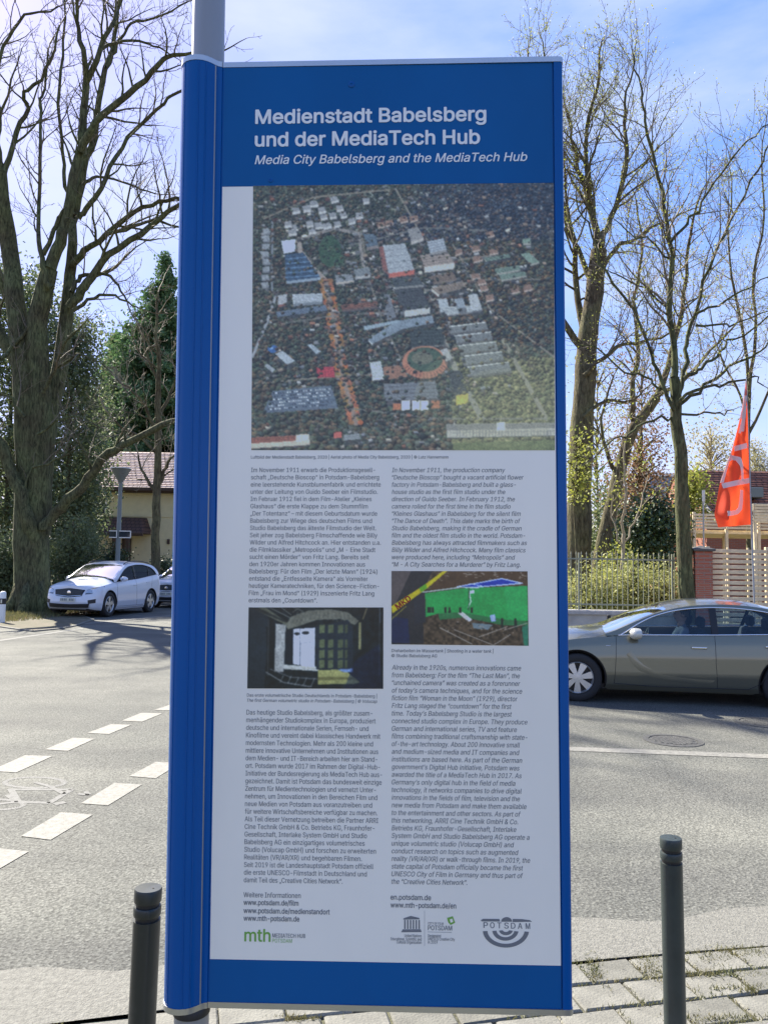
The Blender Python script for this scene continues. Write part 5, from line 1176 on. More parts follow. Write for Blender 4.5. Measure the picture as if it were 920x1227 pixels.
hm.grid(rows); hm.tube([(sx + .085, sy, 1.02), (sx + .08, sy, 1.13)], [.055, .05], 10); hm.build('head', M['skin'], per, smooth=True)
fm = MB()
for s_ in (-1, 1): fm.lathe([(.001, .0), (.011, .003), (.001, .008)], 8, Matrix.Translation((sx - .008, sy + s_ * .032, 1.215)) @ Matrix.Rotation(R(-90), 4, 'Y'))
fm.box(sx - .012, sx - .004, sy - .024, sy + .024, 1.138, 1.144); fm.build('eyes_and_mouth', M['hair'], per)
em = MB()
for s_ in (-1, 1): em.lathe([(.001, 0), (.018, .004), (.03, .012), (.001, .016)], 10, Matrix.Translation((sx + .085, sy + s_ * .072, 1.19)) @ Matrix.Rotation(R(-90) * s_, 4, 'X'))
em.build('ear', M['skin'], per, smooth=True)
ha = MB(); rows = []
for t in np.linspace(0, math.pi * .62, 10):
    rr_ = .088 * math.sin(t) ** .8; rows.append([Vector((sx + .088 + rr_ * 1.12 * math.cos(a) + (.02 if math.cos(a) < -.3 and t > 1.0 else 0), sy + rr_ * math.sin(a), 1.205 + .120 * math.cos(t) + (.03 if math.cos(a) < -.3 and t > .9 else 0))) for a in np.linspace(0, 2 * math.pi, 21)])
ha.grid(rows); ha.build('hair', M['hair'], per, smooth=True)
for s_ in (-1, 1):
    hx, hy, hz = sx - .40, sy + s_ * .155, .905; NN = [((hx + .02, hy, hz), .022), ((hx - .05, hy, hz + .012), .024)]; EE = [(0, 1)]
    for k in range(4):
        y = hy + (k - 1.5) * .018; b0 = len(NN); ln = (.9, 1.0, .95, .78)[k]; NN += [((hx - .085, y, hz + .022), .0085), ((hx - .115 * ln - .0, y, hz + .0), .0078), ((hx - .098, y, hz - .024 * ln), .0068)]; EE += [(1, b0), (b0, b0 + 1), (b0 + 1, b0 + 2)]
    b0 = len(NN); NN += [((hx - .03, hy - s_ * .035, hz - .005), .010), ((hx - .065, hy - s_ * .040, hz - .018), .008)]; EE += [(0, b0), (b0, b0 + 1)]
    skin_mesh('hand', NN, EE, M['skin'], per, 1)

# ================================================================ TREES
def rnd_perp(d):
    v = Vector((random.gauss(0, 1), random.gauss(0, 1), random.gauss(0, 1))); v = v - d * v.dot(d); return v.normalized()
class Tree:
    def __init__(s): s.trunk = MB(); s.limb = MB(); s.twv = []; s.tips = []
    def twig(s, pts, r0, r1): s.twv.append((pts, r0, r1))
    def limb_path(s, pts, r0, r1, mb=None, n=8, wob=.0):
        """smooth a coarse polyline and add it as a tapered tube"""
        P = [Vector(p) for p in pts]; out = []
        for i in range(len(P) - 1):
            a, b = P[i], P[i + 1]; p_ = P[i - 1] if i else a * 2 - b; q_ = P[i + 2] if i + 2 < len(P) else b * 2 - a
            for k in range(3):
                t = k / 3; out.append(.5 * ((2 * a) + (b - p_) * t + (2 * p_ - 5 * a + 4 * b - q_) * t * t + (3 * a - p_ - 3 * b + q_) * t ** 3))
        out.append(P[-1]); m = len(out)
        if wob: out = [out[0]] + [p + Vector((random.gauss(0, wob), random.gauss(0, wob), random.gauss(0, wob))) for p in out[1:-1]] + [out[-1]]
        rad = [r0 + (r1 - r0) * (i / (m - 1)) ** .9 for i in range(m)]; (mb or s.limb).tube(out, [r * (1 + random.uniform(-.05, .05)) for r in rad], n, False); return out, rad
    def sprout(s, path, rad, every, length, lvl, up=.35, spread=1.0, start=.15, kr=.5, flat=0):
        """side shoots along a path"""
        m = len(path); tot = sum((path[i + 1] - path[i]).length for i in range(m - 1)); d = tot * start + random.random() * every; pos = 0; i = 0
        while i < m - 1:
            seg = (path[i + 1] - path[i]); L_ = seg.length
            while pos + L_ >= d and i < m - 1:
                f = (d - pos) / max(L_, 1e-6); p = path[i] + seg * f; r = rad[i] + (rad[i + 1] - rad[i]) * f; dr = seg.normalized()
                t = d / tot; ln = length * (1.1 - .6 * t) * random.uniform(.6, 1.25); pr = rnd_perp(dr)
                if flat: pr.y *= 1
                nd = (dr * random.uniform(.5, 1.0) + pr * spread * random.uniform(.7, 1.1) + Vector((0, 0, up))).normalized(); s.shoot(p, nd, ln, min(r * kr, .012 * ln + .004 + r * .2), lvl, up, spread); d += every * random.uniform(.6, 1.5)
            pos += L_; i += 1
        s.shoot(path[-1], (path[-1] - path[-2]).normalized(), length * .6, rad[-1] * .9, lvl, up, spread)
    def shoot(s, p, d, ln, r, lvl, up, spread):
        n = 5 if lvl > 1 else 4; pts = [p.copy()]; q = p.copy(); dd = d.copy()
        for k in range(n):
            dd = (dd + rnd_perp(dd) * .22 + Vector((0, 0, up * .18))).normalized(); q = q + dd * ln / n; pts.append(q.copy())
        r = max(r, s.rmin); rads = [max(r * (1 - .75 * k / n), s.rmin * .75) for k in range(n + 1)]
        (s.limb if r > .035 else s.tw).tube(pts, rads, 5 if r > .035 else 3, False)
        s.tips.append((pts[-1], ln));
        if lvl > 0: s.sprout(pts, rads, s.ev[lvl - 1], ln * s.ratio, lvl - 1, up, spread, .12, .6)
def bare_tree(name, label, trunk_paths, limbs, m, seed, ev=(.28, .55), ln=2.4, rmin=.006, lvl=2, every=.9, up=.3, leaf=None, leaf_n=0, leaf_s=.05, group=None, ratio=.5, root_p=None, twig_m=None):
    random.seed(seed); t = Tree(); t.rmin = rmin; t.ev = ev; t.ratio = ratio; t.tw = MB(); bp = trunk_paths[0][0][0]
    for pts, r0, r1 in trunk_paths:
        out, rad = t.limb_path(pts, r0, r1, t.trunk, 14, .012); 
    # buttressed foot
    b0 = Vector(bp); r0 = trunk_paths[0][1]
    for k in range(7):
        a = k * 2 * math.pi / 7 + .3; dv = Vector((math.cos(a), math.sin(a), 0)); t.trunk.tube([b0 + dv * r0 * .55 + Vector((0, 0, r0 * 1.8)), b0 + dv * r0 * .85 + Vector((0, 0, r0 * .6)), b0 + dv * r0 * 1.35 + Vector((0, 0, -.05))], [r0 * .28, r0 * .34, r0 * .3], 6)
    for pts, r0, r1, *o in limbs:
        out, rad = t.limb_path(pts, r0, r1, t.limb, 8, .03); L_ = o[0] if o else ln; t.sprout(out, rad, every, L_, lvl, up, 1.0, o[1] if len(o) > 1 else .2)
    e = empty(name, (bp[0], bp[1], 0)); tag(e, label, 'tree', group)
    for nm, mb, mm in (('trunk', t.trunk, m), ('branches', t.limb, m), ('twigs', t.tw, twig_m or M['twig'])):
        if mb.v:
            mb.v = [(v[0] - bp[0], v[1] - bp[1], v[2]) for v in mb.v]; o = mb.build(nm, mm, e, smooth=(nm != 'twigs'))
            if nm == 'twigs': o['kind'] = 'stuff'
    if leaf and leaf_n:
        T = [t.tips[i][0] for i in RNG.integers(0, len(t.tips), leaf_n)]; P = np.array([(p.x - bp[0], p.y - bp[1], p.z) for p in T]) + RNG.normal(size=(leaf_n, 3)) * .10
        o = leafmesh('young_leaves', P, leaf_s, leaf, e); o['kind'] = 'stuff'
    return e
def PXP(L, Y, jit=.0, sl=0.0): 
    """photo path -> points at distance about Y, wandering in depth"""
    o = []; y = Y
    for i, (a, b) in enumerate(L):
        o.append(at(a, b, y)); y += random.gauss(0, jit) + sl
    return o

random.seed(11)
D1 = 27.2; k1 = D1 / F; g0 = at(38, 735, D1); g0.z = 0
tr = [([g0, *PXP([(38, 700), (38, 650), (37, 600), (37, 560)], D1)], 23 * k1, 17 * k1),
      (PXP([(37, 600), (32, 520), (28, 440), (20, 370), (12, 300), (4, 250), (0, 205)], D1, .2), 15 * k1, 8 * k1),
      (PXP([(44, 640), (46, 560), (48, 470), (44, 400), (50, 362), (60, 322)], D1, .0, -.1), 17 * k1, 9.5 * k1),
      (PXP([(48, 600), (60, 500), (74, 430), (80, 380), (84, 330)], D1, 0, .12), 12 * k1, 7 * k1)]
r_ = lambda a: a * k1
li = [(PXP([(60, 322), (72, 290), (80, 261), (94, 190), (100, 150), (104, 98)], D1 - .6, .15), r_(8), r_(4.2), 2.0, .5),
      (PXP([(104, 98), (98, 60), (94, 33), (93, 0), (90, -50), (80, -110)], D1 - .6, .3), r_(3.6), r_(1.2)),
      (PXP([(104, 98), (114, 72), (130, 36), (143, 10), (150, -20), (170, -80)], D1 - .6, .3), r_(3.8), r_(1.4)),
      (PXP([(96, 182), (114, 147), (153, 114), (182, 85), (202, 68), (222, 65), (250, 62)], D1 - .8, .2, -.2), r_(5), r_(1.6)),
      (PXP([(84, 330), (87, 290), (90, 254), (101, 202), (111, 163), (122, 98), (134, 60), (142, 10), (150, -50)], D1 + .5, .2), r_(7), r_(1.8), 2.2, .3),
      (PXP([(126, 80), (137, 60), (150, 40), (163, 26), (195, 18), (225, 2)], D1 + .6, .2), r_(2.5), r_(.9)),
      (PXP([(120, 60), (140, 50), (165, 50), (185, 54), (205, 66)], D1 - .2, .2), r_(2.2), r_(.9)),
      (PXP([(86, 318), (102, 300), (117, 290), (150, 261), (182, 244), (212, 239), (250, 236)], D1 + .3, .2, -.25), r_(4.6), r_(1.6)),
      (PXP([(84, 368), (98, 350), (111, 332), (130, 306), (169, 280), (195, 261), (212, 246), (240, 236)], D1, .2, -.3), r_(6.5), r_(2.0)),
      (PXP([(130, 280), (160, 272), (185, 264), (215, 272)], D1 - .6, .1), r_(2.6), r_(1.2)),
      (PXP([(94, 262), (104, 250), (120, 225), (140, 189), (163, 156), (195, 124), (212, 112), (240, 98)], D1 - .3, .2, -.2), r_(3.6), r_(1.4)),
      (PXP([(100, 222), (112, 213), (127, 213), (160, 222), (186, 232)], D1 + .2, .1), r_(2.4), r_(.9)),
      (PXP([(86, 350), (94, 336), (101, 329), (127, 329), (143, 342), (153, 362)], D1 - .2, .1), r_(3.2), r_(1.1)),
      (PXP([(88, 372), (105, 360), (130, 353), (150, 360), (165, 368)], D1 - .5, .1), r_(2.6), r_(.9)),
      (PXP([(90, 258), (84, 240), (78, 215), (75, 182), (70, 124), (75, 65), (78, 20), (76, -30)], D1 + .4, .2), r_(3.0), r_(1.2)),
      (PXP([(62, 345), (54, 325), (49, 300), (47, 261), (49, 195), (49, 130), (54, 107), (58, 60)], D1 - .7, .2), r_(3.6), r_(1.2)),
      (PXP([(52, 305), (62, 285), (71, 260)], D1 - .7, .1), r_(3.2), r_(2.2), .8, .3),
      (PXP([(4, 220), (7, 202), (20, 160), (32, 130), (28, 112), (49, 94), (65, 59), (72, 30)], D1, .2), r_(4), r_(1.2)),
      (PXP([(3, 208), (-4, 170), (0, 146), (-12, 90), (-10, 30), (-20, -40)], D1 + .3, .2), r_(6), r_(1.6)),
      (PXP([(-2, 80), (10, 45), (30, 18), (55, 15), (70, 8)], D1 + .3, .1), r_(2.4), r_(.9)),
      (PXP([(54, 634), (60, 622), (82, 598), (107, 572), (130, 543), (156, 530), (195, 510), (230, 500)], D1 - .4, .1, -.15), r_(7.5), r_(3.2), 2.0, .35),
      (PXP([(42, 690), (40, 655), (33, 615), (20, 580), (6, 545), (-12, 520), (-40, 500)], D1 - .15, .05, -.12), r_(11), r_(5), 2.2, .4),
      (PXP([(0, 430), (20, 415), (40, 380)], D1 - 1, .1), r_(2.5), r_(2), 1.2),
      (PXP([(52, 470), (66, 445), (76, 415), (90, 398)], D1 - .7, .1, -.2), r_(3), r_(1.5), 1.6),
      (PXP([(46, 520), (70, 505), (96, 500), (120, 512)], D1 - 1.0, .1, -.2), r_(1.8), r_(.7), 1.8, .1),
      (PXP([(40, 560), (66, 552), (90, 540), (112, 545)], D1 - 1.0, .1, -.2), r_(1.6), r_(.6), 1.7, .1),
      (PXP([(30, 500), (14, 478), (0, 470), (-15, 474)], D1 - 1.0, .1, -.2), r_(1.8), r_(.7), 1.8, .1),
      (PXP([(70, 440), (92, 426), (112, 430), (134, 446)], D1 - .8, .1, -.2), r_(1.8), r_(.7), 1.9, .1),
      (PXP([(30, 450), (-10, 380), (-60, 300), (-100, 200)], D1 + .4, .2), r_(9), r_(2.5)),
      (PXP([(20, 380), (-30, 250), (-50, 100), (-60, -50)], D1 + 1.0, .2), r_(7), r_(2))]
bare_tree('forked_tree', 'huge old bare tree with forked mossy trunk on the left verge', tr, li, M['bark_mossy'], 3, ev=(.22, .42), ln=2.5, every=.46, rmin=.0085, ratio=.48)

# ---- right-hand street tree
random.seed(21); D2 = 16.4; k2 = D2 / F; r_ = lambda a: a * k2 * .82
g0 = at(824, 778, D2); g0.z = 0
tr = [([g0, *PXP([(822, 720), (820, 660), (817, 600), (813, 540), (810, 488), (807, 453)], D2)], 10.5 * k2, 6.3 * k2)]
li = [(PXP([(807, 453), (806, 420), (803, 375), (804, 330), (803, 293), (795, 248), (784, 195), (774, 147), (769, 121), (761, 81), (757, 60)], D2, .1), r_(5.6), r_(.8), 1.7, .12),
      (PXP([(811, 480), (818, 455), (822, 420), (829, 391), (842, 339), (859, 290), (882, 251), (908, 202), (917, 182), (930, 150)], D2 + .2, .1), r_(4), r_(1.0), 1.6),
      (PXP([(820, 453), (834, 446), (848, 438), (862, 422), (871, 409), (900, 395), (930, 372)], D2 - .2, .1), r_(3), r_(1.0), 1.4),
      (PXP([(803, 290), (823, 270), (842, 241), (862, 209), (888, 176), (908, 160), (930, 140)], D2 - .2, .1), r_(2.4), r_(.8), 1.5),
      (PXP([(812, 486), (836, 470), (865, 444), (892, 432), (909, 423), (930, 400)], D2 + .1, .1), r_(3), r_(1.1), 1.3),
      (PXP([(812, 482), (840, 466), (860, 460), (892, 454), (903, 450), (914, 462)], D2 - .3, .05), r_(2.6), r_(.9), .8),
      (PXP([(812, 496), (842, 494), (860, 495), (877, 491)], D2, .05), r_(2), r_(.8), .9),
      (PXP([(807, 492), (799, 470), (789, 444), (778, 418), (758, 368), (725, 326), (712, 293), (699, 261), (690, 235)], D2 - .2, .05), r_(3.2), r_(1.0), 1.4),
      (PXP([(805, 484), (790, 462), (771, 450), (748, 444), (713, 418), (690, 410)], D2 + .2, .05), r_(2.2), r_(.9), 1.2),
      (PXP([(808, 503), (790, 502), (766, 511), (748, 523), (730, 530), (712, 548)], D2, .05), r_(2.4), r_(.9), 1.2),
      (PXP([(804, 375), (790, 360), (765, 345), (740, 330), (722, 322)], D2 + .2, .05), r_(2.0), r_(.7), 1.4),
      (PXP([(835, 375), (860, 365), (890, 348), (925, 330)], D2 + .1, .05), r_(2.2), r_(.8), 1.3),
      (PXP([(833, 390), (860, 392), (885, 388), (930, 370)], D2 + .1, .05), r_(2.0), r_(.8), 1.2),
      (PXP([(803, 310), (780, 290), (757, 280), (735, 262)], D2, .05), r_(1.8), r_(.6), 1.4)]
bare_tree('street_tree', 'slender street tree with straight dark trunk rising behind the silver car, budding', tr, li, M['bark_mossy'], 5, ev=(.15, .26), ln=1.6, every=.22, rmin=.0048, ratio=.5, leaf=M['spring'], leaf_n=6000, leaf_s=.018)

# ---- big trees in the park behind the fence
random.seed(31); D3 = 24.0; k3 = D3 / F; r_ = lambda a: a * k3 * .82
g0 = at(690, 790, D3); g0.z = 0
tr = [([g0, *PXP([(692, 690), (694, 620), (696, 540), (700, 460), (704, 400), (712, 350), (717, 300)], D3)], 17 * k3, 10 * k3)]
li = [(PXP([(717, 300), (712, 270), (700, 225), (690, 195), (684, 165), (678, 130)], D3, .2), r_(6), r_(1.4)),
      (PXP([(717, 290), (709, 248), (704, 210), (702, 156), (715, 105), (720, 60), (722, 48)], D3 + .5, .2), r_(5), r_(1)),
      (PXP([(719, 295), (722, 280), (738, 248), (751, 182), (748, 147), (752, 110), (760, 70)], D3 - .4, .2), r_(5.5), r_(1)),
      (PXP([(715, 330), (735, 300), (760, 285), (790, 268), (830, 250)], D3 - .4, .2), r_(4), r_(1)),
      (PXP([(700, 400), (690, 340), (688, 290), (678, 250), (676, 200)], D3 + .4, .2), r_(6), r_(1.4)),
      (PXP([(700, 450), (720, 430), (750, 412), (790, 405), (830, 380)], D3 - .3, .2), r_(4), r_(1)),
      (PXP([(698, 500), (725, 480), (755, 478), (780, 460)], D3 - .3, .2), r_(3), r_(1)),
      (PXP([(700, 420), (670, 380), (640, 300), (630, 200), (628, 110), (632, 60)], D3, .3), r_(6), r_(1.2)),
      (PXP([(712, 340), (690, 300), (668, 220), (655, 130), (650, 50)], D3 + .3, .3), r_(5), r_(1))]
bare_tree('park_tree', 'thick dark tree beside the right edge of the sign with forked budding crown', tr, li, M['bark'], 9, ev=(.2, .34), ln=2.5, every=.28, rmin=.0075, ratio=.5, leaf=M['spring'], leaf_n=15000, leaf_s=.024, group='bare trees in the fenced park')
random.seed(33); D4 = 27.0; k4 = D4 / F; r_ = lambda a: a * k4
g0 = at(712, 790, D4); g0.z = 0
tr = [([g0, *PXP([(717, 690), (722, 650), (736, 588), (748, 541), (760, 511), (786, 476)], D4)], 10 * k4, 6 * k4)]
li = [(PXP([(786, 476), (800, 440), (812, 390), (822, 330), (826, 280), (840, 230)], D4, .2), r_(4.5), r_(1), 1.8),
      (PXP([(760, 511), (758, 470), (765, 420), (760, 360), (770, 300), (762, 240)], D4, .2), r_(4), r_(1), 1.8),
      (PXP([(740, 570), (725, 540), (720, 500), (735, 450)], D4, .2), r_(3), r_(1), 1.6), (PXP([(786, 476), (820, 455), (850, 420), (880, 390)], D4, .2), r_(3), r_(1), 1.6)]
bare_tree('park_tree', 'leaning grey-brown trunk behind the iron fence, between the thick dark tree and the street tree', tr, li, M['bark'], 12, ev=(.24, .42), ln=2.0, every=.36, rmin=.007, ratio=.5, group='bare trees in the fenced park', leaf=M['brown_leaf'], leaf_n=1500, leaf_s=.035)
random.seed(34); D5 = 19.5; k5 = D5 / F; r_ = lambda a: a * k5
g0 = at(746, 775, D5); g0.z = 0
tr = [([g0, *PXP([(746, 700), (746, 660), (747, 640)], D5)], 2.6 * k5, 2.1 * k5)]
li = [(PXP([(747, 640), (749, 600), (747, 560), (750, 520), (752, 480)], D5, .1), r_(1.8), r_(.7), .9), (PXP([(746, 660), (738, 640), (733, 610), (735, 580)], D5, .1), r_(1.3), r_(.6), .8), (PXP([(747, 650), (760, 625), (768, 600), (775, 575)], D5, .1), r_(1.3), r_(.6), .8)]
bare_tree('sapling', 'pale thin sapling standing just behind the iron fence bars', tr, li, M['twig_pale'], 15, ev=(.2, .4), ln=.8, every=.35, rmin=.004, lvl=1, ratio=.5, leaf=M['spring'], leaf_n=350, leaf_s=.03, twig_m=M['twig_pale'])

random.seed(36); D8 = 31.0; k8 = D8 / F; r_ = lambda a: a * k8 * .7
g0 = at(896, 745, D8); g0.z = 0
tr = [([g0, *PXP([(896, 690), (897, 620), (895, 540), (897, 470)], D8)], 3.6 * k8, 2.6 * k8)]
li = [(PXP([(897, 470), (892, 410), (880, 350), (872, 290), (876, 230), (870, 190)], D8, .2), r_(3.4), r_(.8)), (PXP([(897, 470), (905, 400), (902, 330), (915, 260), (912, 190), (918, 140)], D8, .2), r_(3.4), r_(.8)),
      (PXP([(896, 520), (920, 470), (940, 400), (950, 300)], D8, .2), r_(3), r_(.8)), (PXP([(896, 500), (880, 460), (860, 420), (850, 370)], D8, .2), r_(2.6), r_(.8))]
bare_tree('park_tree', 'bare fine-twigged tree behind the red-brown roof at the right picture edge', tr, li, M['bark'], 18, ev=(.28, .5), ln=2.6, every=.6, rmin=.009, ratio=.5, group='bare trees in the fenced park', leaf=M['spring'], leaf_n=1500, leaf_s=.035)
# ---- tree in front of the yellow house
random.seed(41); D6 = 35.0; k6 = D6 / F; r_ = lambda a: a * k6
g0 = at(187, 722, D6); g0.z = 0
tr = [([g0, *PXP([(187, 690), (187, 640), (188, 590), (189, 560), (190, 520), (190, 470)], D6)], 6 * k6, 3.6 * k6)]
li = [(PXP([(190, 470), (191, 430), (188, 390), (190, 350)], D6, .2), r_(3.4), r_(1), 2.2), (PXP([(188, 590), (196, 565), (206, 550), (222, 530)], D6, .1), r_(2.8), r_(1), 2.0), (PXP([(187, 588), (178, 576), (170, 562), (166, 545)], D6, .1), r_(2.6), r_(1), 2.0),
      (PXP([(190, 520), (175, 490), (160, 470), (140, 455)], D6, .2), r_(2.6), r_(1), 2.2), (PXP([(190, 500), (205, 470), (215, 440)], D6, .2), r_(2.6), r_(1), 2.2), (PXP([(190, 545), (170, 525), (150, 515), (135, 500)], D6, .2), r_(2.4), r_(1), 2.0), (PXP([(190, 460), (178, 430), (170, 400)], D6, .2), r_(2), r_(.8), 2.0)]
bare_tree('slim_tree', 'slim upright trunk in front of the yellow house with a brownish twiggy crown', tr, li, M['bark'], 17, ev=(.2, .34), ln=2.2, every=.42, rmin=.010, ratio=.5, twig_m=M['twig_pale'])
# slender further stems at the far left edge and behind
random.seed(43)
def clump_points(cs, per, sd):
    C_ = np.array(cs); n = len(C_) * per; P = np.repeat(C_, per, 0) + RNG.normal(size=(n, 3)) * sd; return P
def foliage_tree(name, label, px, py_top, py_bot, half_px, Y, m, n_cl, per, leaf, kind='round', seed=1, group=None, cat='tree', trunk_r=.18, sd=.35, twn=60):
    random.seed(seed); kk = Y / F; base = at(px, py_bot, Y); base.z = 0; top = at(px, py_top, Y).z; H = top; bot = at(px, py_bot, Y).z; bot = max(bot, .1)
    e = empty(name, (base.x, base.y, 0)); tag(e, label, cat, group); hw = half_px * kk
    tm = MB(); out = [Vector((0, 0, -.1)), Vector((.05, 0, H * .3)), Vector((-.05, .05, H * .6)), Vector((0, 0, H * .96))]; tm.tube(out, [trunk_r, trunk_r * .8, trunk_r * .5, .03], 9)
    br = MB(); cs = []
    if kind == 'cone':
        nl = 46
        for i in range(nl):
            f = i / nl; z = bot + (H - bot) * (f ** .92); rr_ = hw * (1 - f) ** .85 * random.uniform(.8, 1.12) + .12
            nb = max(4, int(11 * (1 - f) + 3))
            for k in range(nb):
                a = random.random() * 2 * math.pi; L_ = rr_ * random.uniform(.65, 1.15); p0_ = Vector((0, 0, z)); p1_ = Vector((math.cos(a) * L_, math.sin(a) * L_, z - L_ * .18 + L_ * .1)); pm = (p0_ + p1_) / 2 + Vector((0, 0, -.05 * L_)); br.tube([p0_, pm, p1_], [.03, .02, .008], 3, False)
                ns = max(2, int(L_ / .28))
                for q in range(ns):
                    t = (q + .6) / ns; c0 = p0_.lerp(p1_, t); cs.append((c0.x + random.gauss(0, .06), c0.y + random.gauss(0, .06), c0.z - .05 * q * .3))
        P = clump_points(cs, per, sd * .5)
    else:
        for _ in range(n_cl):
            while True:
                v = Vector((random.uniform(-1, 1), random.uniform(-1, 1), random.uniform(-1, 1)))
                if .25 < v.length < 1: break
            if kind == 'tall': zz = bot + (H - bot) * random.random(); w_ = hw * (1 - abs((zz - bot) / (H - bot) - .45) ** 2.2) * random.uniform(.3, 1.05); a = random.random() * 6.283; c0 = Vector((w_ * math.cos(a), w_ * math.sin(a), zz))
            else: c0 = Vector((v.x * hw, v.y * hw, (bot + H) / 2 + v.z * (H - bot) / 2))
            cs.append(tuple(c0))
            if random.random() < twn / max(1, n_cl): br.tube([Vector((0, 0, max(.2, c0.z - hw * .6))), Vector((c0.x * .5, c0.y * .5, c0.z - hw * .2)), c0], [.05, .03, .008], 4, False)
        P = clump_points(cs, per, sd)
    tm.build('trunk', M['bark'] if m is not M['blossom'] else M['twig_pale'], e, smooth=True)
    if br.v: o = br.build('branches', M['bark'] if m is not M['blossom'] else M['twig_pale'], e); o['kind'] = 'stuff'
    P[:, 2] = np.maximum(P[:, 2], .03)
    o = leafmesh('crown', P, leaf, m, e, flat=.4, aspect=.6); o['kind'] = 'stuff'; return e
foliage_tree('conifer', 'tall pointed dark green conifer beside the left edge of the sign', 189, 303, 580, 100, 62, M['conifer'], 0, 22, .14, 'cone', 2, 'evergreens on the left', trunk_r=.3, sd=.45)
foliage_tree('conifer', 'shorter dark conifer partly hidden between the forked tree and the pointed conifer', 132, 400, 600, 46, 66, M['conifer'], 0, 24, .14, 'cone', 4, 'evergreens on the left', trunk_r=.3, sd=.5)
foliage_tree('evergreen_tree', 'dense evergreen right behind the forked trunk, reaching the roof of the yellow house', 78, 385, 660, 38, 38, M['yew'], 330, 60, .085, 'tall', 5, 'evergreens on the left', sd=.42)
foliage_tree('evergreen_tree', 'dark evergreen at the left picture edge behind the forked tree', 6, 330, 650, 58, 40, M['yew'], 420, 60, .095, 'tall', 6, 'evergreens on the left', sd=.5)
foliage_tree('evergreen_tree', 'dull green evergreen filling the gap between the forked trunk and the lamp post', 98, 470, 640, 26, 43, M['yew'], 130, 60, .09, 'tall', 7, 'evergreens on the left', sd=.5)
foliage_tree('evergreen_tree', 'broad evergreen beyond the slim tree, right of the lamp post', 168, 395, 528, 44, 64, M['conifer'], 200, 60, .15, 'round', 8, 'evergreens on the left', sd=.6)
foliage_tree('evergreen_tree', 'dark evergreen crown right of the slim trunk, half hidden by the sign', 214, 420, 540, 34, 66, M['conifer'], 140, 60, .15, 'round', 9, 'evergreens on the left', sd=.6)
foliage_tree('shrub', 'dark leafy shrub behind the white suv, left of the lamp post', 84, 620, 720, 30, 31.5, M['yew'], 120, 60, .055, 'round', 10, 'dark shrubs on the left', 'shrub', .05, .28)
foliage_tree('shrub', 'dark shrub at the left edge beneath the forked tree', 4, 640, 722, 30, 33, M['yew'], 100, 60, .06, 'round', 12, 'dark shrubs on the left', 'shrub', .05, .3)
foliage_tree('clipped_shrub', 'small clipped dark shrub at the porch of the yellow house', 136, 655, 690, 16, 41, M['rhodo'], 60, 70, .05, 'round', 13, None, 'shrub', .05, .22)
foliage_tree('shrub', 'low dark shrub right of the slim trunk beside the second white car', 199, 670, 700, 12, 38, M['rhodo'], 40, 60, .05, 'round', 14, 'dark shrubs on the left', 'shrub', .04, .22)
# right side greenery
foliage_tree('evergreen_shrub', 'large dark evergreen shrub behind the fence, left of the street tree trunk', 782, 602, 680, 34, 22.5, M['rhodo'], 130, 60, .05, 'round', 15, None, 'shrub', .06, .25)
foliage_tree('blossoming_tree', 'pale yellow blossoming tree behind the red-brown roof, left of the flag', 852, 505, 600, 30, 44, M['blossom'], 90, 32, .07, 'round', 16, None, 'tree', .15, .55)
foliage_tree('hazy_tree', 'small pale round tree crown above the red-brown roof right of the flag', 905, 530, 592, 15, 60, M['blossom'], 80, 50, .07, 'round', 17, None, 'tree', .15, .45)
foliage_tree('yellow_bush', 'bright yellow-green bush between the street tree trunk and the house gable', 830, 562, 625, 10, 31, M['spring'], 60, 40, .06, 'round', 18, None, 'shrub', .06, .3)
foliage_tree('beech_tree', 'young beech keeping its withered brown leaves, behind the leaning trunk', 768, 500, 640, 34, 30, M['brown_leaf'], 130, 26, .06, 'round', 19, None, 'tree', .08, .45)
foliage_tree('olive_tree', 'loose olive-brown small tree behind the thick dark park trunk', 716, 430, 700, 34, 38, M['hedge'], 150, 20, .06, 'tall', 41, 'underwood of the park', 'tree', .07, .6)
foliage_tree('olive_tree', 'loose olive-brown small tree behind the leaning trunk', 770, 425, 700, 36, 41, M['brown_leaf'], 150, 18, .07, 'tall', 42, 'underwood of the park', 'tree', .07, .6)
foliage_tree('olive_tree', 'low dense olive thicket behind the sapling and the iron fence', 738, 570, 720, 46, 36, M['yew'], 240, 44, .07, 'round', 43, 'underwood of the park', 'shrub', .06, .45)
foliage_tree('olive_tree', 'dull green thicket behind the dark evergreen shrub and street tree', 800, 590, 720, 34, 40, M['yew'], 160, 44, .08, 'round', 44, 'underwood of the park', 'shrub', .06, .45)
foliage_tree('ivy_tree', 'ivy-covered trunk base of bright leaves hugging the right edge of the sign', 690, 515, 600, 17, 22.8, M['spring'], 50, 22, .045, 'round', 22, None, 'plant', .05, .25)
for i, (px, top_, hw_, Y_, mm, lb) in enumerate(((694, 686, 30, 18.0, 'hedge', 'sunlit pale green shrub behind the fence bars nearest the sign'), (726, 690, 26, 18.2, 'hedge', 'pale green shrub behind the fence between the sapling and the sign'),
                                           (760, 672, 26, 18.4, 'hedge', 'tall pale green shrub behind the fence right of the sapling'), (796, 682, 26, 18.0, 'hedge', 'pale green shrub behind the fence touching the street tree trunk'), (738, 655, 24, 20.5, 'spring', 'yellow-green shrub with fresh leaves behind the sapling'))):
    foliage_tree('sunlit_shrub', lb, px, top_, 762, hw_, Y_, M[mm], 110, 44, .032, 'round', 30 + i, 'shrubs behind the iron fence', 'shrub', .03, .20)
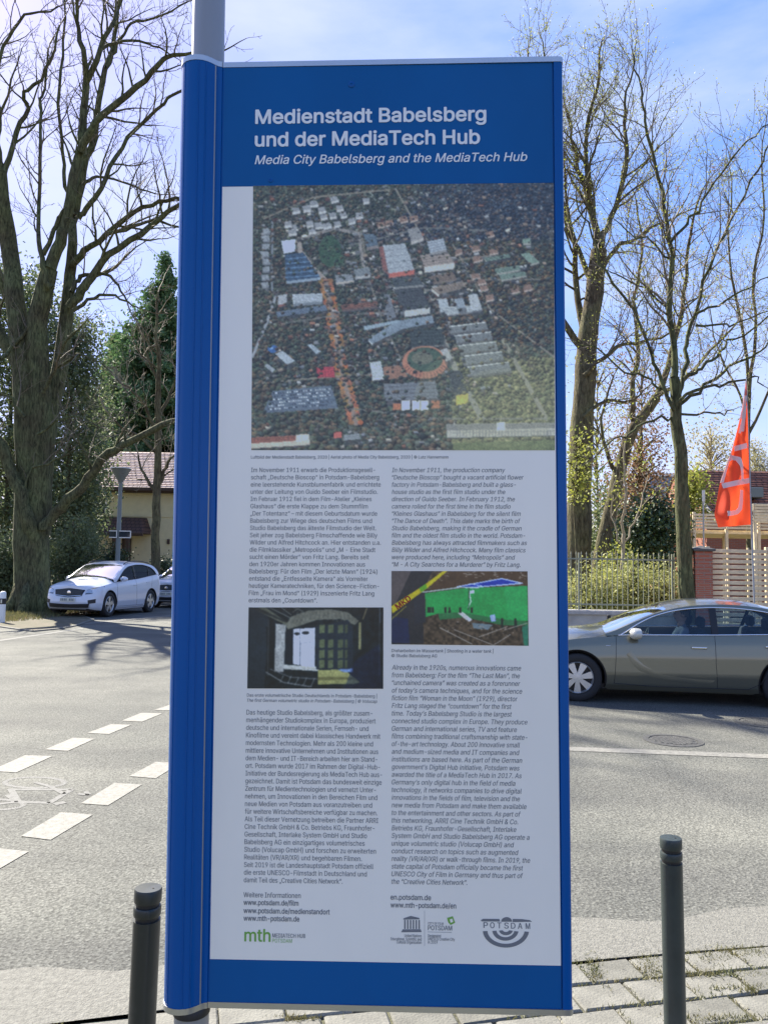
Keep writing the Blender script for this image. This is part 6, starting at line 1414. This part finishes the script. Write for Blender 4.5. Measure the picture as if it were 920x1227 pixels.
# distant wooded backdrop, one mass each side
cs = []
random.seed(55)
for _ in range(420): cs.append((random.uniform(-60, -9), random.uniform(60, 75), random.uniform(0, 8.5)))
for _ in range(260): cs.append((random.uniform(6, 40), random.uniform(60, 72), random.uniform(0, 6)))
tag(leafmesh('distant_wood', clump_points(cs, 40, 1.3), .28, M['yew'], None, aspect=.6), 'distant dark greenery closing the view behind houses and trees', 'woodland', kind='stuff')

# ================================================================ STREET FURNITURE, LEFT
g = ground(142, 722); D7 = 31.0; k7 = D7 / F; b0 = at(140, 700, D7)
lp_ = empty('street_lamp', (b0.x, b0.y, 0)); tag(lp_, 'grey street lamp with funnel-shaped head in front of the yellow house', 'street lamp'); zt = at(142, 577, D7).z
MB().lathe([(.13, -.05), (.13, 1.2), (.095, 1.25), (.075, zt)], 16).build('post', M['lamp'], lp_, smooth=True, auto=40)
hd = MB(); hd.lathe([(.07, zt - .05), (.10, zt), (.36, zt + .46), (.38, zt + .48), (.36, zt + .50), (.001, zt + .52)], 24, None, False); hd.build('lamp_head', M['lamp'], lp_, smooth=True, auto=40)
MB().lathe([(.40, zt + .50), (.40, zt + .53), (.001, zt + .56)], 24).build('lamp_cover', M['white_frame'], lp_)
for (xa, xb, dy) in ((-.33, -.02, -.10), (.06, .52, -.10)):
    z0, z1 = at(142, 644, D7).z, at(142, 636.5, D7).z; MB().rbox(xa, xb, dy - .012, dy + .012, z0, z1, .01).build('street_name_plate', M['blue'] if False else M['housewin'], lp_)
    f_ = MB(); f_.box(xa, xb, dy - .03, dy - .012, z1 - .012, z1 + .02); f_.box(xa, xb, dy - .03, dy - .012, z0 - .02, z0 + .012); f_.box(xb - .03, xb, dy - .03, dy - .012, z0, z1); f_.build('plate_frame', M['white_frame'], lp_)
b0 = ground(2.5, 747); mk = empty('marker_post', (b0.x, b0.y, 0)); tag(mk, 'short white verge marker post with black band at the left picture edge', 'post')
zt = at(2, 708.5, b0.y).z; pr_ = [(.085, -.1), (.085, zt - .06), (.07, zt - .02), (.04, zt)]
MB().lathe(pr_, 14).build('post', M['white_frame'], mk, smooth=True, auto=40); MB().lathe([(.0875, zt * .60), (.0875, zt * .78)], 14).build('band', M['black'], mk); MB().rbox(-.02, .02, -.095, -.085, zt * .63, zt * .75, .004).build('reflector', M['plate'], mk)
b0 = at(60, 671.5, 32); sg = empty('white_board', (b0.x, b0.y, 0)); tag(sg, 'narrow white board on a thin post between the forked trunk and the white suv', 'sign')
MB().rbox(-.28, .42, -.02, .02, b0.z - .07, b0.z + .03, .01).build('board', M['white_frame'], sg); MB().tube([(0, .02, 0), (0, .02, b0.z)], .025, 8).build('post', M['lamp'], sg)
# picket fence behind the big tree
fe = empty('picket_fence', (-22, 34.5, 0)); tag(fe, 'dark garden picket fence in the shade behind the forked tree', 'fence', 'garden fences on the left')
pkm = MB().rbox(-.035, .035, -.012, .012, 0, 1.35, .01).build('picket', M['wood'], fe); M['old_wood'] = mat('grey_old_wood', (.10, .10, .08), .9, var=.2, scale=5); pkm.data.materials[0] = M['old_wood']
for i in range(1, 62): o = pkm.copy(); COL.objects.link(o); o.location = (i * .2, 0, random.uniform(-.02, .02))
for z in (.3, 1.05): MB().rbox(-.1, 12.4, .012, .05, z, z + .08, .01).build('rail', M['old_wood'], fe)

# ================================================================ YELLOW HOUSE, LEFT
YH = 47.0; kh = YH / F
def hx(px): return at(px, 640, YH).x
def hz(px, py): return at(px, py, YH).z
house = empty('yellow_house', (hx(160), YH, 0)); tag(house, 'pale yellow two-storey house with pinkish tiled roof behind the left trees', 'house'); ox = hx(160)
x0, x1 = hx(72) - ox, hx(232) - ox; ez = hz(160, 589); sz = hz(160, 617.5)
MB().box(x0, x1, 0, 9, 0, ez).build('wall', M['yellow_wall'], house)
MB().box(x0, x1, -.05, 0, sz - .08, sz + .08).build('string_course', M['yellow_wall'], house); MB().box(x0, x1, -.08, 0, 0, .9).build('plinth', mat('plinth_render', (.40, .35, .22), .9), house)
MB().rbox(x0 - .4, x1 + .4, -.65, -.2, ez - .02, ez + .22, .05).build('gutter', M['brown_wood'], house); MB().box(x0 - .3, x1 + .3, -.5, 0, ez - .08, ez - .02).build('eaves_board', M['brown_wood'], house)
rz = ez + 3.0; rf_ = MB(); rf_.add([(x0 - .4, -.6, ez + .18), (x1 + .4, -.6, ez + .18), (x1 + .4, 4.5, rz), (x0 - .4, 4.5, rz), (x1 + .4, 9.6, ez + .1), (x0 - .4, 9.6, ez + .1), (x0 - .4, -.6, ez + .05), (x1 + .4, -.6, ez + .05)], [(0, 1, 2, 3), (3, 2, 4, 5), (0, 3, 5), (1, 4, 2), (6, 7, 1, 0)]); roof_o = rf_.build('roof', M['pink_tiles'], house)
tr_ = MB()
for i in range(22):
    f = i / 22; y, z = -.6 + 5.1 * f, ez + .18 + (rz - ez - .18) * f; tr_.box(x0 - .4, x1 + .4, y - .02, y + .02, z - .01, z + .035)
o = tr_.build('tile_course', M['pink_tiles'], roof_o); o['kind'] = 'stuff'
def window(parent, xa, xb, za, zb_, y, nm='window', bars=1):
    f_ = MB(); t = .09
    f_.box(xa, xb, y - .06, y + .02, za, za + t); f_.box(xa, xb, y - .06, y + .02, zb_ - t, zb_); f_.box(xa, xa + t, y - .06, y + .02, za + t, zb_ - t); f_.box(xb - t, xb, y - .06, y + .02, za + t, zb_ - t)
    for k in range(bars): xm = xa + (xb - xa) * (k + 1) / (bars + 1); f_.box(xm - .04, xm + .04, y - .055, y + .015, za + t, zb_ - t)
    w_ = f_.build(nm, M['white_frame'], parent); MB().box(xa + t, xb - t, y - .02, y - .012, za + t, zb_ - t).build('pane', M['housewin'], w_)
    MB().box(xa - .08, xb + .08, y - .14, y, za - .08, za).build('sill', M['white_frame'], w_)
window(house, hx(100) - ox, hx(127) - ox, hz(115, 631), hz(115, 601), 0)
window(house, hx(82) - ox, hx(95) - ox, hz(115, 631), hz(115, 601), 0)
window(house, hx(100) - ox, hx(114) - ox, hz(115, 668), hz(115, 646), 0)
# porch
pc0, pc1 = hx(119) - ox, hx(183) - ox; pzb, pzt = hz(150, 640), hz(150, 620.5)
pm_ = MB(); pm_.add([(pc0, -1.9, pzb), (pc1, -1.9, pzb), (pc1, 0, pzb), (pc0, 0, pzb), (pc0 + .35, -.5, pzt), (pc1 - .55, -.5, pzt), (pc1 - .35, 0, pzt), (pc0 + .3, 0, pzt)], [(0, 1, 5, 4), (1, 2, 6, 5), (4, 5, 6, 7), (0, 4, 7, 3), (0, 3, 2, 1)]); pr0 = pm_.build('porch_roof', M['canopy_tiles'], house)
MB().rbox(pc0, pc1, -1.95, -1.8, pzb - .16, pzb + .02, .02).build('porch_beam', M['brown_wood'], house)
for px in (123, 150, 165): x = hx(px) - ox; MB().rbox(x - .12, x + .12, -1.9, -1.66, 0, pzb - .16, .02).build('porch_post', M['brown_wood'], house)
d_ = MB().rbox(hx(147) - ox, hx(158) - ox, -.05, .02, .3, hz(150, 645), .01).build('door', M['brown_wood'], house); MB().rbox(hx(148) - ox, hx(148) - ox + .12, -.1, -.05, 1.3, 1.34, .01).build('handle', M['chrome'], d_)
MB().box(hx(201) - ox, hx(204) - ox, -.08, 0, hz(200, 652), hz(200, 646)).build('wall_lamp', M['brown_wood'], house)

# ================================================================ RIGHT SIDE: FENCES, PILLAR, HOUSE, FLAG
DF = 16.6; fr = Vector((at(676, 700, DF).x, DF, 0)); fe_x = at(829, 700, DF - .3).x
def fxz(px, py, Y=DF): p = at(px, py, Y); return p
lw = empty('garden_wall', (fr.x - 3, DF, 0)); tag(lw, 'low concrete garden wall carrying the iron fence behind the silver car', 'wall')
ztw = fxz(720, 731).z
MB().box(0, fe_x - fr.x + 3, -.12, .12, -.1, ztw - .1).build('wall', M['concrete'], lw); MB().rbox(-.02, fe_x - fr.x + 3, -.17, .17, ztw - .1, ztw, .02).build('coping', M['kerb'], lw)
fe = empty('iron_fence', (fr.x - 3, DF, 0)); tag(fe, 'iron fence of thin upright bars on the low wall right of the sign', 'fence')
ztf = fxz(720, 661).z; bar = MB(); bar.tube([(0, 0, ztw), (0, 0, ztf - .06)], .008, 6); bar.tube([(0, 0, ztf - .06), (0, 0, ztf)], [.014, .002], 6); b0 = bar.build('bar', M['iron'], fe); wfe = fe_x - fr.x + 3; nb = int(wfe / .108)
for i in range(1, nb): o = b0.copy(); COL.objects.link(o); o.location = (i * .108, 0, 0)
for z in (ztw + .10, ztf - .17): MB().box(-.05, wfe - .05, -.008, .008, z, z + .03).build('rail', M['iron'], fe)
for i in range(0, 4): x = wfe - .3 - i * 1.95; MB().rbox(x - .018, x + .018, -.018, .018, ztw, ztf - .03, .005).build('post', M['iron'], fe)
# brick pillar
pp = at(839, 700, DF - .1); pil = empty('brick_pillar', (pp.x, pp.y, 0)); tag(pil, 'red brick gate pillar with dark cap right of the street tree trunk', 'pillar'); kz = DF / F; hw = 10.2 * kz; zc = at(839, 657, DF - .1).z
crs = MB(); n_c = int(zc / .077)
for i in range(n_c): e = random.uniform(0, .004); crs.rbox(-hw - e, hw + e, -hw - e, hw + e, i * .077 + .004, (i + 1) * .077 - .004, .004)
o = crs.build('brick_course', M['brick'], pil); o['kind'] = 'stuff'
MB().box(-hw + .006, hw - .006, -hw + .006, hw - .006, 0, n_c * .077).build('mortar_core', M['concrete'], pil); MB().rbox(-hw - .05, hw + .05, -hw - .05, hw + .05, n_c * .077, n_c * .077 + .05, .01).build('cap', M['iron_cast'], pil); cp = MB(); cp.add([(-hw - .04, -hw - .04, n_c * .077 + .05), (hw + .04, -hw - .04, n_c * .077 + .05), (hw + .04, hw + .04, n_c * .077 + .05), (-hw - .04, hw + .04, n_c * .077 + .05), (0, 0, n_c * .077 + .12)], [(0, 1, 4), (1, 2, 4), (2, 3, 4), (3, 0, 4)]); cp.build('cap_top', M['iron_cast'], pil)
# slatted fence
sx0 = pp.x + hw + .03; sf = empty('slat_fence', (sx0, DF, 0)); tag(sf, 'weathered horizontal slat fence behind the flag pole and the brick pillar', 'fence', 'slatted timber screens'); zs = at(870, 656, DF).z; slat0 = None; ns = 20; bayw = 1.25
for b_ in range(4):
    for i in range(ns):
        z = .12 + (zs - .12) * i / ns
        if slat0 is None: slat0 = MB().rbox(.0, bayw - .015, -.012, .012, 0, .074, .004).build('slat', M['wood'], sf); o = slat0
        else: o = slat0.copy(); COL.objects.link(o)
        o.location = (b_ * bayw, random.uniform(-.004, .004), z); o.rotation_euler = (0, random.uniform(-.004, .004), 0)
    MB().rbox(b_ * bayw - .045, b_ * bayw + .035, .014, .09, 0, zs + .02, .006).build('post', M['wood'], sf)
    for k in (1, 2): MB().rbox(b_ * bayw + k * .42 - .02, b_ * bayw + k * .42 + .02, .014, .05, 0, zs, .005).build('batten', M['wood'], sf)
# raised wooden terrace behind it
DT = 22.0; tx0 = at(831, 620, DT).x; te = empty('wooden_terrace', (tx0, DT, 0)); tag(te, 'raised wooden terrace with slatted balustrade on slim posts behind the flag', 'terrace'); tz0, tz1 = at(850, 634, DT).z, at(850, 615, DT).z
M['wood_pale'] = mat('pale_larch', (.60, .50, .35), .8, var=.12, scale=6)
for b_ in range(5):
    for i in range(5): z = tz0 + (tz1 - tz0) * (i + .1) / 5; MB().rbox(b_ * .9, b_ * .9 + .88, -.015, .015, z, z + .062, .004).build('balustrade_slat', M['wood_pale'], te)
    MB().rbox(b_ * .9 - .02, b_ * .9 + .06, .018, .09, 0, tz1 + .03, .008).build('post', M['wood_pale'], te); MB().rbox(b_ * .9 + .42, b_ * .9 + .48, 1.2, 1.28, 0, tz0, .008).build('rear_post', M['wood_pale'], te)
MB().box(-.05, 4.5, .1, 3, tz0 - .12, tz0 - .02).build('deck', M['wood'], te)
bx = at(912, 600, DT - .3); MB().rbox(bx.x - tx0 - .16, bx.x - tx0 + .4, -.25, -.03, tz1 + .05, tz1 + .28, .02).build('flower_box', M['iron_cast'], te)
# wide brown-slatted bay at right edge
b2 = at(903, 620, 20.5); te2 = empty('timber_screen', (b2.x, 20.5, 0)); tag(te2, 'brown timber screen on posts at the right picture edge behind the flag', 'fence', 'slatted timber screens')
z0, z1 = at(910, 625, 20.5).z, at(910, 603, 20.5).z
for i in range(6): MB().rbox(0, 1.6, -.015, .015, z0 + (z1 - z0) * i / 6, z0 + (z1 - z0) * (i + .8) / 6, .004).build('slat', M['wood'], te2)
for x in (.02, .45, 1.2): MB().rbox(x, x + (.16 if x > .1 else .06), .02, .12, 0, z1, .008).build('post', M['wood'], te2)
# red roofed house
DH = 34.0; hx0 = at(843, 600, DH).x; rh = empty('brick_house', (hx0, DH, 0)); tag(rh, 'low house with large red-brown tiled roof behind the flag', 'house'); rzt, rze = at(880, 564, DH + 3.2).z, at(880, 616, DH).z
MB().box(.3, 9, .5, 8, 0, rze).build('wall', M['brick'], rh); rf_ = MB(); rf_.add([(0.0, 3.2, rzt), (9.3, 3.2, rzt), (9.3, -.2, rze), (.25, -.2, rze), (9.3, 7, rze), (.25, 7, rze), (.25, -.2, rze - .14), (9.3, -.2, rze - .14)], [(0, 3, 2, 1), (0, 1, 4, 5), (3, 6, 7, 2)]); ro = rf_.build('roof', M['red_tiles'], rh)
MB().add([(.28, .3, rze), (.28, 6.6, rze), (.03, 3.2, rzt - .12)], [(0, 1, 2)]).build('gable', M['brick'], rh)
MB().tube([(0.0, 3.2, rzt + .02), (.22, -.22, rze - .0)], .07, 6).build('verge_board', M['kerb'], rh)
tr_ = MB()
for i in range(18): f = i / 18; tr_.box(.25 - .25 * f, 9.3, -.2 + 3.4 * f - .015, -.2 + 3.4 * f + .015, rze + (rzt - rze) * f - .0, rze + (rzt - rze) * f + .035)
o = tr_.build('tile_course', M['red_tiles'], ro); o['kind'] = 'stuff'
dw = at(911, 590, DH - 1); dm = MB(); dm.rbox(dw.x - hx0 - .15, dw.x - hx0 + .7, .2, 1.8, rze + .75, rze + 1.2, .03); dm.build('dormer', M['lamp'], rh)
# blue-grey building far behind the street tree
gb = at(795, 600, 62); go = empty('grey_building', (gb.x, 62, 0)); tag(go, 'blue-grey building glimpsed between the branches left of the street tree trunk', 'building'); zt = at(795, 571, 62).z; M['bluegrey'] = mat('blue_grey_cladding', (.20, .25, .33), .7)
MB().box(-1.1, 1.6, 0, 5, 0, zt).build('wall', M['bluegrey'], go); MB().box(-1.25, 1.75, -.2, 5.2, zt, zt + .25).build('roof', M['white_frame'], go)
for x in (-.75, .0, .75): window(go, x, x + .5, zt - 2.2, zt - .8, -.02, 'window', 0)
# small white board on a pole
b0 = at(842, 600, 21.0); ws = empty('pole_sign', (b0.x, 21.0, 0)); tag(ws, 'small blank white board on a grey pole above the brick pillar', 'sign'); z0, z1 = at(842, 601, 21).z, at(842, 587.5, 21).z
MB().rbox(-.04, .04, -.03, -.01, z0, z1, .004).build('board', M['flag_white'], ws); MB().tube([(0, 0, 0), (0, 0, z1)], .022, 8).build('pole', M['galv'], ws)
# black post behind the bonnet
b0 = at(729, 745, 13.9); bk = empty('kerb_post', (b0.x, 13.9, 0)); tag(bk, 'slim black post on the far kerb just beyond the bonnet of the silver car', 'post'); zt = at(729, 736.5, 13.9).z
MB().lathe([(.035, 0), (.035, zt - .01), (.02, zt)], 14).build('post', M['black'], bk, smooth=True, auto=40); MB().lathe([(.11, zt - .32), (.11, zt - .28), (.04, zt - .24)], 14).build('collar', M['black'], bk, smooth=True, auto=40)

# ---- the flag
DG = 14.6; ft = at(893.5, 452, DG); fb = at(903, 720, DG); fl = empty('beach_flag', (fb.x, fb.y, 0)); tag(fl, 'orange-red pointed advertising flag with white lettering on a thin pole behind the silver car', 'flag')
lx = lambda p: Vector((p.x - fb.x, p.y - fb.y, p.z))
pp_ = [lx(at(a, b_, DG)) for a, b_ in ((893.5, 452), (895.5, 500), (897.5, 560), (899.5, 620), (901.5, 680), (903, 720))]; pp_.append(Vector((pp_[-1].x, pp_[-1].y, 0))); MB().tube(pp_, [.006, .009, .012, .015, .018, .018, .018], 8).build('pole', M['galv'], fl, smooth=True)
MB().lathe([(.16, 0), (.16, .03), (.04, .06)], 16, Matrix.Translation((pp_[-1].x, pp_[-1].y, 0))).build('base', M['black'], fl)
LE = [(455, 893), (487, 888.5), (520, 880.5), (540, 875.5), (576, 864.5), (600, 860.5), (616, 856.5), (632, 859.5)]; RE = [(455, 893.6), (517, 896.2), (576, 898.6), (628, 900.2), (640, 900.5)]
def flagp(v, u, dz=0.0):       # v: picture height 455..632, u: 0 left .. 1 right
    xl = np.interp(v, [a for a, _ in LE], [b_ for _, b_ in LE]); xr = np.interp(v, [a for a, _ in RE], [b_ for _, b_ in RE]); p = at(xl + (xr - xl) * u, v - (3.5 * u if v > 610 else 0) * ((v - 610) / 22 if v > 610 else 0), DG); w_ = (v - 455) / 177
    dyy = (.09 * math.sin(u * 7 + v * .035) + .03 * math.sin(u * 15 - v * .05)) * w_ * min(1, (1 - u) * 3); return lx(p) + Vector((0, dyy - dz, 0))
vs_ = np.linspace(456, 632, 60)
MB().grid([[flagp(v, u) for u in np.linspace(0, .985, 22)] for v in vs_]).build('cloth', M['flag'], fl, smooth=True)
MB().grid([[flagp(v, u, .004) for u in np.linspace(0, .10 if v > 500 else .45, 5)] for v in np.linspace(456, 578, 40)]).build('white_edge', M['flag_white'], fl, smooth=True)
def fpatch(path, wpx, name='white_lettering'):
    wpx *= 1.25
    rows = []
    for i, (x, y) in enumerate(path):
        a = path[max(0, i - 1)]; b_ = path[min(len(path) - 1, i + 1)]; dx, dy = b_[0] - a[0], b_[1] - a[1]; n_ = math.hypot(dx, dy); nx, ny = -dy / n_ * wpx / 2, dx / n_ * wpx / 2; row = []
        for s_ in (-1, -.5, 0, .5, 1):
            X, Y = x + nx * s_, y + ny * s_; xl = np.interp(Y, [q[0] for q in LE], [q[1] for q in LE]); xr = np.interp(Y, [q[0] for q in RE], [q[1] for q in RE]); row.append(flagp(Y, min(.97, max(0.01, (X - xl) / max(.5, xr - xl))), .006))
        rows.append(row)
    MB().grid(rows).build(name, M['flag_white'], fl, smooth=True)
def dens(P, n=6): return [(a[0] + (b_[0] - a[0]) * k / n, a[1] + (b_[1] - a[1]) * k / n) for a, b_ in zip(P[:-1], P[1:]) for k in range(n)] + [P[-1]]
fpatch(dens([(893, 474), (889.5, 500), (886, 519)]), 2.2); fpatch(dens([(892, 486), (889, 517)]), 2.4)
fpatch(dens([(880, 537.5), (894.0, 534)]), 5)
fpatch(dens([(873, 551), (878, 547.5), (883, 550), (886.5, 558), (888, 567), (888.5, 576)], 4), 4.2)
fpatch(dens([(866, 582), (880, 579), (898.5, 575.5)]), 5)
fpatch(dens([(888, 587), (888, 600), (887, 609), (883, 614), (876, 615.5), (868, 616)], 5), 5)
